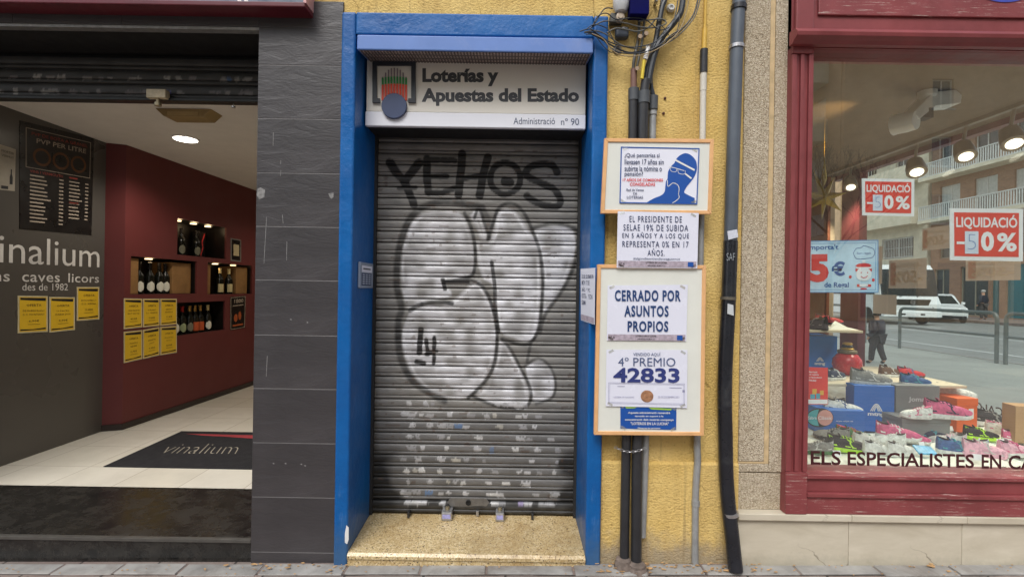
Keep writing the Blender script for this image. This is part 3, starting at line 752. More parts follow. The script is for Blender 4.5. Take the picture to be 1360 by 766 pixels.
text(tx, 'Administració', corners(682, 156.5, 737, 165.5, P2b)); text(tx, 'nº 90', corners(745, 157.5, 769, 166.5, P2b)); tx.build('lettering', M('sign_small_ink', S(70, 82, 110), .5, bump=0), sg)
c = corners(495.5, 83, 552.5, 137.5, P2); lg = MB()
fr = [(0, 0), (1, 0), (1, .99), (.84, .99), (.84, .9), (.90, .9), (.90, .1), (.1, .1), (.1, .9), (.16, .9), (.16, .99), (0, .99)]
pp = [lerp4(c, a, b) + Vector((0, -.014, 0)) for a, b in fr]
for q in ([(0,0),(1,0),(1,.1),(0,.1)], [(0,.1),(.1,.1),(.1,1),(0,1)], [(.9,.1),(1,.1),(1,1),(.9,1)], [(.1,.9),(.17,.9),(.17,1),(.1,1)], [(.83,.9),(.9,.9),(.9,1),(.83,1)]):
    lg.slab([lerp4(c, a, b) + Vector((0, -.014, 0)) for a, b in q][::-1], (0, .013, 0))
lg.build('emblem_frame', M('emblem_charcoal', S(46, 50, 58), .4, bump=0), sg)
bars = {'emblem_red_bar': ([], S(206, 70, 50)), 'emblem_green_bar': ([], S(50, 120, 60)), 'emblem_mauve_bar': ([], S(140, 125, 135))}
rb, gb, pb = MB(), MB(), MB()
for i in range(9):
    t_ = i/8*2-1; bx = 524+t_*15.5; top = 90+12*abs(t_)**2.2; arc = math.sqrt(max(0, 1-(t_*.9)**2))
    def bar(mb, y0, y1, w, off): 
        q = corners(bx-w, y0, bx+w, y1, P2); mb.slab([p + Vector((0, -off, 0)) for p in q][::-1], (0, off-.001, 0))
    bar(rb, 112.5-2.5*arc+2, 134, 1.35, .006); bar(gb, 103.5-3*arc+2, 112.5-2.5*arc+2, 1.15, .006); bar(pb, top+1, 103.5-3*arc+2, .75, .006)
rb.build('emblem_bars', M('emblem_red', S(226, 76, 48), .5, bump=0), sg); gb.build('emblem_bars', M('emblem_green', S(40, 140, 66), .5, bump=0), sg); pb.build('emblem_bars', M('emblem_mauve', S(140, 126, 134), .5, bump=0), sg)
q = atY(523.5, 141, SGY-.02); MB().lathe([(.068, 0), (.068, .018), (.066, .02)], (q.x, SGY-.006, q.z), (0, -1, 0), 40).build('emblem_disc', M('emblem_slate_blue', S(56, 70, 104), .45, bump=0), sg)
# hood
HY = 2.435
hz1, hz0 = ZZ(48.5, HY, 630), ZZ(68.5, HY, 630); hx0, hx1 = XX(474, HY, 57), XX(788, HY, 60)
hd = thing('sign_hood', ((hx0+hx1)/2, HY, hz0), 'lavender blue lamp hood with ribbed underside above the sign board', 'hood')
pr = MB(); pr.add([(hx0, HY, hz0), (hx1, HY, hz0), (hx1, HY+.22, hz0+.035), (hx0, HY+.22, hz0+.035), (hx0, HY, hz1), (hx1, HY, hz1), (hx1, HY+.22, hz1), (hx0, HY+.22, hz1)], [(0, 3, 2, 1), (4, 5, 6, 7), (0, 1, 5, 4), (1, 2, 6, 5), (2, 3, 7, 6), (3, 0, 4, 7)])
pr.build('casing', M('lavender_blue_metal', S(94, 128, 192), .4, var=.06, bump=.02, dirt=S(150, 160, 190), dirtamt=.3), hd, bevel=.006)
pt_ = MB(); pt_.add([(hx0+.012, HY+.008, hz0-.0015), (hx1-.012, HY+.008, hz0-.0015), (hx1-.012, HY+.215, hz0+.032), (hx0+.012, HY+.215, hz0+.032)], [(0, 3, 2, 1)]); pt_.build('diffuser', M('brown_grey_plate', S(168, 152, 146), .5, bump=0), hd)
rb_ = MB(); n_ = 72
for i in range(n_):
    x_ = hx0+.02+(hx1-hx0-.04)*i/(n_-1)
    rb_.add([(x_-.0032, HY+.012, hz0-.005+.001), (x_+.0032, HY+.012, hz0-.005+.001), (x_+.0032, HY+.185, hz0+.022), (x_-.0032, HY+.185, hz0+.022), (x_-.0032, HY+.012, hz0+.006), (x_+.0032, HY+.012, hz0+.006), (x_+.0032, HY+.185, hz0+.034), (x_-.0032, HY+.185, hz0+.034)], [(0, 3, 2, 1), (0, 1, 5, 4), (1, 2, 6, 5), (2, 3, 7, 6), (3, 0, 4, 7)])
for q_ in (.06, .115, .17):
    rb_.box(hx0+.02, hx1-.02, HY+q_-.003, HY+q_+.003, hz0-.004+q_*.155, hz0+.004+q_*.155)
rb_.build('grille', M('brown_grey_grille', S(86, 78, 76), .5, bump=.1), hd)

# keypad on the left jamb
KX = dx0+.014
kp = thing('keypad', (KX, 2.7, ZZ(365, 2.7, 487)), 'grey alarm keypad with dark buttons on the left blue jamb', 'keypad')
ya, yb_ = atX(478.5, 350, KX).y, atX(496, 350, KX).y; yb_ = min(yb_, 2.8)
kz1, kz0 = atX(478.5, 347.5, KX).z, atX(478.5, 382.5, KX).z
MB().box(dx0+.0005, KX, ya, yb_, kz0, kz1).build('casing', M('keypad_grey', S(138, 150, 168), .45), kp, bevel=.004)
PK = [Vector((KX, ya, kz1)), Vector((KX, yb_, kz1)), Vector((KX, yb_, kz0)), Vector((KX, ya, kz0))]
a_ = MB(); rectp(a_, .1, .12, .88, .38, PK, .001); a_.build('display_label', PAPER, kp)
a_ = MB(); rectp(a_, .1, .42, .82, .9, PK, .001); a_.build('key_field', M('key_field_navy', S(40, 58, 96), .5), kp)
a_ = MB()
for i in range(3):
    for j in range(5): rectp(a_, .15+i*.22, .46+j*.085, .31+i*.22, .505+j*.085, PK, .0025)
a_.build('keys', M('key_print', S(180, 190, 205), .5), kp)
a_ = MB(); rectp(a_, .2, .22, .75, .27, PK, .002); a_.build('lettering', INKB, kp)

# ============================================================ WINE SHOP
WX = -3.63; FLZ = .092; CZ = 2.66
TY = atZ(0, 645, .088).y
# measured anchor points
A1 = atZ(162, 571, FLZ); A2 = atZ(333, 512.5, FLZ); WX = atZ(135, 573, FLZ).x; WY = atZ(135, 573, FLZ).y
d12 = (A2-A1).normalized(); A3 = A1 + d12*5.0
n12 = Vector((-d12.y, d12.x, 0)); n12 = n12 if n12.x > 0 else -n12
CZ = atP(150, 190, Vector((0, WY, 0)), Vector((0, 1, 0))).z
th = thing('threshold_step', (-2.4, 2.5, -.03), 'worn black stone threshold step at the open wine shop entrance', 'step')
thx = px0-.001
tz = atY(170, 713.5, 2.495).z
MB().box(WX-.6, thx, 2.512, TY, -.1, tz).build('tread', BSTONE, th, bevel=.002)
MB().box(WX-.6, thx, 2.488, 2.512, tz-.016, tz+.0015).build('nosing', M('dark_nosing', S(88, 86, 82), .35, .3, vs=14), th, bevel=.002)
MB().box(WX-.6, thx, 2.497, 2.512, -.12, tz-.018).build('riser', BSTONE, th, bevel=.002)
FLZ = tz+.003
struct(MB().quad((WX-.02, TY, FLZ), (thx+.3, TY, FLZ), (thx+.3, 9.5, FLZ), (WX-.02, 9.5, FLZ)).build('shop_floor', TILES, origin=(0, 0, 0)))
struct(MB().box(WX-.05, -.95, 2.9, 9.5, CZ, CZ+.03).build('shop_ceiling', CEIL))
tag(MB().box(WX-.04, WX, 2.62, WY, FLZ-.05, CZ+.4).build('grey_wall', GREYW), 'dark grey side wall carrying the white shop lettering', 'wall')
pillar_l = thing('slate_pillar', (WX-.3, 2.5, 0), 'dark slate pillar at the outer left end of the wine shop', 'pillar')
for i in range(len(zs)-1): MB().box(WX-.62, WX-.0, 2.489, 2.7, zs[i+1]+.0012, zs[i]-.0012).build('tile', SLATE, pillar_l)
rw = thing('maroon_wall', (A1.x, A1.y, FLZ), 'maroon wall with four lit bottle niches along the wine shop', 'wall')
U12 = Vector((d12.x, d12.y, 0)).normalized()
def onred(a, c, off=0): return atP(a, c, A1 + n12*off, n12)
def rc(P): q = P-A1; return q.dot(U12), P.z-FLZ
NICH = []
for (x0, y0, y1, x1) in ((236, 289.5, 338, 301), (174, 340, 391, 262), (276, 348, 391, 335), (235, 402, 446, 299)):
    u0, v1 = rc(onred(x0, y0)); _, v0 = rc(onred(x0, y1)); u1, _ = rc(onred(x1, y0)); NICH.append((u0, v0, u1, v1))
wz = CZ-FLZ
mb = MB(); holed(mb, Vector((A1.x, A1.y, FLZ)), U12, Vector((0, 0, 1)), 5.0, wz, NICH, .02, n12)
mb.quad(Vector((WX, WY, FLZ)), Vector((A1.x, A1.y, FLZ)), Vector((A1.x, A1.y, CZ)), Vector((WX, WY, CZ)))
mb.build('wall_face', REDW, rw)
sk = MB(); zq = .055
sk.slab([Vector((WX, WY-.008, FLZ)), Vector((A1.x+.008, A1.y-.008, FLZ)), Vector((A1.x+.008, A1.y-.008, FLZ+zq)), Vector((WX, WY-.008, FLZ+zq))], (0, .01, 0))
b0 = Vector((A1.x, A1.y, FLZ))+n12*.009; sk.slab([b0, b0+U12*5, b0+U12*5+Vector((0, 0, zq)), b0+Vector((0, 0, zq))], -n12*.01)
sk.build('skirting', M('dark_skirting', S(44, 34, 32), .4), rw)
NB = M('niche_lining_black', S(26, 22, 20), .35, bump=0); WOODB = M('bottle_crate_wood', S(140, 104, 62), .6, vs=5, var=.25)
ND = .30
LAMPW = EM('warm_downlight', (1, .72, .38), 2.5)
def npt(n, u, v, d): q = NICH[n]; return Vector((A1.x, A1.y, FLZ)) + U12*(q[0]+(q[2]-q[0])*u) + Vector((0, 0, q[1]+(q[3]-q[1])*v)) - n12*d
lampu = [(.2, .5, .8), (.4,), (.35, .75), ()]
for n in range(4):
    bx = MB(); f0 = [npt(n, 0, 0, .02), npt(n, 1, 0, .02), npt(n, 1, 1, .02), npt(n, 0, 1, .02)]; f1 = [npt(n, 0, 0, ND), npt(n, 1, 0, ND), npt(n, 1, 1, ND), npt(n, 0, 1, ND)]
    bx.quad(*f1)
    for i in range(4): bx.quad(f0[i], f0[(i+1) % 4], f1[(i+1) % 4], f1[i])
    nn = bx.build('niche', NB, rw)
    for u in lampu[n]:
        p = npt(n, u, .985, .12); MB().lathe([(.032, 0), (.032, .006)], p, (0, 0, -1), 14).build('downlight', LAMPW, nn)
        l = bpy.data.lights.new('niche_light', 'POINT'); l.energy = .12; l.color = (1, .7, .4); l.shadow_soft_size = .03
        lo = bpy.data.objects.new('niche_light', l); COL.objects.link(lo); lo.parent = nn; lo.matrix_basis = wmat(nn).inverted() @ Matrix.Translation(npt(n, u, .9, .10))
# crate panels inside niches (thin wooden crates standing on edge)
def crate(n, u0, u1, d0, d1, v1, label, word=None):
    c0 = npt(n, u0, 0.005, d0); c1 = npt(n, u1, 0.005, d0); z = Vector((0, 0, (NICH[n][3]-NICH[n][1])*v1))
    o = MB().slab([c0, c1, c1+z, c0+z], -n12*(d1-d0)).build('wine_crate', WOODB, bevel=.003); tag(o, label, 'crate', 'wooden wine crates in the wall niches')
    return o
crate(1, .02, .14, .03, .27, .95, 'narrow wooden wine crate at the near end of the long left niche')
crate(1, .66, .97, .05, .27, .92, 'wide wooden wine crate at the far end of the long left niche')
crate(2, .02, .14, .05, .27, .93, 'slim wooden wine crate at the near end of the right niche')
crate(2, .70, .97, .05, .27, .93, 'wooden wine crate lit by a lamp at the far end of the right niche')
GLB = M('dark_bottle_glass', S(20, 22, 18), .12, bump=0); LABW = M('bottle_label', S(222, 220, 205), .6)
foilc = {'black': M('black_foil', S(28, 26, 26), .3), 'red': M('red_foil', S(170, 26, 28), .35), 'gold': M('gold_foil', S(190, 150, 80), .3, .6), 'rose': M('copper_foil', S(150, 84, 60), .35, .4), 'cream': M('cream_foil', S(224, 206, 150), .5)}
def bottle(n, u, d, h, foil, lab, labm=LABW, dome=True):
    p = npt(n, u, 0.004, d); b = thing('wine_bottle', p, lab, 'bottle', 'bottles displayed in the wall niches'); r = h*.135
    MB().lathe([(r*.9, 0), (r, h*.02), (r, h*.52), (r*.85, h*.6), (r*.42, h*.72), (r*.34, h*.78), (r*.34, h*.8)], p, seg=18).build('body', GLB, b)
    MB().lathe([(r*.4, 0), (r*.38, h*.16), (r*.46, h*.17), (r*.46, h*.2), (r*.3, h*.21)], p+Vector((0, 0, h*.79)), seg=14).build('foil', foilc[foil], b)
    # label: curved patch facing the room
    mb = MB(); vs = []; k = 9; rr_ = r*1.015; ang0 = math.atan2(n12.y, n12.x)-.5
    for j in range(7):
        v = j/6; zz = h*(.07+.32*v); wd = .85*(math.sqrt(max(0.02, 1-(2*v-1)**2)) if dome else 1)
        for i in range(k): a = ang0+(i/(k-1)*2-1)*wd; vs.append(p+Vector((rr_*math.cos(a), rr_*math.sin(a), zz)))
    mb.add(vs, [(j*k+i, j*k+i+1, (j+1)*k+i+1, (j+1)*k+i) for j in range(6) for i in range(k-1)], True); mb.build('label', labm, b)
DIM = M('dim_label', S(120, 118, 100), .7); ORL = M('orange_label', S(190, 84, 40), .6)
H1 = NICH[0][3]-NICH[0][1]
ords = ['first', 'second', 'third', 'fourth', 'fifth', 'sixth']
for i, u in enumerate((.3, .6)): bottle(0, u, .14, .30, 'black', f'dark bottle with dim round label, {ords[i]} from the left in the top niche', DIM)
for i, u in enumerate((.24, .39, .53, .62)): bottle(1, u, .10, .31, 'black', f'dark bottle with big round white label, {ords[i]} from the left in the long left niche')
for i, u in enumerate((.42, .62)): bottle(2, u, .10, .31, 'cream', f'{["dark","lit"][i]} bottle with square cream label, {ords[i]} from the left in the right niche', M('cream_label', S(200, 186, 140), .6), False)
for i, (u, fo, lm, dm) in enumerate(((.12, 'rose', LABW, True), (.25, 'red', M('greenish_label', S(150, 160, 120), .6), True), (.39, 'gold', DIM, True), (.5, 'gold', ORL, False), (.61, 'gold', ORL, False), (.77, 'cream', LABW, True))):
    bottle(3, u, .09, .30, fo, f'sparkling wine bottle with {["copper","bright red","gold","gold","gold","cream"][i]} foil, {ords[i]} from the left in the bottom niche', lm, dm)
for (u, k) in ((.1, 0), (.82, 0)):
    p0 = npt(0, u-.06, .02, .2); p1 = npt(0, u+.08, .02, .2); z = Vector((0, 0, H1*.8))
    q = MB().slab([p0, p1, p1+z, p0+z], -n12*.08).build('gift_box', M('black_gift_box', S(30, 26, 28), .3), bevel=.002); tag(q, ['black gift box with red flourish at the left end of the top niche', 'black gift box with red flourish at the right end of the top niche'][0 if u < .5 else 1], 'box', 'gift boxes in the top niche')
    cc = [p0+z, p1+z, p1, p0]; a_ = MB(); stroke(a_, [(.3, .9), (.6, .6), (.45, .4), (.8, .1)], .12, cc); a_.build('red_flourish', INKR, q)
# offers
YEL = M('yellow_offer_paper', S(226, 186, 40), .55, var=.04); CRP = M('clear_sleeve_edge', S(206, 196, 160), .4)
def offer(x0, yt0, yb0, x1, yt1, yb1, pl, lines, label):
    c = [pl(x0, yt0), pl(x1, yt1), pl(x1, yb1), pl(x0, yb0)]
    nn = (c[1]-c[0]).cross(c[3]-c[0]).normalized(); nn = nn if nn.dot(EYE-c[0]) > 0 else -nn
    cen = (c[0]+c[2])/2; r = thing('price_offer', (c[3]+c[2])/2, label, 'sign', 'yellow price offers taped to the wine shop walls')
    cs = [p + nn*.003 for p in c]
    MB().slab(cs, -nn*.0015).build('sleeve', CRP, r)
    ci = [lerp4(cs, *q) for q in ((.05, .035), (.95, .035), (.95, .965), (.05, .965))]
    a_ = MB(); rectp(a_, 0, 0, 1, 1, ci, .0008); a_.build('yellow_sheet', YEL, r)
    a_ = MB(); poly(a_, [(0.03, .02), (.97, .02), (.97, .11), (.5, .1), (.03, .08)], ci, .0016); a_.build('black_band', BLACK, r); a_ = MB(); poly(a_, [(.03, .93), (.5, .935), (.97, .90), (.97, .95), (.03, .975)], ci, .0016); a_.build('black_band', BLACK, r)
    a_ = MB()
    text(a_, 'OFERTA', [lerp4(ci, *q) for q in ((.25, .2), (.8, .2), (.8, .275), (.25, .275))], .01, .0016, res=1)
    for k, s_ in enumerate(lines[:-1]): w_ = .06+.34*min(1, len(s_)/13); text(a_, s_, [lerp4(ci, *q) for q in ((.52-w_, .37+k*.11), (.52+w_, .37+k*.11), (.52+w_, .425+k*.11), (.52-w_, .425+k*.11))], 0, .0016, res=1)
    text(a_, lines[-1], [lerp4(ci, *q) for q in ((.33, .66), (.72, .66), (.72, .74), (.33, .74))], .01, .0016, res=1)
    rectp(a_, .3, .79, .75, .80, ci, .0016)
    a_.build('lettering', M('offer_ink', S(92, 70, 20), .6, bump=0), r)
PG = lambda a, c: atX(a, c, WX)
offer(23, 392.5, 442.5, 63, 393, 440.5, PG, ['DE MOBILE BLANC', 'D.O. MONTSANT', '6,90€'], 'yellow offer sheet on the grey wall, nearest the street of three under the lettering')
offer(65, 394, 441.5, 99, 394.5, 438, PG, ['10 PACKS', 'DARIA 2014', '9,95€'], 'yellow offer sheet in the middle of the three on the grey wall')
offer(101.5, 381, 426, 131.5, 381, 424, PG, ['DE MONTEBACO', 'D.O. RIBERA', '13,85€'], 'yellow offer sheet hung higher than its two neighbours on the grey wall')
gx = [163.5, 189, 212, 235]; tt = [396, 396.5, 396.5, 396.5]; bb = [437, 434.5, 432.5, 430.5]; t2 = [440.5, 438, 434, 432.5]; b2 = [482, 476.5, 471.5, 468]
nm = [['CAVA MAGNUM', 'BRUT NATURE', '49,95€'], ['VI BLANC', 'D.O. PENEDES', '10,80€'], ['VERMUT', 'RESERVA', '11,80€'], ['CLASSIC', 'NEGRE', '5,75€'], ['GARNATXA', '2019', '9,95€'], ['MOSCATELL', 'DOLC', '8,90€']]
po = ['near', 'middle', 'far']
PR_ = lambda a, c: onred(a, c)
for i in range(3):
    offer(gx[i]+.5, tt[i], bb[i], gx[i+1]-.5, tt[i+1], bb[i+1], PR_, nm[i], f'yellow offer sheet, {po[i]} one of the upper row under the niches')
    offer(gx[i]+.5, t2[i], b2[i], gx[i+1]-.5, t2[i+1], b2[i+1], PR_, nm[i+3], f'yellow offer sheet, {po[i]} one of the lower row under the niches')
# wall lettering
wt = MB(); LW = M('white_vinyl_letter', S(206, 204, 200), .6, bump=0)
def wallrect(xl, yt, yb, xr):
    a = PG(xl, yt); b = PG(xl, yb); yr = atX(xr, 340, WX).y
    return [a, Vector((WX, yr, a.z)), Vector((WX, yr, b.z)), b]
q0 = PG(5, 311); q1 = PG(5, 349); yv = atX(-33, 330, WX).y; yr = atX(132, 330, WX).y
text(wt, 'vinalium', [Vector((WX, yv, q0.z)), Vector((WX, yr, q0.z)), Vector((WX, yr, q1.z)), Vector((WX, yv, q1.z))], .0, .003)
q0 = PG(5, 360); q1 = PG(60, 374.5); yv = atX(-50, 330, WX).y; yr = atX(131.5, 330, WX).y
for w_, xa, xb, zt_o in (('vins', -31, 13, 0), ('caves', 29.5, 79.5, .3), ('licors', 91, 131.5, 0)):
    yv, yr = atX(xa, 330, WX).y, atX(xb, 330, WX).y; zt2 = q0.z-(q0.z-q1.z)*zt_o*.9
    text(wt, w_, [Vector((WX, yv, zt2)), Vector((WX, yr, zt2)), Vector((WX, yr, q1.z)), Vector((WX, yv, q1.z))], .006, .003, space=1.05)
text(wt, 'des de 1982', wallrect(29, 376, 385.8, 90.5), .0, .003)
tag(wt.build('wall_lettering', LW), 'white vinyl shop name lettering on the dark grey wall', 'lettering')
def poster(name, c, matt, label, cat, frame=None, th_=.003):
    nn = (c[1]-c[0]).cross(c[3]-c[0]).normalized(); nn = nn if nn.dot(EYE-c[0]) > 0 else -nn
    r = thing(name, (c[3]+c[2])/2, label, cat); cs = [p + nn*th_ for p in c]
    MB().slab(cs, -nn*(th_-.001)).build('sheet', matt, r)
    return r, cs
INKL = M('pale_print', S(158, 146, 132), .6, bump=0); DRED = M('dull_red_print', S(150, 60, 50), .6, bump=0)
DK = M('black_poster', S(26, 24, 24), .3, bump=.1, bs=8)
r, c = poster('price_poster', [PG(25.5, 160), PG(124.5, 184), PG(121, 312.5), PG(25.5, 304)], DK, 'black wine price list poster with red headings on the grey wall', 'poster')
a_ = MB(); outline(a_, .07, .05, .95, .42, .008, .006, c); text(a_, 'PVP PER LITRE', [lerp4(c, *q) for q in ((.2, .13), (.88, .13), (.88, .175), (.2, .175))], .01)
for k in range(13):
    yy = .48+k*.036; rectp(a_, .12, yy, .12+.28*(.6+.4*rnd.random()), yy+.013, c); rectp(a_, .5, yy, .56, yy+.013, c)
    if k < 11: rectp(a_, .64, yy, .64+.2*(.6+.4*rnd.random()), yy+.012, c); rectp(a_, .88, yy, .93, yy+.012, c)
a_.build('pale_lettering', INKL, r)
a_ = MB(); text(a_, 'PVP DE BOTA A GRANEL', [lerp4(c, *q) for q in ((.14, .08), (.9, .08), (.9, .11), (.14, .11))]); text(a_, 'VINS I VERMOUTH', [lerp4(c, *q) for q in ((.12, .435), (.55, .435), (.55, .46), (.12, .46))], .01); rectp(a_, .64, .44, .76, .455, c); rectp(a_, .64, .69, .78, .705, c); a_.build('red_lettering', DRED, r)
BRW = M('brown_barrel_print', S(92, 58, 30), .6, bump=0)
a_ = MB()
for cx_ in (.27, .52, .77):
    ell(a_, cx_, .30, .115, .085, c, .0012)
a_.build('barrel_print', BRW, r)
a_ = MB()
for cx_ in (.27, .52, .77): ell(a_, cx_, .30, .085, .062, c, .0018)
a_.build('barrel_print', DK, r)
r, c = poster('notice', [PG(-12, 188), PG(20.5, 198.5), PG(19, 254), PG(-12, 251)], M('dim_white_notice', S(170, 164, 150), .5), 'white notice with a bottle picture at the left edge of the grey wall', 'notice')
a_ = MB(); text(a_, 'MORTER', [lerp4(c, *q) for q in ((.4, .1), (.92, .1), (.92, .15), (.4, .15))]); text(a_, 'VERMUT', [lerp4(c, *q) for q in ((.4, .2), (.92, .2), (.92, .25), (.4, .25))]); poly(a_, [(.76, .85), (.76, .68), (.8, .6), (.8, .5), (.85, .5), (.85, .6), (.89, .68), (.89, .85)], c); rectp(a_, .4, .9, .7, .97, c); a_.build('print', INKB, r)
r, c = poster('framed_notice', [onred(306, 316), onred(320, 318.5), onred(320, 348), onred(306, 346.5)], M('silver_frame', S(120, 116, 112), .4), 'small silver framed notice high on the maroon wall beside the top niche', 'picture')
a_ = MB(); rectp(a_, .1, .06, .9, .94, c); a_.build('mount', DK, r); a_ = MB(); rectp(a_, .25, .25, .78, .75, c, .002); a_.build('print', M('cream_print', S(190, 176, 140), .6), r)
r, c = poster('wine_poster', [onred(305.5, 394.5), onred(326, 392.5), onred(325, 435), onred(305.5, 438.5)], DK, 'dark poster headed 1800 on the maroon wall right of the bottom niche', 'poster')
a_ = MB(); outline(a_, .02, .015, .98, .985, .03, .015, c); text(a_, '1800', [lerp4(c, *q) for q in ((.25, .08), (.85, .08), (.85, .2), (.25, .2))], .02); rectp(a_, .15, .26, .85, .29, c); a_.build('lettering', INKL, r)
a_ = MB(); ell(a_, .35, .65, .12, .12, c); ell(a_, .62, .6, .1, .13, c); rectp(a_, .15, .85, .85, .9, c); a_.build('print', M('amber_print', S(170, 84, 40), .6), r)

# rolled-up shutter of the wine shop
RY = 2.80
rz0 = atY(170, 134.5, RY).z; rz1 = atY(170, 88, RY).z
def up_paint(px, py, row):
    c = np.full((len(px), 3), .032)*(.7+.6*vnoise(px, py, 12, 4)[:, None])
    def blend(c, a, col): a = np.clip(a, 0, 1)[:, None]; return c*(1-a)+np.array(col)*a
    for ry in (104, 122.5): c = stickers(c, blend, px, py-(px-170)*.010, [ry], -200, 338, .9, rsS, (3, 6.5), (2, 3.8), [((.22, .21, .2), 6), ((.15, .14, .14), 5), ((.28, .27, .25), 2), ((.10, .10, .28), .6), ((.03, .12, .3), .5)])
    return c
us = thing('raised_shutter', (-2.4, RY, rz0), 'rolled-up dark metal shutter covered in small stickers over the wine shop entrance', 'shutter')
ph = (rz1-rz0)/2.45
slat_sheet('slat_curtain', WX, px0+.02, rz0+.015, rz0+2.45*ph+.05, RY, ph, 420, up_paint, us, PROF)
MB().box(WX, px0+.02, RY-.03, RY+.03, rz0-.004, rz0+.012).build('bottom_bar', M('dark_bar', S(40, 42, 42), .4, .4), us, bevel=.003)
p = atY(210, 130, RY-.04); lkb = MB().box(p.x-.055, p.x+.055, RY-.06, RY-.02, rz0+.0, rz0+.05).build('lock_box', M('aged_cream_metal', S(180, 168, 140), .5, vs=30), us, bevel=.004)
MB().lathe([(.010, 0), (.010, .02), (.018, .022), (.018, .04), (.005, .045)], (p.x, RY-.04, rz0), (0, 0, -1), 12).build('key_knob', M('brass_worn', (.35, .3, .2), .35, .8), lkb)
p = atY(310, 137, RY); MB().lathe([(.003, 0), (.003, .015), (.011, .018), (.011, .026)], (p.x, RY, rz0-.003), (0, 0, -1), 10).build('hook', STEEL, us)
tag(MB().box(WX-.02, px0+.25, 2.84, 2.895, rz0+.1, 3.2).build('shutter_housing', BLACK), 'inside of the housing above the raised shutter, painted black as its dark void', 'housing')  # dark void of the housing put in as black colour
MB0 = MB().box(WX-.6, px0-.002, 2.541, 2.88, zs[0]+.002, zs[0]+.02).build('housing_top', BLACK); tag(MB0, 'roof panel of the shutter housing, painted black as the dark above the entrance', 'panel')  # shade behind the lintel put in as black colour
# ceiling: emergency light, downlight
p = atZ(252, 149, CZ)
el = thing('emergency_light', p, 'aged beige emergency light fitting on the wine shop ceiling', 'light fitting')
sh = [(-.2, 0), (-.14, -.055), (.14, -.055), (.2, 0)]
MB().slab([p+Vector((a, -.07, b)) for a, b in sh], (0, .14, 0)).build('housing', M('aged_beige_plastic', S(150, 128, 84), .5), el, bevel=.006)
MB().box(p.x-.11, p.x+.11, p.y-.072, p.y-.05, p.z-.048, p.z-.022).build('diffuser', M('amber_diffuser', S(176, 152, 104), .35), el)
p = atZ(246.5, 184, CZ); dl = thing('ceiling_downlight', p+Vector((0, 0, -.01)), 'round lit downlight recessed in the wine shop ceiling', 'lamp')
MB().lathe([(.105, 0), (.105, .008), (.09, .01)], p, (0, 0, -1), 28).build('rim', WHITE, dl)
MB().lathe([(.088, 0), (.088, .003)], p-Vector((0, 0, .010)), (0, 0, -1), 28).build('diffuser', EM('downlight_glow', (1, .93, .78), 5), dl)
def spot(loc, target, e, size, blend, col, rad=.05, parent=None):
    l = bpy.data.lights.new('lamp_light', 'SPOT'); l.energy = e; l.spot_size = R(size); l.spot_blend = blend; l.color = col; l.shadow_soft_size = rad
    o = bpy.data.objects.new('lamp_light', l); COL.objects.link(o); 
    mt_ = Matrix.Translation(loc) @ (Vector(target)-Vector(loc)).to_track_quat('-Z', 'Y').to_matrix().to_4x4()
    if parent is not None: o.parent = parent; o.matrix_basis = wmat(parent).inverted() @ mt_
    else: o.matrix_basis = mt_
    return o
spot(p-Vector((0, 0, .03)), p-Vector((0, 0, 1)), 36, 150, .6, (1, .92, .80), .07, dl)
for yy in (6.2, 8.2):
    q = Vector((-2.3, yy, CZ)); d2 = thing('ceiling_downlight', q+Vector((0, 0, -.01)), ['downlight deep inside the wine shop, middle one', 'downlight deepest inside the wine shop'][0 if yy < 7 else 1], 'lamp')
    MB().lathe([(.105, 0), (.105, .008), (.09, .01)], q, (0, 0, -1), 28).build('rim', WHITE, d2); MB().lathe([(.088, 0), (.088, .003)], q-Vector((0, 0, .010)), (0, 0, -1), 28).build('diffuser', MATS['downlight_glow'], d2)
    spot(q-Vector((0, 0, .03)), q-Vector((0, 0, 1)), 22, 150, .6, (1, .88, .7), .07, d2)
# far wall and hidden right wall close the room
tag(MB().box(WX-.05, -.9, 9.5, 9.6, 0, CZ+.1).build('rear_wall', REDW), 'maroon rear wall closing the wine shop', 'wall')
tag(MB().box(-1.0, -.94, 2.9, 9.5, 0, CZ+.1).build('party_wall', M('party_wall_cream', S(170, 150, 120), .7)), 'plain wall between the wine shop and the closed doorway', 'wall')
# door mat
mc = [atZ(*q, FLZ) for q in ((137, 620), (336, 623.5), (345, 578), (241, 573))]
v0, v1 = mc[1]-mc[0], mc[3]-mc[0]
mat_o = thing('door_mat', (mc[0]+mc[2])/2, 'black door mat with thin cream shop name on the white tiled floor', 'mat')
far = [mc[0], mc[0]+v0*1.15, mc[3]+v0*1.15, mc[3]]
MB().slab([p + Vector((0, 0, .007)) for p in far], (0, 0, -.006)).build('pile', M('black_mat_pile', S(24, 23, 27), .95, bump=.6, bs=300), mat_o, bevel=.002)
cf = [far[3], far[2], far[1], far[0]]; cf = [p + Vector((0, 0, .008)) for p in cf]
a_ = MB(); text(a_, 'vinalium', [atZ(*q, FLZ+.008) for q in ((229, 589), (319, 589), (314, 602.5), (213, 601.5))], -.022, .001, shear=.15); a_.build('lettering', M('cream_print2', S(150, 142, 128), .8), mat_o)
a_ = MB(); a_.quad(*[atZ(*q, FLZ+.0085) for q in ((246, 575.5), (337, 577.5), (337, 582), (300, 579.5), (270, 578))]); a_.build('red_corner', M('mat_red', S(150, 50, 56), .9), mat_o)
# ============================================================ PIPES AND CABLES on the yellow wall
def ptube(pts, Y, r, **k):
    if not isinstance(Y, (list, tuple)): Y = [Y]*len(pts)
    return MB().tube([atY(a, c, y) for (a, c), y in zip(pts, Y)], r, **k)
def spts(pts, n=5): return smooth([tuple(map(float, p)) for p in pts], n)
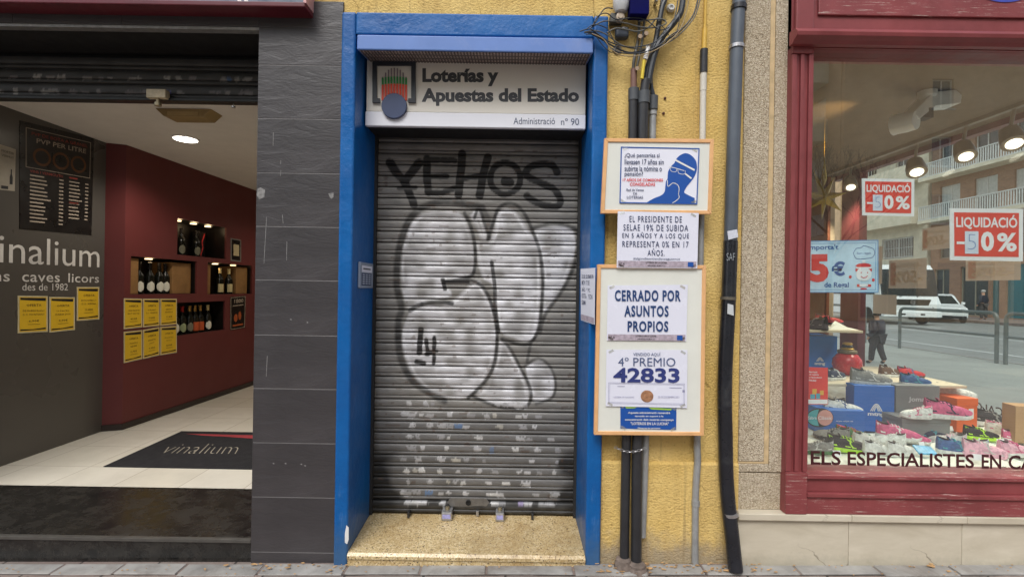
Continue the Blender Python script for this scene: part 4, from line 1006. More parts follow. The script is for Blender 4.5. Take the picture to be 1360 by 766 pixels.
# three conduits
cd = thing('conduit', atY(830, 745, 2.46), 'black round conduit, left one of the bundle behind the notice boards', 'pipe')
ptube(spts([(841, 132), (839, 300), (836, 420), (831, 620), (829, 742)]), 2.455, .0235, seg=14).build('tube', PIPEB, cd)
ptube([(841.5, 118), (841.3, 134)], 2.455, .027, seg=14).build('collar', M('collar_grey', S(72, 76, 80), .5), cd)
ptube([(841.7, 92), (841.5, 121)], 2.455, .016, seg=10).build('brown_tape', M('brown_tape', S(120, 88, 78), .6), cd)
p = atY(828, 738, 2.455); MB().lathe([(.046, 0), (.047, .02), (.040, .045), (.038, .048), (.038, .06), (.027, .066)], (p.x-.003, 2.445, -.01), seg=18).build('clay_foot', M('rusty_clay_foot', S(110, 98, 90), .85, bump=.9, bs=40, var=.45, vs=25, dirt=S(60, 50, 44), dirtamt=.8), cd)
cd = thing('conduit', atY(847, 755, 2.44), 'black round conduit, middle one of the bundle, standing on a clay foot', 'pipe')
ptube(spts([(854.5, 136), (852, 300), (850, 420), (846, 620), (845, 752)]), 2.445, .0265, seg=14).build('tube', PIPEB, cd)
ptube([(855.5, 122), (855, 138)], 2.445, .031, seg=14).build('collar', MATS['collar_grey'], cd)
ptube([(858, 106), (855.5, 124)], 2.445, .024, seg=12).build('reducer', PIPEB, cd)
p = atY(845, 748, 2.44); MB().lathe([(.05, 0), (.051, .015), (.044, .036), (.042, .038), (.042, .05), (.030, .056)], (p.x, 2.425, -.012), seg=18).build('clay_foot', MATS['rusty_clay_foot'], cd)
cd = thing('conduit', atY(857, 700, 2.475), 'grey galvanised conduit, right one of the bundle', 'pipe')
ptube(spts([(867, 145), (864, 300), (860, 450), (857, 600), (853, 712)]), 2.475, .0185, seg=12).build('tube', GALV, cd)
ptube([(867.8, 128), (867.2, 146)], 2.470, .0245, seg=12).build('collar', MATS['collar_grey'], cd)
ptube([(867, 144), (866.8, 153)], 2.474, .022, seg=12).build('ring', GALV, cd)
ptube(spts([(868.5, 130), (864, 110), (866, 75), (867, 60)]), 2.468, .012, seg=8).build('cable', CABLE, cd)
# chain round the bundle
ch = MB(); n_ = 11
for i in range(n_):
    t = i/(n_-1); a = 818+38*t; c_ = 594+3.2*math.sin(math.pi*t)*1.6 + 1*t
    p = atY(a, c_, 2.412 if .15 < t < .95 else 2.44); ring = []
    for k in range(11):
        an = k*2*math.pi/10; v = Vector((.0085*math.cos(an), 0, .005*math.sin(an)))
        if i % 2: v = Vector((v.x, v.z, 0))
        ring.append(p+v)
    ch.tube(ring, .0016, seg=5, cap=False)
tag(ch.build('chain', STEEL), 'thin steel chain tied round the black conduits below the notice boards', 'chain')
# thin pole: yellow, black sleeve, white, then grey
po_ = thing('thin_pipe', atY(922, 748, 2.47), 'thin straight pipe, yellow then white then grey, behind the right edge of the notice boards', 'pipe')
ptube([(938, -40), (936, 40)], 2.48, .0075, seg=10).build('yellow_tube', M('yellow_tube', S(216, 176, 76), .5), po_)
ptube([(936, 38), (935, 68)], 2.48, .0125, seg=10).build('yellow_sleeve', MATS['yellow_tube'], po_)
ptube([(935, 66), (934.3, 97)], 2.478, .0195, seg=12).build('black_sleeve', PIPEB, po_)
ptube([(934.3, 97), (933.8, 121)], 2.479, .017, seg=12).build('white_joint', M('dirty_white_pvc', S(206, 202, 190), .45, var=.12), po_)
ptube([(933.8, 121), (932, 260)], 2.479, .0155, seg=12).build('white_tube', MATS['dirty_white_pvc'], po_)
ptube(spts([(931.5, 255), (929, 400), (926, 575), (926.5, 610), (924.5, 640), (923.5, 670), (923, 748)]), 2.474, .0172, seg=12).build('grey_tube', GALV, po_)
ptube([(924, 664), (923.8, 671)], 2.474, .0205, seg=12).build('bracket', GALV, po_)
# drain pipe
dp = thing('drain_pipe', atY(978, 757, 2.40), 'thick drain pipe, blue-grey above and scuffed black below, bending outwards at its foot', 'pipe')
up = [(984, -60), (981.5, 0), (978.5, 60), (975.5, 150), (972, 260), (970, 330)]
ptube(spts(up), 2.455, .0325, seg=20).build('upper_tube', PIPEG, dp)
lo_ = [(970.4, 320), (967.5, 400), (963.5, 480), (962.5, 530), (963.5, 580), (964.5, 630), (967.5, 670), (971.5, 705), (977, 757)]
lo2 = spts(lo_); Ys = [2.455-.0*i for i in range(len(lo2))]
for i, q in enumerate(lo2):
    if q[1] > 640: Ys[i] = 2.455 - .055*((q[1]-640)/117)**1.3
ptube(lo2, Ys, .0352, seg=20).build('lower_tube', PIPEK, dp)
ptube([(981.2, 8), (980.8, 14)], 2.455, .039, seg=20).build('collar', PIPEK, dp)
ptube([(978.4, 61), (978.2, 65.5)], 2.455, .038, seg=20).build('clamp', STEEL, dp)
ptube([(967.2, 394), (967.0, 398)], 2.455, .0385, seg=20).build('clamp', M('grimy_clamp', S(90, 84, 74), .6), dp)
ptube([(970.2, 679.5), (970.8, 683.5)], 2.438, .0385, seg=20).build('clamp', STEEL, dp)
def pipe_sticker(pts, Y, matt, par):
    MB().slab([atY(a, c, Y) for a, c in pts], (0, .002, 0)).build('sticker', matt, par)
pipe_sticker([(966, 307), (979, 304.5), (980.5, 315), (967.5, 318.5)], 2.417, M('pipe_sticker', S(200, 204, 216), .6, vs=90, var=.15), dp)
pipe_sticker([(966.5, 403), (974, 405), (974.5, 419), (966, 416.5)], 2.415, M('torn_sticker', S(196, 200, 202), .6), dp)
# end tags small scrawl
a_ = MB(); cc = corners(965, 336, 976, 346, lambda a, c: atY(a, c, 2.416)); text(a_, 'SAF', cc, -.01); a_.build('scrawl', M('silver_scrawl', S(150, 156, 160), .6), dp)

# upper cables and fixtures
def cable(name, pts, Y, r, matt, label, grp='cables strung across the yellow wall'):
    o = ptube(spts(pts), Y, r, seg=8).build(name, matt); tag(o, label, 'cable', grp); return o
cable('cable', [(889, -60), (884, -5), (879, 12), (870, 60), (862, 90), (858, 112)], 2.455, .0125, CABLE, 'thickest dark cable running down into the middle conduit, inner strand')
cable('cable', [(911, -60), (906, 8), (897, 28), (883, 45), (873, 62), (866, 85), (861, 112)], 2.445, .0155, CABLE, 'thick dark cable curving down from the right into the middle conduit')
cable('cable', [(886, -50), (880, -2), (874, 30), (868, 62), (857, 95), (853, 115)], 2.463, .009, CABLE, 'dark cable left of the thick curved one')
cable('cable', [(849, 20), (848, 50), (842, 80), (841, 98)], 2.475, .008, CABLEG, 'grey cable dropping behind the navy box, left strand')
cable('cable', [(856, 22), (854, 48), (849, 75), (844, 98)], 2.47, .006, CABLEG, 'grey cable dropping behind the navy box, right strand')
cable('cable', [(932, -30), (924, 12), (914, 30), (900, 44), (888, 52), (880, 60), (858, 67), (835, 70), (815, 62), (795, 50), (780, 43)], 2.43, .0042, CABLE, 'long black cable looping from the top right to the blue lintel')
cable('cable', [(936, -30), (926, 14), (915, 33), (898, 50), (885, 58), (868, 65), (845, 65), (825, 60), (805, 46), (790, 41), (776, 43)], 2.425, .0032, CABLEG, 'long grey cable looping from the top right to the blue lintel')
cable('cable', [(776, 44), (790, 44), (803, 55), (815, 67), (830, 71), (855, 70), (876, 60), (890, 48), (903, 40)], 2.42, .0034, CABLE, 'lowest sagging black cable over the corner of the blue surround')
cable('cable', [(786, 37), (792, 28), (800, 15), (806, 11), (814, 12)], 2.425, .003, CABLE, 'short thin cable arching up to the white lamp')
cable('cable', [(784, 38), (800, 29), (818, 29), (835, 32), (850, 36), (868, 37), (884, 32), (880, 26), (860, 27), (848, 29)], 2.43, .0034, CABLEG, 'thin grey cable threading behind the navy box')
cable('cable', [(905, -20), (903, 10), (901, 35), (893, 52), (884, 40), (876, 32)], 2.42, .002, CABLE, 'thinnest black wire crossing the thick cables')
o = ptube([(855.5, 80), (852.5, 105)], 2.43, .0085, seg=8).build('cable_marker', M('yellow_tape', S(216, 190, 50), .5)); tag(o, 'yellow tape sleeve on the cables above the middle conduit', 'cable sleeve')
o = ptube([(861, 62), (857, 79)], 2.428, .011, seg=8).build('cable_marker', WHITE); tag(o, 'white tape sleeve on the cables above the yellow one', 'cable sleeve')
cable('cable', [(770, 42), (784, 39), (796, 47), (812, 57), (838, 63), (866, 58), (884, 44), (896, 24), (903, -20)], 2.415, .003, CABLE, 'black cable from the lintel running up right beside the thick curved cable')
cable('cable', [(778, 46), (790, 47), (800, 60), (812, 70), (818, 62), (813, 50), (806, 38), (790, 33), (780, 38)], 2.418, .0024, CABLE, 'small loose wire loop over the top right corner of the blue surround')
cable('cable', [(786, 37), (794, 22), (806, 18), (818, 26), (840, 24), (858, 27), (876, 40), (890, 36)], 2.422, .0026, CABLE, 'black wire draped under the white lamp and navy box')
cable('cable', [(806, 44), (818, 38), (834, 40), (848, 42), (862, 36), (872, 25), (884, 28)], 2.435, .004, CABLEG, 'thicker grey cable crossing level with the junction box')
cable('cable', [(918, -20), (912, 14), (904, 38), (890, 54), (872, 66), (850, 74), (826, 74), (812, 66), (801, 52), (786, 45)], 2.412, .0026, M('tan_cable', S(150, 130, 96), .5), 'tan cable looping parallel to the long black one')
jb = thing('junction_box', atY(825, 46, 2.48), 'small dark grey junction box under the cables', 'box')
p = atY(825.5, 46, 2.48); MB().box(p.x-.034, p.x+.034, 2.455, 2.5, p.z-.025, p.z+.03).build('casing', M('slate_grey_plastic', S(60, 68, 80), .5), jb, bevel=.012, seg=3)
MB().lathe([(.006, 0), (.006, .004)], (p.x+.003, 2.4555, p.z+.018), (0, -1, 0), 10).build('screw', STEEL, jb)
p = atY(820.5, 64, 2.48); o = MB().lathe([(.024, 0), (.022, .008), (.014, .010), (.010, .003)], (p.x, 2.498, p.z), (0, -1, 0), 16).build('wall_plug', M('plug_grey', S(120, 112, 98), .6)); tag(o, 'round worn wall plug below the junction box', 'fixing')
bl = thing('wall_lamp', atY(825, 10, 2.47), 'frosted white bulkhead lamp cut off by the top of the photo', 'lamp')
p = atY(825, 2, 2.44); MB().lathe([(.0, 0), (.028, .006), (.040, .03), (.042, .06), (.042, .14)], (p.x, 2.44, atY(825, 18, 2.44).z), (0, 0, 1), 20).build('globe', M('frosted_plastic', S(196, 198, 200), .3), bl)
p = atY(824, 22, 2.43); MB().lathe([(.021, 0), (.021, .03), (.012, .032), (.012, .036)], (p.x, 2.46, p.z), (0, -1, 0), 18).build('bracket_knob', M('aged_white_knob', S(176, 160, 140), .5), bl)
MB().box(p.x-.045, p.x+.02, 2.45, 2.5, p.z-.012, p.z+.03).build('bracket', CABLEG, bl, bevel=.004)
p0, p1 = atY(835, 23, 2.43), atY(860, 23, 2.43)
nb_ = thing('hanging_box', p0, 'navy blue flat box hanging at the top beside the white lamp', 'box')
MB().box(p0.x, p1.x, 2.40, 2.46, p0.z, p0.z+.3).build('casing', M('navy_panel', S(10, 12, 74), .8, spec=.1), nb_, bevel=.003)
p = atY(891, 11, 2.49); o = MB().lathe([(.02, 0), (.022, .008), (.015, .02), (.010, .02), (.010, .012)], (p.x, 2.498, p.z), (0, -1, 0), 14).build('cable_anchor', WHITE); tag(o, 'white round cable anchor behind the thick dark cables', 'fixing')
p = atY(870, 5, 2.49); o = MB().lathe([(.008, 0), (.010, .03), (.004, .04)], (p.x, 2.498, p.z), (0, -1, 0), 8).build('wall_screw', STEEL); tag(o, 'steel screw left of the thick dark cables at the top', 'screw')
for i, (a, c) in enumerate(((856, 49), (848, 53), (844, 95))):
    p = atY(a, c, 2.46); o = MB().lathe([(.007, 0), (.007, .03), (.011, .03), (.011, .035)], (p.x, p.y, p.z), (0, -1, 0), 8).build('cable_clip', M('clip_brass', S(150, 130, 110), .5, .5)); tag(o, ['right one of the two metal cable clips under the navy box', 'left one of the two metal cable clips under the navy box', 'metal cable clip on the brown taped cable'][i], 'clip')

# ============================================================ NOTICE BOARDS AND PAPERS
def board(x0, y0, x1, y1, xb0, xb1, Y, label, d=.022):
    r = thing('notice_board', atY((x0+x1)/2, y1, Y), label, 'notice board', 'wood framed notice boards hung over the pipes')
    c = [atY(x0, y0, Y), atY(x1, y0+1.2, Y), atY(xb1, y1, Y), atY(xb0, y1-1.2, Y)]
    w = .0185; U = (c[1]-c[0]).normalized(); V = (c[3]-c[0]).normalized()
    ci = [c[0]+U*w+V*w, c[1]-U*w+V*w, c[2]-U*w-V*w, c[3]+U*w-V*w]
    for i in range(4):
        j = (i+1) % 4; MB().slab([c[i], c[j], ci[j], ci[i]], (0, d, 0)).build('frame_rail', PINE, r, bevel=.002)
    MB().slab([p + Vector((0, .006, 0)) for p in ci], (0, .01, 0)).build('face', BOARD, r)
    return r
BY = 2.39
board(803, 183.5, 948.5, 284.5, 798, 945, BY, 'upper small notice board with pale wood frame holding the blue head poster')
board(793.5, 351, 938, 578.5, 789, 935, BY+.004, 'lower tall notice board with pale wood frame holding the closed notice')
TAPE = m_glass('clear_tape', (.9, .88, .82), 2.0, .35, .05)
def paper(c4, Y, name, label, matt=PAPER, th=.0012, cat='poster', tape=True):
    c = [atY(a, b, Y) for a, b in c4]; r = thing(name, (c[2]+c[3])/2, label, cat)
    # a gently buckled sheet with real thickness
    n = 10; mb = MB(); rr = random.Random(int(c4[0][0]*7+c4[0][1])); ph = rr.uniform(0, 6)
    def P(i, j, b): 
        u, v = i/n, j/n; return lerp4(c, u, v) + Vector((0, (-.0004*abs(math.sin(3*u+ph)*math.sin(4*v+ph))) + (th if b else 0), 0))
    m_ = n+1; vs = [P(i, j, b) for b in (0, 1) for j in range(m_) for i in range(m_)]; K = m_*m_
    fs = []
    for j in range(n):
        for i in range(n):
            a = j*m_+i; fs += [(a, a+m_, a+m_+1, a+1), (K+a, K+a+1, K+a+m_+1, K+a+m_)]
    e = [i for i in range(m_)] + [j*m_+n for j in range(1, m_)] + [n*m_+i for i in range(n-1, -1, -1)] + [j*m_ for j in range(n-1, 0, -1)]
    for k in range(len(e)): a, b = e[k], e[(k+1) % len(e)]; fs.append((a, b, K+b, K+a))
    mb.add(vs, fs, False); mb.build('sheet', matt, r)
    if tape:
        for (u, v, a) in ((.06, .03, .5), (.94, .04, -.5), (.05, .96, -.5), (.95, .96, .5)):
            w, h = .0135*1, .006; p = lerp4(c, u, v) + Vector((rr.uniform(-.003, .003), -.0016, 0)); q = [Vector((x*math.cos(a)-z*math.sin(a), 0, x*math.sin(a)+z*math.cos(a))) for x, z in ((-w, -h), (w, -h), (w, h), (-w, h))]
            MB().quad(*[p+k for k in q]).build('tape', TAPE, r)
    return r, c
def fitY(Y): return lambda a, c: atY(a, c, Y)
def tl(mb, s, x0, y0, x1, y1, Y, bold=0, tilt=0.006, **k):   # text line in a pixel box, sheared to follow the sheet
    d = (x1-x0)*tilt
    text(mb, s, [atY(x0, y0, Y), atY(x1, y0+d, Y), atY(x1, y1+d, Y), atY(x0, y1, Y)], bold, **k)
# upper poster
r, c = paper([(824.5, 195), (929, 197), (926, 271.5), (822.5, 270)], BY+.003, 'protest_poster', 'white poster with a blue thinking man silhouette on the upper notice board')
a_ = MB(); outline(a_, .0, .0, 1, 1, .014, .02, c, .0018)
def hp(pts): return [((x-250)/430*1.0, (y-82)/302) for x, y in pts]   # measured on the enlarged poster
head = smooth([(545,165),(560,135),(590,114),(615,112),(640,125),(662,150),(670,185),(666,215),(655,240),(640,262),(618,290),(605,318),(618,330),(650,345),(664,350)], 5) + [(664,382),(400,378)] + smooth([(400,378),(440,355),(480,338),(497,318),(500,290),(503,262),(510,250),(512,215),(520,195),(530,180),(545,165)], 4)
hh_ = hp(head); cen = (.80, .62)
# triangulate the concave outline via bmesh-free fan by strips: use ngon tessellation
from mathutils.geometry import tessellate_polygon
def cpoly(mb, pts, c, off):
    n = (c[1]-c[0]).cross(c[3]-c[0]).normalized(); n = n if n.dot(EYE-c[0]) > 0 else -n
    tri = tessellate_polygon([[Vector((u, v, 0)) for u, v in pts]])
    mb.add([lerp4(c, u, v)+n*off for u, v in pts], [tuple(t) for t in tri])
cpoly(a_, hh_[:-1], c, .0016); a_.build('blue_print', PBLUE, r)
a_ = MB(); A_ = 1.42
stroke(a_, hp([(553,150),(655,200)]), .022, c, .0024, A_); stroke(a_, hp([(517,185),(545,190),(600,205)]), .008, c, .0024, A_); stroke(a_, hp([(608,222),(640,245)]), .02, c, .0024, A_)
stroke(a_, hp(smooth([(525,190),(527,205),(540,212),(556,210),(560,196)], 3)), .006, c, .0024, A_); stroke(a_, hp(smooth([(565,200),(570,218),(590,224),(605,220),(606,205)], 3)), .006, c, .0024, A_)
stroke(a_, hp(smooth([(510,258),(515,290),(540,272),(565,280),(576,300),(574,330),(578,350),(560,368),(543,378)], 4)), .009, c, .0024, A_)
a_.build('white_line', WHITE, r)
a_ = MB(); Yt = BY+.001
tl(a_, '¿Qué pensarías si', 829.5, 203.5, 876, 210.5, Yt, .008); tl(a_, 'llevasen 17 años sin', 829.5, 211.5, 881.5, 218.5, Yt, .008); tl(a_, 'subirte la nómina o', 829.5, 220.2, 879, 227.5, Yt, .008); tl(a_, 'pensión?', 829.5, 228, 854, 235.5, Yt, .008)
tl(a_, 'Red de Ventas', 832, 250.5, 855, 254, Yt, .008); tl(a_, 'DE', 841, 255.7, 846, 258.8, Yt, .01); tl(a_, 'LOTERIAS', 832.5, 260.3, 854, 264, Yt, .012)
a_.build('dark_lettering', INK, r)
a_ = MB(); tl(a_, '17 AÑOS DE COMISIONES', 827, 236.3, 880.5, 241, Yt, .02); tl(a_, 'CONGELADAS', 836.5, 242.6, 870, 247, Yt, .02); a_.build('red_lettering', INKR, r)
# middle paper
r, c = paper([(820.5, 280.5), (928, 283), (926, 356.5), (819, 355.5)], BY-.003, 'protest_notice', 'white sheet reading EL PRESIDENTE DE SELAE, bridging the gap between the two notice boards', PAPER2, cat='notice')
a_ = MB(); Yt = BY-.0045
for s, x0, y0, x1, y1 in (('EL PRESIDENTE DE', 836, 286.8, 905.5, 295), ('SELAE 19% DE SUBIDA', 828, 298, 914, 306.3), ('EN 5 AÑOS Y A LOS QUE', 826.5, 308, 915, 317), ('REPRESENTA 0% EN 17', 826.5, 320, 914.5, 328), ('AÑOS.', 860, 330, 882.5, 339.7)):
    tl(a_, s, x0, y0, x1, y1, Yt, .006, .01, space=1.22)
tl(a_, '#algúndíaentiendanseguernos', 841, 341.7, 903, 345.7, Yt, .0, .01); a_.build('lettering', INK, r)
def band(r, c, v0, v1, Y):
    a_ = MB(); rectp(a_, .012, v0, .985, v1, c, .0016); a_.build('photo_strip', BAND, r)
    a_ = MB(); h = v1-v0
    text(a_, '17 A', [lerp4(c, *q) for q in ((.03, v0+h*.3), (.1, v0+h*.3), (.1, v0+h*.7), (.03, v0+h*.7))], .01, .0022); text(a_, 'LOTEROS EN LA LUCHA', [lerp4(c, *q) for q in ((.36, v0+h*.12), (.62, v0+h*.12), (.62, v0+h*.42), (.36, v0+h*.42))], .02, .0022)
    text(a_, 'SERVICIO PÚBLICO', [lerp4(c, *q) for q in ((.38, v0+h*.58), (.6, v0+h*.58), (.6, v0+h*.88), (.38, v0+h*.88))], .02, .0022); a_.build('strip_lettering', INKB, r)
    a_ = MB(); rectp(a_, .88, v0+h*.12, .95, v0+h*.88, c, .0022); a_.build('strip_logo', PBLUE, r)
band(r, c, .875, .985, 0)
# CERRADO
r, c = paper([(807, 379), (913.5, 378), (911.5, 453), (806, 452)], BY+.006, 'closed_notice', 'white sheet reading CERRADO POR ASUNTOS PROPIOS on the lower notice board', PAPER2, cat='notice')
a_ = MB(); Yt = BY+.0045
tl(a_, 'CERRADO POR', 816.5, 385, 904, 400, Yt, .034, .004, space=1.16); tl(a_, 'ASUNTOS', 829, 405.5, 888, 420.5, Yt, .034, .004, space=1.16); tl(a_, 'PROPIOS', 833.5, 426, 887.5, 440.5, Yt, .034, .004, space=1.16); a_.build('lettering', M('deep_blue_ink', S(30, 62, 112), .6, bump=0), r)
band(r, c, .885, .995, 0)
# 4 premio
r, c = paper([(805.5, 464), (913, 464.5), (912.5, 541.5), (804.5, 539)], BY+.004, 'prize_notice', 'white certificate reading 4º PREMIO 42833 on the lower notice board', PAPER2, cat='notice')
a_ = MB(); Yt = BY+.0025
tl(a_, 'VENDIDO AQUÍ', 841, 467.2, 877, 473, Yt, .003); tl(a_, '4º PREMIO', 821, 474.5, 897, 486, Yt, 0)
a_.build('lettering', M('steel_blue_ink', S(78, 92, 130), .6, bump=0), r)
a_ = MB(); tl(a_, '42833', 814.5, 488, 902.5, 507.5, Yt, .03); a_.build('number', M('indigo_ink', S(44, 56, 120), .6, bump=0), r)
a_ = MB(); outline(a_, .03, .58, .97, .95, .004, .005, c, .0016); outline(a_, .045, .60, .955, .93, .003, .004, c, .0016)
for (x0, x1) in ((815, 842), (874, 902)): tl(a_, 'LOTERÍA DE NAVIDAD' if x0 < 850 else '22 DE DICIEMBRE 2021', x0, 525.5, x1, 528, Yt, 0)
rectp(a_, .14, .64, .23, .65, c, .0016); rectp(a_, .78, .65, .93, .66, c, .0016); rectp(a_, .94, .69, .97, .73, c, .0016); a_.build('fine_print', M('lilac_fine_print', S(150, 150, 180), .6, bump=0), r)
a_ = MB(); ell(a_, .505, .81, .078, .105, c, .0020); a_.build('round_picture', M('copper_ball_print', S(160, 116, 86), .5, vs=60, var=.5), r)
# blue poster under
r, c = paper([(824, 538), (898.5, 541), (898, 570.5), (824, 568.5)], BY+.0075, 'support_poster', 'small blue poster with white text at the foot of the lower notice board', PBLUE)
a_ = MB(); Yt = BY+.006
for s, x0, y0, x1, y1 in (('Aquesta administració romandrà', 834, 546.2, 890, 549.6), ('tancada en suport a la', 843, 551, 881, 553.8), ('concentració dels nostres companys', 830, 555.3, 894.5, 558.8), ('"LOTEROS EN LA LUCHA"', 837.5, 560, 888, 563.8), ('Dimecres les protestes', 847, 567, 877, 569.6)): tl(a_, s, x0, y0, x1, y1, Yt, .02)
a_.build('lettering', WHITE, r)
a_ = MB(); poly(a_, [(.08, .04), (.3, .04), (.25, .1), (.1, .12)], c, .0016); poly(a_, [(.5, .04), (.92, .05), (.9, .13), (.55, .12)], c, .0016); a_.build('green_motif', M('lime_print', S(150, 190, 70), .6), r)
# folded paper on the right jamb
cc = [atY(771, 357, 2.60), atY(790.5, 355.5, 2.385), atY(789.5, 431, 2.385), atY(771.5, 425, 2.60)]
cc[0].x = min(cc[0].x, dx1-.004); 
r = thing('side_notice', (cc[2]+cc[3])/2, 'narrow-looking white sheet bent around the right blue jamb beside the lower notice board', 'notice')
MB().slab(cc, (0.001, .001, 0)).build('sheet', PAPER, r)
a_ = MB()
for k, s in enumerate(('ÉS DEL GLOBAR EN', 'MON 17 DE', 'AÑOS Y PIC', 'EXTRA DEON', 'SUMA')):
    w = [.8, .55, .6, .75, .3][k]; text(a_, s, [lerp4(cc, *q) for q in ((.1, .1+k*.125), (.1+w, .1+k*.125), (.1+w, .19+k*.125), (.1, .19+k*.125))], .01)
a_.build('lettering', INK, r); a_ = MB(); rectp(a_, .03, .88, .97, .985, cc); a_.build('photo_strip', BAND, r)

# ============================================================ SHOE SHOP FRONT
def cornerbox(mb, *a): return mb.box(*a)
cx0 = 3.62
pb = thing('marble_plinth', (2.3, 2.46, 0), 'cream marble plinth with cracked panels under the shoe shop window', 'plinth')
zt0 = ZZ(684, 2.44, 1030); zt1 = zt0+.034; zt1 = ZZ(683.5, 2.445, 1130)
zt0 = ZZ(692.5, 2.445, 1130)
jx = [XX(980, 2.455, 715), XX(1128.5, 2.455, 715), XX(1279.5, 2.455, 715), 3.3, cx0]
for a, b in zip(jx[:-1], jx[1:]): MB().box(a+.001, b-.001, 2.462, 2.9, -.1, zt0-.002).build('panel', MARBLE, pb, bevel=.003)
tj = [XX(980, 2.445, 685), XX(1131, 2.445, 685), XX(1284, 2.445, 685), cx0+.02]
for a, b in zip(tj[:-1], tj[1:]): MB().box(a+.0008, b-.0008, 2.44, 2.9, zt0, zt1).build('coping', MARBLE, pb, bevel=.004)
MB().box(cx0-.30, cx0, 2.9, 5.4, -.1, zt0-.002).build('panel', MARBLE, pb); MB().box(cx0-.30, cx0+.02, 2.9, 5.4, zt0, zt1).build('coping', MARBLE, pb)
# red frame
rf = thing('red_shopfront', (2.3, 2.45, zt1), 'dark red painted timber shopfront framing the shoe shop window', 'shopfront')
rp0, rp1 = XX(1048.5, 2.44, 383)-.002, XX(1076.5, 2.44, 383)
zc0, zc1 = ZZ(54, 2.40, 1070), ZZ(40, 2.40, 1070)
MB().box(rp0, rp1, 2.455, 2.60, zt1, 3.6).build('pilaster', RED, rf, bevel=.003)
rw_ = rp1-rp0
for a, b in ((.0, .22), (.40, .58), (.78, 1.0)):
    MB().box(rp0+rw_*a+.0005, rp0+rw_*b-.0005, 2.441, 2.456, ZZ(626, 2.44, 1060), ZZ(72, 2.44, 1060)).build('fillet', RED, rf, bevel=.002)
MB().box(rp0+.001, rp1-.001, 2.440, 2.456, zt1+.001, ZZ(627, 2.44, 1060)).build('pilaster_base', REDCHIP, rf, bevel=.003)
MB().box(rp0+.001, rp1-.001, 2.440, 2.456, ZZ(71, 2.44, 1060), zc0).build('pilaster_cap', RED, rf, bevel=.003)
prof = [(0, zc0-.012), (.03, zc0-.012), (.045, zc0+.0), (.07, zc0+.012), (.075, zc0+.03), (.055, zc1), (0, zc1+.006)]
MB().add([(x_, 2.44-a, z) for x_ in (rp0-.02, 3.75) for a, z in prof], [(i, (i+1) % 7, (i+1) % 7+7, i+7) for i in range(7)] + [tuple(range(6, -1, -1)), tuple(range(7, 14))]).build('cornice', RED, rf, bevel=.002)
MB().box(rp0+.0, cx0+.0, 2.452, 2.62, zc0-.01, 3.6).build('head_board', RED, rf)
MB().box(rp1+.02, cx0-.1, 2.440, 2.4515, ZZ(20, 2.44, 1100), 3.55).build('frieze_panel', REDCHIP, rf, bevel=.004)
MB().box(rp0+.01, rp1-.01, 2.430, 2.4515, zc1+.02, 3.55).build('upper_pilaster', RED, rf, bevel=.005)
zg1 = ZZ(69, 2.50, 1200); zg0 = ZZ(629.5, 2.47, 1200)
MB().box(rp1, cx0-.02, 2.47, 2.60, zg1, zc0-.011).build('top_rail', RED, rf)
zr = [ZZ(y, 2.45, 1200) for y in (668.5, 661, 655, 642, 637, 631)]
MB().box(rp1+.0, cx0-.02, 2.448, 2.60, zt1+.0005, zr[1]).build('bottom_rail', REDCHIP, rf, bevel=.003)
MB().box(rp1+.0, cx0-.02, 2.436, 2.60, zr[1]+.0005, zr[2]).build('lower_moulding', REDCHIP, rf, bevel=.004)
MB().box(rp1+.0, cx0-.02, 2.456, 2.60, zr[2]+.0005, zr[4]).build('rail_panel', RED, rf, bevel=.002)
MB().box(rp1+.0, cx0-.02, 2.440, 2.60, zr[4]+.0005, zg0+.0).build('sill_moulding', REDCHIP, rf, bevel=.004)
MB().box(cx0-.12, cx0+.01, 2.44, 2.60, zt1+.0004, 3.6).build('corner_post', RED, rf)
MB().box(cx0-.06, cx0+.01, 2.601, 5.35, zt1+.0004, zg0-.01).build('side_rail', RED, rf)
MB().box(cx0-.06, cx0+.01, 2.601, 5.35, zg1-.02, 3.6).build('side_head', RED, rf)
py0, py1 = atX(1145, 300, 3.58).y, atX(1130, 300, 3.58).y
MB().box(cx0-.07, cx0+.01, py0, py1+.1, zg0-.01, zg1-.02).build('side_post', RED, rf)
# blue oval logo on the frieze
a_ = MB(); P2 = lambda a, c: atY(a, c, 2.438)
cc = corners(1295, -40, 1375, 3.5, P2); ell(a_, .5, .5, .5, .5, cc, .001, 40); a_.build('blue_oval', M('cobalt_oval', S(60, 74, 170), .5), rf)
# panes
GL = m_glass('shop_window_glass', (.90, .96, .94), 1.0, .035, .09)
pn = MB().quad((rp1-.01, 2.5, zg0-.01), (cx0-.11, 2.5, zg0-.01), (cx0-.11, 2.5, zg1+.01), (rp1-.01, 2.5, zg1+.01)).build('window_pane', GL, rf)
GL2 = m_glass('side_window_glass', (.94, .97, .96), 1.0, .03)
GX = 3.585
MB().quad((GX, 2.6, zg0-.02), (GX, py0, zg0-.02), (GX, py0, zg1-.01), (GX, 2.6, zg1-.01)).build('side_pane', GL2, rf)
# letters on glass
YG = 2.497; vin = M('dark_maroon_vinyl', S(64, 22, 28), .5, bump=0)
wl0 = thing('window_lettering', atY(1076, 617, YG), 'dark maroon lettering along the foot of the shoe shop window', 'lettering')
for w_, xa, xb in (('ELS', 1076.5, 1116.5), ('ESPECIALISTES', 1125.5, 1293.5), ('EN', 1303.5, 1329.5), ('CALÇAT', 1339, 1434)):
    dy = lambda x: (x-1076.5)*.0224
    a_ = MB(); ex = 4.5 if w_ == 'CALÇAT' else 0
    text(a_, w_, [atY(xa, 598+dy(xa), YG), atY(xb, 598+dy(xb), YG), atY(xb, 616.5+dy(xb)+ex, YG), atY(xa, 616.5+dy(xa)+ex, YG)], .02, .001); a_.build('word', vin, wl0)
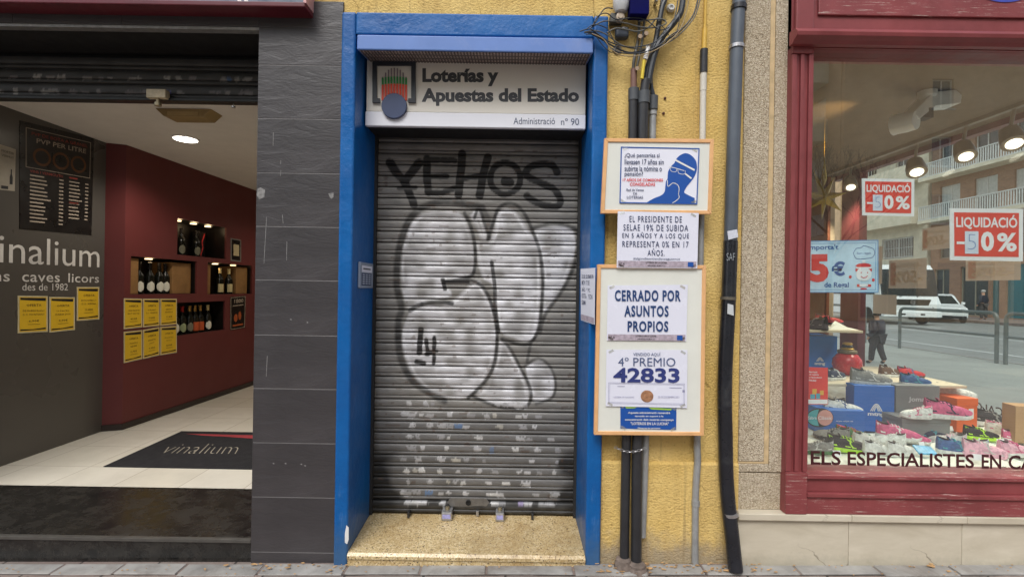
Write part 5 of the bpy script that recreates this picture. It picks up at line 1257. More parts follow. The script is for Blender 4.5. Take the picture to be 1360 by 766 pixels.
# mirrored lettering on the side pane, read from behind
def onside(a, c): return atX(a, c, GX-.004)
a_ = MB(); q0, q1 = onside(1278, 530), onside(1278, 545); y1_ = onside(1360, 540).y
yA = q0.y; tb, tt_ = .635, .565
zt_, zb_ = onside(1275, 528).z, onside(1275, 541).z
text(a_, 'ELS ESPECIALISTES EN CALÇAT', [Vector((GX-.004, yA, zt_)), Vector((GX-.004, 2.66, zt_)), Vector((GX-.004, 2.66, zb_)), Vector((GX-.004, yA, zb_))], .012, .001, mirror=True)
tag(a_.build('window_lettering', vin), 'mirror-reversed lettering along the foot of the side window, seen from behind', 'lettering')
# posters on the front glass (inside face)
YP = 2.506
def gp(c4, name, label, matt, cat='poster'): return paper(c4, YP, name, label, matt, cat=cat, tape=False)
REDP = M('red_poster_print', S(222, 56, 46), .5, var=.03, bump=0); SHW = M('poster_white', S(236, 238, 240), .6, var=.02, bump=0)
for k, (x0, y0, x1, y1, lab) in enumerate(((1144.5, 237, 1214.5, 287, 'smaller upper red LIQUIDACIÓ -50% sale poster on the shoe shop window'), (1261, 276.5, 1359, 346.5, 'larger red LIQUIDACIÓ -50% sale poster at the right of the shoe shop window'))):
    w = x1-x0; h = y1-y0
    r, c = gp([(x0, y0), (x1, y0+1), (x1-.5, y1+.5), (x0+.5, y1-1)], 'sale_poster', lab, SHW); r['group'] = 'sale posters on the shoe shop window'
    a_ = MB(); rectp(a_, .06, .08, .94, .92, c); a_.build('red_field', REDP, r)
    a_ = MB(); text(a_, 'LIQUIDACIÓ', [lerp4(c, *q) for q in ((.085, .12), (.915, .12), (.915, .40), (.085, .40))], .025, .002)
    rectp(a_, .09, .64, .2, .69, c, .002); text(a_, '0', [lerp4(c, *q) for q in ((.42, .44), (.6, .44), (.6, .82), (.42, .82))], .04, .002); text(a_, '%', [lerp4(c, *q) for q in ((.64, .46), (.91, .46), (.91, .82), (.64, .82))], .03, .002)
    a_.build('white_lettering', SHW, r)
    a_ = MB(); rectp(a_, .20, .44, .385, .87, c, .003); a_.build('paper_patch', M('bluish_patch', S(214, 224, 240), .6, bump=0), r)
    a_ = MB(); text(a_, '5', [lerp4(c, *q) for q in ((.235, .5), (.35, .5), (.35, .79), (.235, .79))], -.03, .004); a_.build('patch_number', M('pale_blue_ink', S(120, 150, 200), .6, bump=0), r)
PB = M('pale_blue_poster', S(196, 222, 240), .5, bump=0); 
r, c = gp([(1068, 320), (1166.5, 318.5), (1166.5, 388.5), (1068, 388.5)], 'gift_poster', 'pale blue poster offering a 5€ gift with a smiling snowman, beside the red pilaster', PB)
a_ = MB(); outline(a_, .0, .0, 1, 1, .012, .016, c); outline(a_, .035, .05, .965, .95, .006, .008, c); a_.build('blue_border', M('mid_blue_print', S(110, 160, 210), .5, bump=0), r)
NV = M('royal_blue_print', S(34, 92, 160), .5, bump=0)
a_ = MB(); text(a_, "emporta't", [lerp4(c, *q) for q in ((.02, .075), (.46, .075), (.46, .20), (.02, .20))], .02); text(a_, '€', [lerp4(c, *q) for q in ((.37, .40), (.55, .40), (.55, .68), (.37, .68))], .04); text(a_, 'de Regal', [lerp4(c, *q) for q in ((.27, .80), (.60, .80), (.60, .93), (.27, .93))], .02)
ocl = [(.66, .25), (.7, .16), (.76, .15), (.8, .11), (.86, .13), (.93, .17), (.95, .25), (.92, .33), (.85, .35), (.78, .36), (.70, .35), (.66, .25)]; stroke(a_, smooth(ocl, 3), .007, c, asp=1.4); text(a_, 'Som regals', [lerp4(c, *q) for q in ((.71, .23), (.9, .23), (.9, .28), (.71, .28))], 0); a_.build('blue_lettering', NV, r)
a_ = MB(); text(a_, '5', [lerp4(c, *q) for q in ((.07, .26), (.33, .26), (.33, .80), (.07, .80))], .06)
ell(a_, .80, .50, .11, .06, c, .0012, 20, math.pi, 2*math.pi); poly(a_, [(.69, .6), (.69, .55), (.72, .47), (.88, .47), (.91, .55), (.91, .6)], c, .0016); rectp(a_, .71, .84, .9, .89, c, .0016); ell(a_, .93, .76, .02, .03, c, .0016); ell(a_, .62, .70, .02, .03, c, .0016); ell(a_, .80, .93, .045, .02, c); a_.build('red_print', INKR, r)
a_ = MB(); ell(a_, .80, .65, .105, .13, c, .0020); rectp(a_, .7, .515, .9, .545, c, .0022); ell(a_, .80, .41, .025, .03, c, .002); ell(a_, .8, .86, .06, .03, c, .0022); a_.build('snowman_print', SHW, r)
a_ = MB(); ell(a_, .765, .62, .008, .012, c, .0026); ell(a_, .85, .62, .008, .012, c, .0026); stroke(a_, [(.76, .69), (.79, .72), (.83, .71), (.85, .68)], .01, c, .0026, 1.4); a_.build('snowman_face', INKR, r)
r, c = gp([(1068, 487), (1099.5, 488), (1099.5, 537), (1068, 537)], 'gift_card_poster', 'small red poster with tiny gift boxes low on the window beside the red pilaster', REDP)
a_ = MB(); 
for k, w in enumerate((.35, .42, .55, .3)): text(a_, ('Avui tenim', 'els regalets', 'a l’aparadoret', 'Nadal')[k], [lerp4(c, *q) for q in ((.2, .1+k*.075), (.2+w, .1+k*.075), (.2+w, .15+k*.075), (.2, .15+k*.075))], .02, res=1)
rectp(a_, .02, .86, .98, .98, c); a_.build('white_print', SHW, r)
a_ = MB(); rectp(a_, .34, .58, .52, .72, c); rectp(a_, .66, .62, .82, .74, c); a_.build('gold_box', M('gold_print', S(230, 180, 70), .6), r)
a_ = MB(); rectp(a_, .25, .72, .45, .84, c, .0016); rectp(a_, .5, .7, .66, .84, c, .0016); a_.build('teal_box', M('teal_print', S(70, 170, 190), .6), r)
cc = corners(1070.5, 541.5, 1107, 567, fitY(YP)); rr_ = thing('oval_sticker', cc[2], 'oval teal and pink sticker on the window below the red poster', 'sticker')
a_ = MB(); ell(a_, .5, .5, .5, .5, cc, .0002, 40); a_.build('dark_rim', BLACK, rr_)
a_ = MB(); cpoly(a_, [(.46+.42*math.cos(t*math.pi/15+math.pi/2), .5+.43*math.sin(t*math.pi/15+math.pi/2)) for t in range(16)] + [(.42, .3), (.38, .5), (.42, .7)], cc, .0012); a_.build('teal_half', M('teal_half', S(60, 160, 165), .5), rr_)
a_ = MB(); ell(a_, .69, .5, .28, .41, cc, .0016); a_.build('pink_half', M('pink_half', S(206, 150, 140), .5), rr_)
a_ = MB(); text(a_, 'Sabre', [lerp4(cc, *q) for q in ((.06, .42), (.38, .42), (.38, .58), (.06, .58))], .0, .003); text(a_, 'Clàssic', [lerp4(cc, *q) for q in ((.43, .42), (.92, .42), (.92, .6), (.43, .6))], .0, .003); a_.build('lettering', SHW, rr_)
# backs of posters on the side pane
def translucent(name, col):
    m, t = custom(name); d = t.n('BsdfDiffuse', ins={'Color': (*col, 1)}); tr = t.n('BsdfTranslucent', ins={'Color': (*col, 1)})
    x = t.n('MixShader', ins={0: .45, 1: d.outputs[0], 2: tr.outputs[0]}); t.link(x.outputs[0], t.out.inputs[0]); return m
KR = translucent('poster_back_brown', S(236, 212, 190)); KR2 = translucent('poster_back_show_through', S(236, 196, 176))
def sidep(x0, y0, y1, x1, label, txt=True):
    a = onside(x0, y0); b = onside(x0, y1); y_e = onside(x1, (y0+y1)/2).y
    c = [Vector((GX-.006, a.y, a.z)), Vector((GX-.006, y_e, a.z)), Vector((GX-.006, y_e, b.z)), Vector((GX-.006, a.y, b.z))]
    r = thing('poster_back', (c[2]+c[3])/2, label, 'poster', 'brown poster backs on the side window'); MB().quad(*c).build('sheet', KR, r)
    if txt:
        a_ = MB(); rectp(a_, .05, .1, .2, .9, c, .0008); a_.build('red_show_through', KR2, r)
        a_ = MB(); text(a_, '-50%', [lerp4(c, *q) for q in ((.12, .4), (.9, .4), (.9, .82), (.12, .82))], .03, .0012, mirror=True); text(a_, 'LIQUIDACIÓ', [lerp4(c, *q) for q in ((.12, .12), (.9, .12), (.9, .3), (.12, .3))], .02, .0012, mirror=True); a_.build('lettering', translucent('show_through_letter', S(244, 226, 206)) if 'show_through_letter' not in MATS else MATS['show_through_letter'], r)
sidep(1181, 346, 383, 1231, 'brown back of a poster in front of the parked van, on the side window')
sidep(1225, 304, 333, 1263, 'brown back of the highest poster on the side window, left of the larger sale poster')
sidep(1283, 345, 373, 1356, 'brown back of the poster just below the larger sale poster, on the side window')
sidep(1160, 391, 416, 1191, 'smallest brown poster back, lowest on the side window', False)
sidep(1163, 328, 377, 1172, 'narrow strip of a brown poster back beside the blue gift poster', False)
# ============================================================ SHOE SHOP INTERIOR
ICZ = ZZ(69, 2.5, 1200)+.02
BXW, BYW = 1.35, 5.55
CEILS = M('shoe_shop_ceiling', S(128, 114, 94), .7, var=.04)
struct(MB().box(1.30, cx0+.0, 2.605, 9, ICZ+.005, ICZ+.04).build('shoe_shop_ceiling', CEILS))
struct(MB().quad((1.30, 2.61, .1), (cx0-.3, 2.61, .1), (cx0-.3, 9, .1), (1.30, 9, .1)).build('shoe_shop_floor', M('shop_floor_grey', S(150, 145, 135), .3)))
WALLB = M('beige_display_wall', S(196, 170, 134), .6, var=.03)
tag(MB().box(1.25, 1.30, 2.6, 9, .1, ICZ).build('shop_party_wall', WALLB), 'beige party wall at the left inside of the shoe shop', 'wall')
wxa = XX(1100, 5.3); wxb = XX(1132, 5.3)
tag(MB().box(wxa, cx0-.06, 5.30, 5.36, .1, ICZ).build('beige_panel', M('light_beige_panel', S(206, 188, 158), .55, var=.03)), 'tall pale beige display panel left of the side window post', 'panel')
tag(MB().box(1.30, wxa+.02, 5.9, 5.95, .1, ICZ).build('rear_partition', M('brown_partition', S(150, 122, 90), .6)), 'brown partition wall behind the hanging gold star', 'wall')
tag(MB().box(wxa-.03, wxa+.0, 5.28, 5.9, .1, ICZ).build('timber_edge', M('reddish_timber', S(150, 90, 60), .6)), 'reddish timber edge left of the tall beige panel', 'panel')
# platform covered with crumpled white tissue
PZ = .49
tp = thing('display_platform', (2.5, 3.2, .1), 'white paper covered display platform behind the shoe shop window', 'platform')
MB().box(1.32, cx0-.07, 2.53, 5.0, .1, PZ-.03).build('base', WHITE, tp)
n_ = 90; vs = []; fs = []
rsx = np.random.RandomState(5); gxx, gyy = np.meshgrid(np.linspace(1.5, cx0-.075, n_), np.linspace(2.602, 4.95, n_))
hz = .05*np.abs(vnoise(gxx+9, gyy+9, .16, 41)-.5)+.03*np.abs(vnoise(gxx+9, gyy+9, .07, 42)-.5)+.014*vnoise(gxx+9, gyy+9, .03, 43)
V = np.stack([gxx.ravel(), gyy.ravel(), (PZ-.02+hz).ravel()], -1)
mb = MB(); idx = np.arange(n_*n_).reshape(n_, n_); mb.add(V.tolist(), np.stack([idx[:-1, :-1], idx[:-1, 1:], idx[1:, 1:], idx[1:, :-1]], -1).reshape(-1, 4).tolist()); mb.build('tissue_paper', M('white_tissue', S(224, 226, 214), .7, var=.03), tp)
# shelves
SHELF = M('pale_shelf_board', S(206, 196, 172), .5, var=.03)
s2z = .795; s2 = tag(MB().box(XX(1080, 3.3, 505), XX(1262, 3.45, 505), 3.32, 4.15, s2z-.018, s2z).build('display_shelf', SHELF, bevel=.002), 'lower long pale shelf board carrying shoes', 'shelf')
s1z = atY(1110, 438.5, 3.62).z; s1 = tag(MB().box(XX(1062, 3.62, 440), XX(1146.5, 3.62, 440), 3.62, 4.0, s1z-.018, s1z).build('display_shelf', SHELF, bevel=.002), 'upper short pale shelf board beside the red pilaster', 'shelf')
def cbox(x0, y0, y1, x1, Y, d, z0, mat_, label, rz=0, lid=None, name='shoe_box', grp='boxes in the shoe shop window'):
    a, b = atY(x0, (y0+y1)/2, Y), atY(x1, (y0+y1)/2, Y); ztop_ = atY((x0+x1)/2, y0, Y).z
    cxm = (a.x+b.x)/2; r = thing(name, (cxm, Y, z0), label, 'box', grp)
    w = (b.x-a.x)/2; Rm = Matrix.Translation((cxm, Y, 0)) @ Matrix.Rotation(R(rz), 4, 'Z') @ Matrix.Translation((0, 0, 0))
    zl = ztop_-(ztop_-z0)*.22 if lid else ztop_
    MB().box(-w, w, 0, d, z0, zl, Rm).build('body', mat_, r, bevel=.002)
    if lid: MB().box(-w-.003, w+.003, -.003, d+.003, zl+.001, ztop_, Rm).build('lid', lid, r, bevel=.002)
    c = [Rm @ Vector(v) for v in ((-w, -.001, ztop_), (w, -.001, ztop_), (w, -.001, z0), (-w, -.001, z0))]
    return r, c
BXB = M('bright_blue_card', S(12, 104, 190), .45, var=.03); BXG = M('grey_card', S(122, 126, 126), .55, var=.04); BXO = M('orange_card', S(224, 96, 30), .5, var=.04); BXK = M('brown_card', S(176, 140, 100), .7, var=.06)
def mlogo(c, r, u, v, s, word=True):
    a_ = MB()
    for k in range(3):
        ww = s*(1-.32*k); pts = [(u-ww+2*ww*t/8, v-(math.sin(math.pi*t/8))*s*1.1*(1-.2*k)) for t in range(9)]
        stroke(a_, pts, s*.16, c, .001)
    text(a_, 'mtng', [lerp4(c, *q) for q in ((u-s*1.5, v+.03), (u+s*1.5, v+.03), (u+s*1.5, v+.13), (u-s*1.5, v+.13))], .03, .001); a_.build('lettering', SHW, r)
r, c = cbox(1066, 446, 489, 1112, 3.85, .25, s2z+.001, BXB, 'bright blue shoe box standing on the lower shelf beside the red pilaster'); mlogo(c, r, .5, .72, .1)
r, c = cbox(1094, 545, 573, 1148, 3.12, .32, PZ+.008, BXB, 'bright blue shoe box lying low in front, left of the tilted one'); a_ = MB(); text(a_, 'www.calçat.cat', [lerp4(c, *q) for q in ((.3, .38), (.72, .38), (.72, .46), (.3, .46))], 0, .001, res=1); a_.build('lettering', SHW, r)
r, c = cbox(1136, 512, 571, 1186, 3.22, .1, PZ+.008, BXB, 'tall bright blue shoe box propping the lower shelf', rz=-6); mlogo(c, r, .55, .55, .14)
r, c = cbox(1190, 512, 547, 1248, 3.2, .12, .637, BXG, 'grey shoe box with pale brand lettering stacked on another grey box'); a_ = MB(); text(a_, 'Joma', [lerp4(c, *q) for q in ((.28, .42), (.66, .42), (.66, .64), (.28, .64))], .03, .001); a_.build('lettering', M('silver_letter', S(196, 200, 200), .5, bump=0), r)
r, c = cbox(1198, 555.5, 580, 1262, 3.05, .28, PZ+.008, BXG, 'grey lidded shoe box at the bottom of the grey stack', lid=BXG)
r, c = cbox(1270, 529, 575, 1299, 3.24, .24, PZ+.008, BXO, 'orange shoe box with a white label', rz=4, lid=BXO); a_ = MB(); rectp(a_, .55, .3, .8, .6, c, .002); a_.build('label', SHW, r)
r, c = cbox(1352, 540, 596, 1400, 3.0, .1, PZ+.008, BXK, 'brown cardboard box at the right edge of the photo', rz=-8)
# ---- shoes
def shoe(pos, ang, L, up, sole, acc, label, lining=None, cut=.0, laces=True, z=None, roll=0, cat='shoe'):
    """heel at local x=0, toe at x=L"""
    U, SO, AC = up, sole, acc
    pos = Vector(pos); r = thing('trainer', pos, label, cat, 'shoes on display in the shoe shop window')
    Mx = Matrix.Translation(pos) @ Matrix.Rotation(ang, 4, 'Z') @ Matrix.Rotation(roll, 4, 'X') @ Matrix.Translation((-L/2, 0, 0))
    def hw(t): return L*(.125+.045*math.sin(math.pi*min(1, max(0, (t-.1)/.9)))**1.0*(1 if t > .5 else .5))*math.sqrt(max(0.03, 1-(2*t-1)**8)) * (1 if t < .8 else math.sqrt(max(.02, 1-((t-.8)/.2)**2*.9)))
    st_ = L*.105; n = 16; seg = 16
    def lift(t): return L*.045*max(0, (t-.72)/.28)**2 + L*.01*max(0, (.12-t)/.12)
    mb = MB(); vs = []
    for i in range(n+1):
        t = i/n; w = hw(t)*1.06; b = lift(t); th = st_*(1.15-.35*t)
        for (y, zz) in ((-w*.93, b), (w*.93, b), (w, b+th*.6), (w*.97, b+th), (-w*.97, b+th), (-w, b+th*.6)): vs.append(Mx @ Vector((t*L, y, zz)))
    fs = [(i*6+k, i*6+(k+1) % 6, (i+1)*6+(k+1) % 6, (i+1)*6+k) for i in range(n) for k in range(6)] + [tuple(range(5, -1, -1)), tuple(n*6+k for k in range(6))]
    mb.add(vs, fs); mb.build('sole', SO, r, bevel=L*.008)
    def hgt(t):   # top line of the upper above the sole
        if t < .30: return L*(.27+.06*(1-t/.30)**2*1.2)
        if t < .62: return L*(.27+.05*math.sin((t-.3)/.32*math.pi)-.11*((t-.3)/.32))
        return L*(.16*(1-((t-.62)/.38)**2.2)+.035)
    mb = MB(); vs = []
    for i in range(n+1):
        t = .015+.97*i/n; w = hw(t)*.96; b = lift(t)+st_*(1.1-.35*t); h = hgt(t)
        for k in range(seg+1):
            a = math.pi*k/seg; ca, sa = math.cos(a), math.sin(a)
            nar = 1-.38*(sa**1.5) if t < .62 else 1-.15*sa
            vs.append(Mx @ Vector((t*L, w*(abs(ca)**.75)*(1 if ca > 0 else -1)*nar, b+h*(sa**.62))))
    m_ = seg+1
    fs = [(i*m_+k, i*m_+k+1, (i+1)*m_+k+1, (i+1)*m_+k) for i in range(n) for k in range(seg)] + [tuple(range(m_)), tuple(n*m_+k for k in range(seg, -1, -1))]
    mb.add(vs, fs, True); mb.build('upper', U, r)
    mb = MB(); cc_ = []   # collar opening
    for k in range(16):
        a = 2*math.pi*k/16; t = .16+.135*math.cos(a); cc_.append(Mx @ Vector((t*L, hw(.2)*.52*math.sin(a), lift(t)+st_*1.06+hgt(t)*1.0+L*.006)))
    mb.add(cc_, [tuple(range(16))]); dn = [q - (Mx.to_3x3() @ Vector((0, 0, L*.02))) for q in cc_]; mb.add(cc_+dn, [(k, (k+1) % 16, (k+1) % 16+16, k+16) for k in range(16)]); mb.build('lining', lining or BLACK, r)
    # side stripe / heel patch
    mb = MB()
    for sgn in (-1, 1):
        for (t0, t1, h0, h1) in ((.28, .40, .05, .95), (.42, .52, .05, .8), (.0, .10, .05, .8)):
            q = []
            for (tt__, hh2) in ((t0+.10, h0), (t1+.10, h0), (t1, h1), (t0, h1)):
                tt__ = max(.02, tt__); w = hw(tt__)*.96; a = hh2*math.pi/2*.72; b = lift(tt__)+st_*(1.1-.35*tt__); nar = 1-.38*(math.sin(a)**1.5)
                q.append(Mx @ Vector((tt__*L, sgn*(w*(math.cos(a)**.75)*nar+L*.006), b+hgt(tt__)*(math.sin(a)**.62))))
            mb.add(q, [(0, 1, 2, 3)])
    mb.build('side_stripe', AC, r)
    mb = MB()
    for k in range(4 if laces else 2):
        t = .36+.075*k if laces else .40+.14*k; w = hw(t)*.5; z0_ = lift(t)+st_*1.0+hgt(t)*.99
        mb.tube([Mx @ Vector((t*L, -w, z0_-L*.035)), Mx @ Vector((t*L, -w*.5, z0_+L*.004)), Mx @ Vector((t*L, w*.5, z0_+L*.004)), Mx @ Vector((t*L, w, z0_-L*.035))], L*(.011 if laces else .028), seg=6)
    mb.build('laces' if laces else 'straps', AC, r)
    tg = MB(); t = .30; w = hw(t)*.42; z1 = lift(t)+st_*1.05+hgt(t)
    tg.slab([Mx @ Vector((t*L, -w, z1-L*.03)), Mx @ Vector((t*L, w, z1-L*.03)), Mx @ Vector((t*L-L*.05, w*.8, z1+L*.075)), Mx @ Vector((t*L-L*.05, -w*.8, z1+L*.075))], Mx.to_3x3() @ Vector((L*.02, 0, 0))); tg.build('tongue', U, r, bevel=L*.01)
    mb = MB(); vs = []; n2 = 10
    for i in range(n2+1):      # toe guard hugging the front edge
        a = math.pi*(i/n2-.5); 
        for k2 in range(4):
            q = k2/3; t = .985-.24*(1-math.cos(a))**.9-.04*q; t = max(.5, t); w = hw(t)*.975*(1-.10*q); yy = w*math.sin(a)*(1 if abs(math.sin(a)) > .0 else 0); b = lift(t)+st_*(1.1-.35*t)
            hh3 = hgt(t)*(.02+.5*q)*(1 if abs(a) < 1.3 else .6); vs.append(Mx @ Vector((t*L+L*.012*(1-q), yy*1.02, b+hh3)))
    mb.add(vs, [(i*4+k2, i*4+k2+1, (i+1)*4+k2+1, (i+1)*4+k2) for i in range(n2) for k2 in range(3)], True); mb.build('toe_guard', AC if laces else U, r)
    return r
def cm(n, *c):
    if 'shoe_'+n in MATS: return MATS['shoe_'+n]
    m, t = custom('shoe_'+n); v = t.coord(); g = t.n('TexVoronoi', ins={'Vector': v, 'Scale': 70.0}); k = t.n('RGBToBW', ins={0: g.outputs['Color']}).outputs[0]
    b = t.mix(t.gray(k, .3, .7), S(*[x*.92 for x in c]), S(*[min(255, x*1.05) for x in c]))
    t.bsdf(b, .6, 0, t.bump(g.outputs['Distance'], .5, .004), .35); return m
WH = cm('white', 214, 216, 212); NVY = cm('navy', 34, 44, 70); BLU = cm('blue', 60, 92, 140); PNK = cm('pink', 200, 92, 130); LPK = cm('pale_pink', 222, 170, 186); BLK = cm('black', 28, 30, 34); GRY = cm('grey', 128, 128, 124); GRN = cm('green', 50, 110, 60); LIM = cm('lime', 170, 220, 50); RDS = cm('red', 190, 40, 46); SIL = cm('silver', 190, 190, 186); TEA = cm('teal', 70, 150, 160); BRN = cm('brown', 96, 70, 50)
def sh(px, py, z, L_px, ang, up, so, ac, label, **k):
    p = atZ(px, py, z); L = L_px*p.y/F/max(.35, abs(math.cos(R(ang)))) 
    return shoe(p, R(ang), max(.12, min(L, .30)), up, so, ac, label, **k)
P0 = PZ+.006
sh(1083, 601, P0, 42, 168, GRY, GRN, SIL, 'grey trainer with green sole, leftmost at the front of the window')
sh(1127, 599, P0, 50, -14, BLK, LIM, LIM, 'black trainer edged in lime green, front left')
sh(1134, 584, P0, 42, -14, GRN, LIM, RDS, 'green trainer behind the black and lime one', lining=RDS)
sh(1166, 603, P0, 44, 8, WH, SIL, SIL, 'white trainer in front of the tall blue box', laces=False)
sh(1150, 590, P0, 40, 12, SIL, WH, WH, 'silver trainer half hidden in tissue before the tall blue box')
shoe(atY(1193, 583, 2.98), R(-24), .235, PNK, WH, WH, 'bright pink trainer with white sole resting on the white ones', roll=R(0))
sh(1196, 604, P0, 44, 10, WH, WH, SIL, 'white trainer under the bright pink one')
sh(1214, 588, P0, 36, -18, PNK, WH, SIL, 'pink trainer peeping out behind the white one', lining=LPK)
sh(1240, 584, P0, 36, -10, NVY, WH, TEA, 'navy trainer with teal straps, middle of the front rows', laces=False)
sh(1272, 603, P0, 50, -10, BLU, WH, TEA, 'blue strapped trainer with white sole at the front middle', laces=False)
sh(1308, 607, P0, 54, -8, LPK, LPK, SIL, 'pale pink trainer at the front right')
sh(1345, 605, P0, 50, 12, LPK, WH, PNK, 'pale pink strapped shoe at the far right of the front row', laces=False)
sh(1303, 583, P0, 40, -12, BLK, LIM, LIM, 'black trainer with lime laces behind the pale pink ones')
sh(1322, 566, P0, 46, -30, BLK, WH, GRY, 'black trainer leaning at the right behind the orange box')
sh(1331, 575, P0, 34, -20, WH, WH, PNK, 'white trainer with pink stripe at the right', lining=PNK)
sh(1229, 566, P0+.0, 40, 6, SIL, SIL, SIL, 'silver trainer below the two grey boxes')
sh(1258, 590, P0, 34, 150, SIL, WH, LPK, 'silver shoe turned away between the navy and blue strapped ones')
sh(1104, 583, P0, 36, 150, GRY, BLK, BLK, 'dark grey furry boot behind the leftmost front trainer')
sh(1290, 597, P0, 34, 160, WH, WH, TEA, 'white trainer with teal stripes squeezed between the front blue and pink pairs')
sh(1180, 589, P0, 32, 150, WH, SIL, SIL, 'small white trainer turned away in the middle of the tissue')
sh(1316, 560, P0, 34, 20, WH, LIM, LIM, 'white trainer with lime sole in front of the brown box')
sh(1352, 586, P0, 36, -12, PNK, WH, WH, 'pink trainer beside the brown box')
# small white price cards on the tissue
for i, (a, b) in enumerate(((1113, 606), (1160, 609), (1226, 594), (1262, 572), (1300, 611), (1331, 590))):
    p = atZ(a, b, P0+.02); mm = Matrix.Translation(p) @ Matrix.Rotation(R(rnd.uniform(-20, 20)), 4, 'Z')
    o = MB().slab([mm @ Vector(q) for q in ((-.022, 0, 0), (.022, 0, 0), (.022, .012, .03), (-.022, .012, .03))], (0, .001, 0)).build('price_card', SHW)
    tag(o, ['price card before the black and lime trainer', 'price card before the white trainers', 'price card before the navy trainer', 'price card under the long pink trainer', 'price card before the front pale pink trainer', 'price card beside the black trainer with lime laces'][i] + ', small and white', 'price card', 'small price cards among the shoes')
q = atZ(1232, 604, P0+.01); o = MB().slab([q+Vector(v) for v in ((-.05, 0, .0), (.05, -.01, .0), (.06, .05, .025), (-.04, .06, .03))], (0, 0, .012)).build('blue_packet', M('pale_blue_plastic', S(110, 180, 220), .3, var=.3, vs=30), bevel=.004); tag(o, 'crumpled pale blue plastic packet at the front middle of the window', 'packet')
# on boxes
zb1 = P0+.155
sh(1120, 549, .617, 46, -12, WH, WH, BLU, 'white trainer with blue stripes on the low blue box')
shoe(atY(1098, 545, 3.35), R(160), .22, GRY, GRY, BLK, 'grey furry shoe behind the white and blue trainer')
sh(1216, 555, .637, 38, 170, WH, WH, PNK, 'white trainer with pink lining on the lower grey box', lining=PNK)
shoe(atZ(1259, 555, .637), R(-8), .28, PNK, WH, NVY, 'long pink trainer resting on the lower grey box before the orange box')
shoe(atY(1270, 530, 3.42), R(-10), .26, WH, WH, WH, 'plain white trainer on top of the orange box')
# on shelf 2
Z2 = s2z+.001
sh(1157, 511, Z2, 50, -10, GRY, SIL, SIL, 'grey trainer at the front of the lower shelf')
sh(1182, 500, Z2, 36, 16, BRN, WH, SIL, 'brown trainer behind the grey one on the lower shelf')
sh(1110, 504, Z2, 34, 24, NVY, WH, WH, 'navy trainer with thick white sole beside the red vase')
sh(1216, 512, Z2, 38, -8, BLU, WH, TEA, 'blue trainer with teal strap at the right end of the lower shelf', laces=False)
sh(1210, 501, Z2, 32, -12, RDS, BRN, BLU, 'red trainer behind the blue one on the lower shelf')
# upper shelf goods
shoe(atY(1083, 437.5, 3.72), R(95), .24, BLK, BLK, GRY, 'black shoe at the left end of the upper shelf')
shoe(atY(1101, 431, 3.86), R(-22), .2, RDS, BLK, BLK, 'dark red shoe at the back of the upper shelf')
tp2 = MB(); q = atY(1112, 437.6, 3.70)
for (a, b, hh3, ww) in ((-.10, .02, .045, .09), (.03, -.01, .065, .1), (.11, .02, .02, .08), (-.03, .03, .03, .09)):
    tp2.add([(q.x+a-ww, q.y+b, s1z+.001), (q.x+a+ww*.6, q.y+b-.03, s1z+.001), (q.x+a+ww, q.y+b+.07, s1z+.002), (q.x+a-ww*.2, q.y+b+.05, s1z+hh3), (q.x+a-ww*.7, q.y+b+.01, s1z+hh3*.7)], [(0, 1, 3, 4), (1, 2, 3), (2, 0, 4, 3), (0, 2, 1)])
tag(tp2.build('folded_tissue', MATS['white_tissue']), 'folded sheets of cream tissue paper on the upper shelf', 'paper')
# red jar with tied neck
q = atZ(1132, 499, Z2); q.y += .06; vv = thing('red_vase', q, 'round red wrapped vase with a striped gold top on the lower shelf', 'vase')
MB().lathe([(.05, 0), (.085, .03), (.1, .075), (.095, .12), (.07, .155), (.055, .165)], q, seg=22).build('bowl', M('glossy_red_wrap', S(176, 32, 36), .25, var=.25, vs=22, bump=.8, bs=22), vv)
MB().lathe([(.062, .165), (.066, .17), (.066, .185), (.058, .19)], q, seg=22).build('neck_band', M('olive_band', S(96, 84, 56), .6), vv)
for k in range(3): MB().lathe([(.042-.006*k, .19+.02*k), (.046-.006*k, .20+.02*k), (.034-.006*k, .209+.02*k)], q, seg=18).build('gold_roll', M('gold_roll', S(176, 138, 40), .4, .3) if k != 1 else BLK, vv)
# ornament: hanging gold star
q = atY(1094, 262, 3.4); so = thing('star_ornament', q, 'gold pleated star ornament hanging inside the window beside the red pilaster', 'ornament')
vs = [q+Vector((0, -.03, 0)), q+Vector((0, .03, 0))]; npt_ = 7
for k in range(npt_*2):
    a = math.pi*k/npt_+.2; rr = (.16 if k % 2 == 0 else .055); rr *= 1.35 if k == 4 else 1; vs.append(q+Vector((rr*math.cos(a), rnd.uniform(-.02, .02), rr*math.sin(a))))
fs = [(0, 2+k, 2+(k+1) % (2*npt_)) for k in range(2*npt_)] + [(1, 2+(k+1) % (2*npt_), 2+k) for k in range(2*npt_)]
MB().add(vs, fs).build('star', M('gold_foil_star', S(168, 140, 50), .35, .5), so); MB().tube([q+Vector((0, 0, .1)), Vector((q.x, q.y, ICZ))], .0012, seg=5).build('thread', MATS['gold_foil_star'], so)
MB().lathe([(.004, 0), (.02, .05), (.002, .2)], q+Vector((0, 0, .08)), seg=8).build('upper_spike', MATS['gold_foil_star'], so)
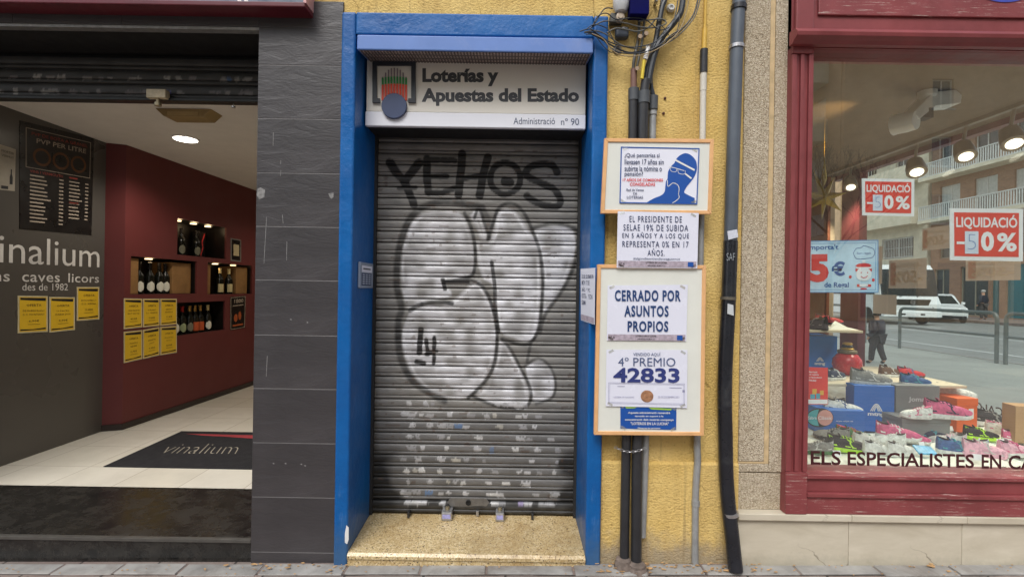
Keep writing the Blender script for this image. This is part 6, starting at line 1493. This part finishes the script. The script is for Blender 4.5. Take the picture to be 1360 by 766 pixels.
# spotlights near the side window
GLOW = EM('spot_glow', (1, .88, .68), 2.2)
SPW = M('spot_body', S(150, 138, 118), .4)
names = ['smallest round spotlight near the hanging sale poster', 'round ceiling spotlight left of the three by the side window', 'round ceiling spotlight, middle of the three by the side window', 'round ceiling spotlight, right of the three by the side window']
for k, (a, c_, Y, rad) in enumerate(((1137, 249, 4.9, .06), (1232, 229, 4.1, .072), (1283, 208, 3.6, .066), (1347, 191, 3.25, .068))):
    q = atY(a, c_, Y); q.x = min(q.x, 3.45); d = Vector((-.28, -.55, -.9)).normalized(); t_ = thing('spotlight', q, names[k], 'spotlight', 'spotlights on the shoe shop ceiling')
    MB().lathe([(rad*.8, 0), (rad*1.02, .09), (rad*1.02, .13), (rad*.95, .13)], q-d*.13, d, 22).build('housing', SPW, t_)
    MB().lathe([(rad*.66, 0), (rad*.66, .004)], q+d*.0, d, 22).build('lens', GLOW, t_)
    MB().tube([q-d*.12, Vector((q.x, q.y, ICZ))], .012, seg=8).build('stem', SPW, t_)
    spot(q+d*.02, Vector((2.5, 3.1, .6)) if k else Vector((3.3, 5.3, 1.3)), 42, 80, .7, (1, .87, .68), .05, t_)
q = atY(1222, 150, 2.95); wl_ = thing('track_light', q, 'large white swivelling track light with a boxy arm under the shoe shop ceiling', 'spotlight')
WL = M('white_lamp_enamel', S(226, 228, 224), .35, var=.03, bump=0)
def P3(a, c, Y): return atY(a, c, Y)
MB().slab([P3(1212, 150, 2.95), P3(1240, 122, 3.0), P3(1270, 119, 3.0), P3(1278, 126, 3.0), P3(1277, 137, 3.0), P3(1244, 140, 3.0), P3(1222, 158, 2.95)], (0, .12, 0)).build('arm', WL, wl_, bevel=.006)
a0, a1 = P3(1217, 160, 2.96), P3(1188, 166, 3.06); dd = (a1-a0).normalized(); MB().lathe([(.055, 0), (.062, .05), (.062, .10), (.066, .12)], a0, dd, 24).build('head', WL, wl_)
MB().lathe([(.05, 0), (.05, .004)], a0+dd*.121, dd, 20).build('lens', GLOW, wl_)
MB().box(P3(1224, 150, 2.98).x, P3(1240, 150, 2.98).x, 2.98, 3.05, P3(1230, 156, 2.98).z, P3(1230, 143, 2.98).z).build('joint', BLK, wl_)
MB().lathe([(.05, 0), (.05, .03), (.03, .05)], (P3(1232, 100, 3.03).x, 3.03, ICZ), (0, 0, -1), 18).build('ceiling_mount', WL, wl_); MB().tube([Vector((P3(1232, 100, 3.03).x, 3.03, ICZ-.04)), P3(1240, 124, 3.03)], .016, seg=8).build('stem', WL, wl_)
spot(a0+dd*.13, a0+dd*1+Vector((-.4, .3, .35)), 14, 70, .9, (1, .62, .26), .04, wl_)
MB().box(3.36, 3.40, 2.8, 5.2, ICZ-.02, ICZ+.004).build('lamp_rail', SPW).update_tag()
tag(bpy.data.objects['lamp_rail'], 'thin ceiling track carrying the round spotlights', 'rail')

# ============================================================ SIDE STREET
RAIL = M('grey_railing_steel', S(112, 120, 118), .45, .4, var=.1)
def railing(x, ya, yb, label):
    r = thing('railing', (x, (ya+yb)/2, .056), label, 'railing', 'pedestrian railings along the side street kerb')
    h = 1.02; rr = .12; z0 = .056
    pts = [Vector((x, ya, z0)), Vector((x, ya, z0+h-rr))] + [Vector((x, ya+rr-rr*math.cos(a), z0+h-rr+rr*math.sin(a))) for a in (R(30), R(60), R(90))] + [Vector((x, yb-rr+rr*math.sin(a), z0+h-rr+rr*math.cos(a))) for a in (0, R(30), R(60), R(90))] + [Vector((x, yb, z0))]
    MB().tube(pts, .036, seg=10).build('hoop', RAIL, r); MB().tube([Vector((x, ya, z0+.55)), Vector((x, yb, z0+.55))], .026, seg=8).build('mid_bar', RAIL, r)
p1 = atZ(1193, 466, .056); p2 = atZ(1321, 484, .056); p3 = atZ(1333, 485, .056)
RX = (p2.x+p3.x)/2 - 0.0; RX = 9.9
ya_ = RX/ray(1324, 440).x; yb_2 = RX/ray(1195, 440).x
railing(RX, ya_, yb_2, 'grey hoop railing in front of the parked van across the side pavement')
railing(RX, ya_-.18-(yb_2-ya_), ya_-.18, 'grey hoop railing at the right edge of the photo, nearer the corner')
railing(RX, yb_2+1.2, yb_2+4.2, 'grey hoop railing farther up the side street, hidden behind the goods')
# vehicles
VW = M('white_vehicle_paint', S(224, 228, 226), .25, var=.03, bump=0, Coat_Weight=.5); VG = M('dark_windscreen', S(26, 34, 34), .08, bump=0); TYRE = M('tyre_rubber', S(26, 26, 26), .8); GRI = M('dark_grille', S(50, 48, 40), .4, .5)
HL = M('headlamp_glass', S(180, 184, 184), .1, .6); CHR = M('chrome', (.6, .6, .6), .15, 1)
def vehicle(kind, loc, rz, label):
    """front faces local -Y"""
    cat = 'van' if kind == 'parked_van' else 'car'
    r = thing(kind, loc, label, cat); Mx = Matrix.Translation(loc) @ Matrix.Rotation(rz, 4, 'Z')
    def bx(*a): return [Mx @ Vector(p) for p in a]
    def prof(pts, w, taper=.0, name='body', m_=VW, z_t=None):   # side profile (y,z) swept over the width
        n = len(pts); vs = []; 
        for s in (-1, 1):
            for (y, z) in pts: ww = w*(1-taper*max(0, (z-1.0))/1.0); vs.append(Mx @ Vector((s*ww, y, z)))
        return MB().add(vs, [(i, (i+1) % n, (i+1) % n+n, i+n) for i in range(n)] + [tuple(range(n-1, -1, -1)), tuple(range(n, 2*n))]).build(name, m_, r, bevel=.05, seg=3)
    if kind == 'parked_van':
        W = 1.36
        prof([(-.05, .42), (-.08, 1.05), (.12, 1.45), (.38, 2.75), (.6, 3.02), (7.0, 3.05), (7.0, .42)], W, .02)
        a = MB().add(bx((-W*.97, .075, 1.45), (W*.97, .075, 1.45), (W*.95, .34, 2.78), (-W*.95, .34, 2.78), (-W*.97, .2, 1.45), (W*.97, .2, 1.45), (W*.95, .45, 2.78), (-W*.95, .45, 2.78)), [(0, 1, 2, 3), (4, 7, 6, 5), (0, 4, 5, 1), (1, 5, 6, 2), (2, 6, 7, 3), (3, 7, 4, 0)]).build('windscreen', VG, r, bevel=.03)
        for s in (-.5, .3): MB().tube(bx((s, .055, 1.40), (s+.35, .10, 1.6)), .012, seg=6).build('wiper', BLK, r)
        MB().slab(bx((-.75, -.09, .98), (.75, -.09, .98), (.9, -.06, 1.28), (-.9, -.06, 1.28)), Mx.to_3x3() @ Vector((0, .1, 0))).build('grille', GRI, r, bevel=.02)
        q = Mx @ Vector((0, -.1, 1.13)); MB().lathe([(.13, 0), (.13, .02), (.11, .02), (.11, .01)], q, Mx.to_3x3() @ Vector((0, -1, 0)), 24).build('round_badge', CHR, r)
        for s in (-1, 1):
            MB().slab(bx((s*.98, -.085, .72), (s*1.18, -.07, .74), (s*1.19, -.05, .98), (s*.92, -.075, .95)), Mx.to_3x3() @ Vector((0, .08, 0))).build('headlight', HL, r)
            MB().slab(bx((s*W+s*.03, .2, 1.75), (s*W+s*.25, .2, 1.75), (s*W+s*.25, .2, 2.3), (s*W+s*.03, .2, 2.3)), Mx.to_3x3() @ Vector((0, .12, 0))).build('mirror', BLK, r, bevel=.03)
            MB().slab(bx((s*W*1.004, .6, 1.5), (s*W*1.004, 6.6, 1.5), (s*W*.99, 6.6, 2.5), (s*W*.99, .7, 2.5)), Mx.to_3x3() @ Vector((-s*.02, 0, 0))).build('side_window', VG, r)
        MB().slab(bx((-W*.99, -.14, .40), (W*.99, -.14, .40), (W*.99, -.14, .68), (-W*.99, -.14, .68)), Mx.to_3x3() @ Vector((0, .2, 0))).build('bumper', VW, r, bevel=.03)
        MB().slab(bx((-.55, -.15, .5), (-.35, -.15, .5), (-.35, -.15, .58), (-.55, -.15, .58)), Mx.to_3x3() @ Vector((0, .02, 0))).build('bumper_vent', BLK, r); MB().slab(bx((.35, -.15, .5), (.55, -.15, .5), (.55, -.15, .58), (.35, -.15, .58)), Mx.to_3x3() @ Vector((0, .02, 0))).build('bumper_vent', BLK, r)
        MB().slab(bx((-.26, -.155, .46), (.26, -.155, .46), (.26, -.155, .58), (-.26, -.155, .58)), Mx.to_3x3() @ Vector((0, .015, 0))).build('licence_plate', WHITE, r)
        whs = [(1.1, .42), (5.4, .42)]; wx = W-.15
    else:
        W = .92
        prof([(.02, .3), (-.02, .62), (.06, .82), (.9, 1.0), (3.9, 1.02), (4.3, .9), (4.35, .3)], W, 0)
        prof([(.85, .98), (1.75, 1.5), (2.1, 1.58), (3.6, 1.55), (4.25, 1.0)], W*.9, .2, 'cabin')
        MB().add(bx((-W*.8, .93, 1.03), (W*.8, .93, 1.03), (W*.66, 1.72, 1.485), (-W*.66, 1.72, 1.485), (-W*.8, 1.0, .99), (W*.8, 1.0, .99), (W*.66, 1.8, 1.44), (-W*.66, 1.8, 1.44)), [(0, 1, 2, 3), (4, 7, 6, 5), (0, 4, 5, 1), (1, 5, 6, 2), (2, 6, 7, 3), (3, 7, 4, 0)]).build('windscreen', VG, r)
        MB().slab(bx((-.5, -.045, .6), (.5, -.045, .6), (.56, -.02, .78), (-.56, -.02, .78)), Mx.to_3x3() @ Vector((0, .06, 0))).build('grille', GRI, r, bevel=.02)
        MB().slab(bx((-.25, -.06, .42), (.25, -.06, .42), (.25, -.06, .53), (-.25, -.06, .53)), Mx.to_3x3() @ Vector((0, .06, 0))).build('licence_plate', WHITE, r)
        MB().slab(bx((-.85, -.035, .26), (.85, -.035, .26), (.85, -.035, .4), (-.85, -.035, .4)), Mx.to_3x3() @ Vector((0, .1, 0))).build('bumper', BLK, r, bevel=.02)
        for s in (-1, 1):
            MB().slab(bx((s*.6, -.03, .66), (s*.88, .0, .68), (s*.88, .06, .8), (s*.6, .0, .78)), Mx.to_3x3() @ Vector((0, .06, 0))).build('headlight', HL, r)
            MB().slab(bx((s*W+s*.0, 1.25, 1.0), (s*W+s*.16, 1.25, 1.0), (s*W+s*.16, 1.25, 1.14), (s*W+s*.0, 1.25, 1.14)), Mx.to_3x3() @ Vector((0, .1, 0))).build('mirror', VW, r, bevel=.02)
        whs = [(.85, .33), (3.5, .33)]; wx = W-.12
    for (y, rad) in whs:
        for s in (-1, 1):
            q = Mx @ Vector((s*(wx), y, rad)); ax = Mx.to_3x3() @ Vector((s, 0, 0))
            w_ = MB().lathe([(rad*.6, 0), (rad*.95, 0), (rad, .03), (rad, .16), (rad*.95, .19), (rad*.6, .19)], q-ax*.0, ax, 24).build('wheel', TYRE, r)
            MB().lathe([(rad*.6, .17), (rad*.55, .185), (rad*.15, .16), (rad*.12, .19)], q, ax, 18).build('rim', HL, w_)
    return r
# van base: left wheel around px 1190..  bottoms y~432
pv = atZ(1203, 431.5, -.085); vehicle('parked_van', Vector((pv.x+.25, pv.y, -.085)), R(-5), 'white van with a tall dark windscreen parked across the side street')
pc = atZ(1255, 431, -.085); vehicle('parked_car', Vector((pc.x+1.4, pc.y+1.5, -.085)), R(-30), 'white car parked right of the van, seen past its corner')

# ---- street buildings
STP = M('grey_street_stone', S(140, 136, 120), .8, vs=3); CRM = M('cream_render', S(208, 202, 180), .8, vs=2); TAN = M('tan_render', S(208, 176, 138), .85, vs=1.5, dirt=S(160, 132, 100))
def mk_brick():
    m, t = custom('street_brick'); tc = t.n('TexCoord').outputs['Object']
    w = t.n('CombineXYZ', ins={0: t.math('ADD', t.n('SeparateXYZ', ins={0: tc}).outputs[0], t.n('SeparateXYZ', ins={0: tc}).outputs[1]), 1: t.n('SeparateXYZ', ins={0: tc}).outputs[2]}).outputs[0]
    br = t.n('TexBrick', ins={'Vector': w, 'Scale': 1, 'Brick Width': .25, 'Row Height': .08, 'Mortar Size': .008, 'Color1': (*S(158, 118, 94), 1), 'Color2': (*S(138, 102, 82), 1), 'Mortar': (*S(150, 135, 115), 1)}); t.bsdf(br.outputs[0], .85, 0, None, .3); return m
BRICK = mk_brick(); WGL = M('window_dark_glass', S(44, 52, 54), .08, bump=0); WFR = M('window_frame_white', S(200, 200, 194), .5); SHU = M('roller_blind_pale', S(190, 192, 186), .6); TEALM = M('teal_panel', S(40, 110, 118), .4); RLM = M('balcony_rail_white', S(200, 204, 200), .5)
def building(name, O, U, N, W, H, depth, wallm, label, floors, grp=None, roof=True):
    """O: lower corner, U along the front, N outward; floors: list of (z0, [openings (u0,z0,u1,z1,kind)], [balcony (u0,u1,z)])"""
    O, U, N = Vector(O), Vector(U), Vector(N); Zv = Vector((0, 0, 1))
    r = thing(name, O+U*W/2, label, 'building', grp)
    ops = [o for f in floors for o in f[0]]; bals = [b for f in floors for b in f[1]]
    mb = MB(); holed(mb, O, U, Zv, W, H, [o[:4] for o in ops], .22, N)
    B = -N*depth
    mb.quad(O, O+Zv*H, O+Zv*H+B, O+B); mb.quad(O+U*W, O+U*W+B, O+U*W+Zv*H+B, O+U*W+Zv*H); mb.quad(O+B, O+B+Zv*H, O+U*W+Zv*H+B, O+U*W+B)
    mb.build('wall', wallm, r, origin=O)
    MB().slab([O-U*.1+Zv*H+N*.3, O+U*(W+.1)+Zv*H+N*.3, O+U*(W+.1)+Zv*(H+.3)+N*.3, O-U*.1+Zv*(H+.3)+N*.3], B-N*.4).build('roof', STP, r)
    for (u0, z0, u1, z1, kind) in ops[:60]:
        p = lambda u, z, d: O+U*u+Zv*z-N*d
        m_ = {'dark': WGL, 'teal': TEALM, 'win': WGL, 'shut': WGL, 'grille': WGL}.get(kind, WGL)
        f = MB(); t_ = .07
        for (a, b, c, d) in ((u0, z0, u1, z0+t_), (u0, z1-t_, u1, z1), (u0, z0+t_, u0+t_, z1-t_), (u1-t_, z0+t_, u1, z1-t_), ((u0+u1)/2-t_/2, z0+t_, (u0+u1)/2+t_/2, z1-t_)):
            f.slab([p(a, b, .12), p(c, b, .12), p(c, d, .12), p(a, d, .12)], -N*.06)
        w_ = f.build('window', TEALM if kind == 'teal' else (WFR if kind != 'dark' else STP), r)
        MB().slab([p(u0+t_, z0+t_, .16), p(u1-t_, z0+t_, .16), p(u1-t_, z1-t_, .16), p(u0+t_, z1-t_, .16)], -N*.03).build('pane', m_, w_)
        if kind == 'shut': MB().slab([p(u0+t_, z0+(z1-z0)*.45, .14), p(u1-t_, z0+(z1-z0)*.45, .14), p(u1-t_, z1-t_, .14), p(u0+t_, z1-t_, .14)], -N*.015).build('blind', SHU, w_)
        if kind == 'grille':
            g_ = MB(); k = u0
            while k < u1: g_.tube([p(k, z0, -.03), p(k, z1, -.03)], .02, seg=5); k += .16
            for zz in (z0+.1, (z0+z1)/2, z1-.1): g_.tube([p(u0, zz, -.03), p(u1, zz, -.03)], .02, seg=5)
            g_.build('grille', RLM, w_)
        if kind == 'win': MB().slab([p(u0-.06, z0-.08, -.08), p(u1+.06, z0-.08, -.08), p(u1+.06, z0-.002, -.08), p(u0-.06, z0-.002, -.08)], -N*.19).build('sill', WFR, w_)
    for (u0, u1, z, solid) in bals:
        p = lambda u, zz, d: O+U*u+Zv*zz+N*d
        b = MB().slab([p(u0, z-.22, 1.1), p(u1, z-.22, 1.1), p(u1, z, 1.1), p(u0, z, 1.1)], -N*1.1).build('balcony', CRM, r)
        if solid: 
            pr = MB().slab([p(u0, z+.001, 1.1), p(u1, z+.001, 1.1), p(u1, z+1.0, 1.1), p(u0, z+1.0, 1.1)], -N*.1); pr.slab([p(u0, z+.001, 1.0), p(u0, z+.001, .0), p(u0, z+1, .0), p(u0, z+1, 1.0)], U*.1); pr.slab([p(u1, z+.001, 1.0), p(u1, z+.001, .0), p(u1, z+1, .0), p(u1, z+1, 1.0)], -U*.1); pr.build('parapet', CRM, b)
        else:
            g_ = MB(); k = u0+.06
            while k < u1-.03:
                q0, q1 = p(k, z, 1.05), p(k, z+.95, 1.05); g_.slab([q0-U*.03, q0+U*.03, q1+U*.03, q1-U*.03], -N*.03); k += .155
            for zz in (z+.05, z+.97): g_.slab([p(u0, zz-.03, 1.07), p(u1, zz-.03, 1.07), p(u1, zz+.03, 1.07), p(u0, zz+.03, 1.07)], -N*.06)
            for uu in (u0+.03, u1-.03): g_.slab([p(uu, z+.94, 1.05), p(uu, z+.94, 0), p(uu, z+1.0, 0), p(uu, z+1.0, 1.05)], U*.03)
            g_.build('railing', RLM, b)
    return r
BX = 30.2
Y_at = lambda a, c=350: BX/ray(a, c).x
# brick block: from px 1236 to beyond the right edge ; U runs toward -Y (towards us) so that u grows with px
yB = Y_at(1236); yA = Y_at(1500)
Lb = yB-yA; zf = lambda a, c: atX(a, c, BX).z
fl = []
gf = [(.3, .15, 1.5, 3.3, 'dark'), (2.3, .15, 4.2, 3.4, 'dark'), (4.4, .15, 4.9, 3.4, 'teal'), (5.3, .15, 7.0, 3.4, 'teal'), (7.6, .15, 9.0, 3.4, 'dark'), (9.6, .15, Lb-1, 3.4, 'dark')]
fl.append((gf, []))
for k, z in enumerate((3.9, 6.75, 9.75, 12.75, 15.75)):
    o_ = []; u = .7
    while u < Lb-2.2:
        o_.append((u, z+.15, u+1.5, z+2.35, ['shut', 'dark', 'shut', 'win'][int(u*1.7+k) % 4])); u += 2.5
    fl.append((o_, [(.1, Lb-.3, z, False)] if z > 5 else []))
building('brick_building', (BX, yB, -.05), (0, -1, 0), (-1, 0, 0), Lb, 19, 12, BRICK, 'brick block with pale railed balconies across the side street', fl)
yC = Y_at(1120)
Lc = yC-yB-.3
fl = [([(Lc-6.2, .15, Lc-4.6, 2.9, 'dark'), (Lc-3.0, .15, Lc-1.2, 3.0, 'dark'), (1, .15, 3, 2.9, 'dark')], []), ([(Lc-4.2, 4.3, Lc-1.2, 5.9, 'grille'), (2, 4.3, 4, 5.9, 'grille')], [])]
for z in (6.9, 10.1, 13.3): fl.append(([(Lc-3.0, z+1.1, Lc-1.8, z+2.6, 'win'), (Lc-6.5, z+1.1, Lc-5.0, z+2.6, 'win'), (2, z+1.1, 3.5, z+2.6, 'win')], [(Lc-7.4, Lc-.2, z, True)]))
cb = building('cream_building', (BX+.0, yC, -.05), (0, -1, 0), (-1, 0, 0), Lc, 17, 12, CRM, 'cream block with solid curved parapets left of the brick block', fl)
# more street behind that one
fl = []
for z in (0.2, 3.6, 6.8, 10, 13.2): fl.append(([(1.5+k*3, z+.9, 3+k*3, z+2.5, 'win') for k in range(6)], []))
building('tan_building', (BX, yC+21, -.05), (0, -1, 0), (-1, 0, 0), 20.5, 17, 12, TAN, 'tan block farthest up the side street', fl)
# block across the main street, mirrored in the shop glass: corner at px~1138
fl = []
BW = 34
for z in (0.2,): fl.append(([(1+k*4, z, 4+k*4, z+3, 'dark') for k in range(8)], []))
for z in (4.2, 7.2, 10.2, 13.2, 16.2): fl.append(([(4.6+k*5.4, z+1.0, 5.7+k*5.4, z+2.55, 'win') for k in range(5)] + [(7.4+k*8, z+.3, 9.4+k*8, z+2.4, 'dark') for k in range(1, 3)], [(7.1+k*8, 10.1+k*8, z, False) for k in range(1, 3)]))
# front faces +Y ; U runs +X
b_ = building('tan_corner_building', (17.2, -20, -.05), (1, 0, 0), (0, 1, 0), BW, 21, .5, TAN, 'tan corner block across the main street, seen as a reflection in the shoe shop window', fl)
fl = []
for z in (3.6, 6.8, 10.0, 13.2): fl.append(([(1.2+k*3.2, z+.2, 3.0+k*3.2, z+2.3, 'shut') for k in range(8)], [(1.0+k*6.4, 5.6+k*6.4, z, k % 2 == 0) for k in range(4)]))
building('tan_side_block', (17.15, -20.2, -.05), (0, -1, 0), (-1, 0, 0), 28, 18.5, 12, TAN, 'tan block with balconies on the side street behind, faintly mirrored in the shoe shop window', fl)
fl = []
for z in (.2, 3.8, 7.0, 10.2, 13.4): fl.append(([(1.5+k*3.6, z+.5, 3.1+k*3.6, z+2.5, 'shut') for k in range(11)], [(1+k*7.2, 6+k*7.2, z, False) for k in range(5)] if z > 3 else []))
building('cream_building', (-36, -24, -.05), (1, 0, 0), (0, 1, 0), 42, 17, 12, CRM, 'long cream block across the main street behind the viewer', fl)
# upper storeys of the building whose ground floor fills the photo
ub = thing('upper_storeys', (-5, 2.7, 3.6), 'yellow rendered upper storeys of the building, above the shopfronts', 'building')
MB().box(-12, cx0-.02, 2.64, 12, 3.6, 15).build('wall', M('yellow_upper_wall', S(216, 178, 90), .85, bump=.4), ub)
MB().box(-12, WX-.62, 2.5, 10, -.1, 3.6).build('side_wall', MATS['yellow_upper_wall'], ub)

# trees (bare winter branches) for the reflection on the left of the glass
def tree(x, y, h, seed, label):
    rr = random.Random(seed); r = thing('street_tree', (x, y, -.02), label, 'tree', 'leafless street trees across the main street')
    tr = MB(); tr.tube([(x, y, -.05), (x+.05, y, h*.25), (x+.1, y+.05, h*.5)], [.16, .13, .1], seg=9); tr.build('trunk', M('bark', S(86, 76, 64), .9, bump=.8), r)
    cr = MB()
    def br(p, d, L, rad, k):
        q = p+d*L; cr.tube([p, (p+q)/2+Vector((rr.uniform(-.05, .05),)*3)*L, q], [rad, rad*.8, rad*.6], seg=5, cap=False)
        if k > 0:
            for _ in range(3): br(q, (d+Vector((rr.uniform(-.7, .7), rr.uniform(-.7, .7), rr.uniform(-.1, .6)))).normalized(), L*.72, rad*.6, k-1)
    for k in range(5): a = k*1.257+rr.uniform(-.3, .3); br(Vector((x+.08, y, h*(.3+.04*k))), Vector((math.cos(a)*.7, math.sin(a)*.7, .8)).normalized(), h*.17, .06, 4)
    cr.build('crown', MATS['bark'], r)
tree(14.2, -16.5, 9.5, 4, 'leafless street tree nearest the corner across the main street'); tree(6.5, -16.5, 9, 5, 'leafless street tree across the main street, left of the corner one')

# ============================================================ PEOPLE (seen through the side window)
def skinfig(joints, edges, rad, matt, name, parent, root=0, sub=2):
    me = bpy.data.meshes.new(name); me.from_pydata([tuple(j) for j in joints], edges, []); me.materials.append(matt)
    o = bpy.data.objects.new(name, me); COL.objects.link(o); 
    s = o.modifiers.new('skin', 'SKIN'); s.use_smooth_shade = True
    for i, v in enumerate(me.skin_vertices[0].data): v.radius = (rad[i], rad[i]) if not isinstance(rad[i], tuple) else rad[i]; v.use_root = (i == root)
    u = o.modifiers.new('sub', 'SUBSURF'); u.levels = sub; u.render_levels = sub
    if parent is not None: o.parent = parent
    return o
def person(x, y, z, h, rz, jacket, trousers, skin, hat, label, stride=.16, arms=.12, puffy=1.0):
    r = thing('person', (x, y, z), label, 'person', rz=rz); k = h/1.75
    # body: pelvis, spine, neck, head core, legs, arms, hands in one skin
    J = [(0,0,.93), (0,0,1.12), (0,.0,1.38), (0,0,1.48), (0,-.01,1.56), (0,-.02,1.66),
         (.10,0,.88), (.11,-stride*.5,.48), (.11,-stride+.05,.09), (.12,-stride-.10,.04),
         (-.10,0,.88), (-.11,stride*.35,.48), (-.11,stride+.03,.12), (-.12,stride-.10,.05),
         (.19,0,1.41), (.25,.05,1.12), (.24,-arms,.90), (.235,-arms-.05,.80),
         (-.19,0,1.41), (-.25,.05,1.12), (-.24,-arms,.90), (-.235,-arms-.05,.80)]
    E_ = [(0,1),(1,2),(2,3),(3,4),(4,5),(0,6),(6,7),(7,8),(8,9),(0,10),(10,11),(11,12),(12,13),(2,14),(14,15),(15,16),(16,17),(2,18),(18,19),(19,20),(20,21)]
    rd = [.14,.13,.15,.065,.075,.09,.095,.065,.048,.04,.095,.065,.048,.04,.065,.048,.036,.03,.065,.048,.036,.03]
    skinfig([Vector(j)*k for j in J], E_, [q*k for q in rd], skin, 'body', r)
    JJ = [J[0], J[1], J[2], (0, .01, 1.47), J[14], J[15], J[16], J[18], J[19], J[20]]
    skinfig([Vector(j)*k for j in JJ], [(0,1),(1,2),(2,3),(2,4),(4,5),(5,6),(2,7),(7,8),(8,9)], [q*k*puffy for q in (.175,.18,.175,.085,.085,.07,.055,.085,.07,.055)], jacket, 'jacket', r)
    JT = [J[0], J[6], J[7], J[8], J[10], J[11], J[12]]
    skinfig([Vector(j)*k for j in JT], [(0,1),(1,2),(2,3),(0,4),(4,5),(5,6)], [q*k*(1.2 if puffy > 1.2 else 1) for q in (.16,.115,.085,.07,.115,.085,.07)], trousers, 'trousers', r)
    for s, (a, b) in ((1, (8, 9)), (-1, (12, 13))): skinfig([Vector(J[a])*k-Vector((0,0,.02))*k, Vector(J[b])*k], [(0, 1)], [.06*k, .05*k], BLK, 'shoe', r, sub=1)
    Mz = Matrix.Translation((x, y, z)) @ Matrix.Rotation(rz, 4, 'Z')
    MB().lathe([(.108*k, 0), (.112*k, .04*k), (.09*k, .10*k), (.04*k, .135*k), (.012*k, .14*k)], Mz @ (Vector((0, -.005, 1.63 if puffy > 1.2 else 1.66))*k), (0, 0, 1), 18).build('hat', hat, r)
    fm = MB(); 
    for s in (-1, 1): fm.lathe([(.011*k, 0), (.008*k, .005*k)], Mz @ (Vector((s*.035, -.108, 1.655))*k), Mz.to_3x3() @ Vector((0, -1, 0)), 8)
    fm.build('eyes', BLK, r); MB().lathe([(.014*k, 0), (.008*k, .022*k)], Mz @ (Vector((0, -.105, 1.625))*k), Mz.to_3x3() @ Vector((0, -1, -.2)), 8).build('nose', skin, r)
    return r
SKN = M('skin', S(196, 150, 124), .6, bump=0); DJ = M('navy_puffer', S(26, 34, 50), .45, bump=.8, bs=25); DT = M('dark_trousers', S(24, 24, 30), .8); 
pc_ = atZ(1164, 483, .056); person(pc_.x, pc_.y, .056, 1.02, R(205), DJ, DT, SKN, M('black_beanie', S(18, 18, 22), .9), 'child in a navy puffer jacket and black beanie walking away on the side pavement', puffy=1.4)
pp_ = atX(1306, 417, 27.5); person(27.6, 27.6/ray(1306, 400).x, 0.0, 1.74, R(190), DJ, M('grey_trousers', S(70, 66, 64), .8), SKN, M('white_cap', S(170, 168, 162), .8), 'adult in a dark jacket with a light cap standing far across the side street', stride=.05)
# opposite pavement items: none

# ============================================================ CAMERA, LIGHT
cam = bpy.data.cameras.new('camera'); co = bpy.data.objects.new('camera', cam); COL.objects.link(co)
cam.sensor_width = 36; cam.lens = 36*F/1360; cam.clip_end = 3000; cam.clip_start = .05
co.location = EYE
right = Vector((CR, 0, SR)); upv = Vector((-SR, 0, CR)); back = Vector((0, -1, 0))
# image +x maps to world right*cos + up*sin of the roll
co.matrix_basis = Matrix.Translation(EYE) @ Matrix((( CR, -SR, 0), (0, 0, -1), (SR, CR, 0))).to_4x4()
SC.camera = co
W = bpy.data.worlds.new('World'); SC.world = W; W.use_nodes = True; nt = W.node_tree; nt.nodes.clear()
sky = nt.nodes.new('ShaderNodeTexSky'); sky.sky_type = 'NISHITA'; sky.sun_disc = False; SUNE, SUNR = R(52), R(200)
sky.sun_elevation = SUNE; sky.sun_rotation = SUNR; sky.air_density = 1.0; sky.dust_density = 1.6; sky.ozone_density = 1.0
hs = nt.nodes.new('ShaderNodeHueSaturation'); hs.inputs['Saturation'].default_value = .35
bg = nt.nodes.new('ShaderNodeBackground'); bg.inputs[1].default_value = .15
wo = nt.nodes.new('ShaderNodeOutputWorld'); nt.links.new(sky.outputs[0], hs.inputs['Color']); nt.links.new(hs.outputs[0], bg.inputs[0]); nt.links.new(bg.outputs[0], wo.inputs[0])
sun = bpy.data.lights.new('sun', 'SUN'); sun.energy = 1.2; sun.angle = R(28); sun.color = (1, .97, .92)
so_ = bpy.data.objects.new('sun', sun); COL.objects.link(so_)
# light travels from the south-west, high: sky rotation measured like Blender's (0 = +Y, clockwise)
sd = Vector((math.sin(SUNR)*math.cos(SUNE), math.cos(SUNR)*math.cos(SUNE), math.sin(SUNE)))
so_.rotation_euler = (-sd).to_track_quat('-Z', 'Y').to_euler()
SC.view_settings.view_transform = 'Standard'; SC.view_settings.look = 'None'; SC.view_settings.gamma = 1; SC.view_settings.use_curve_mapping = False
SC.view_settings.exposure = .74
SC.render.engine = 'CYCLES'; SC.cycles.use_denoising = True; SC.cycles.max_bounces = 8; SC.cycles.transparent_max_bounces = 12
SC.cycles.sample_clamp_indirect = 6
bpy.context.view_layer.update()
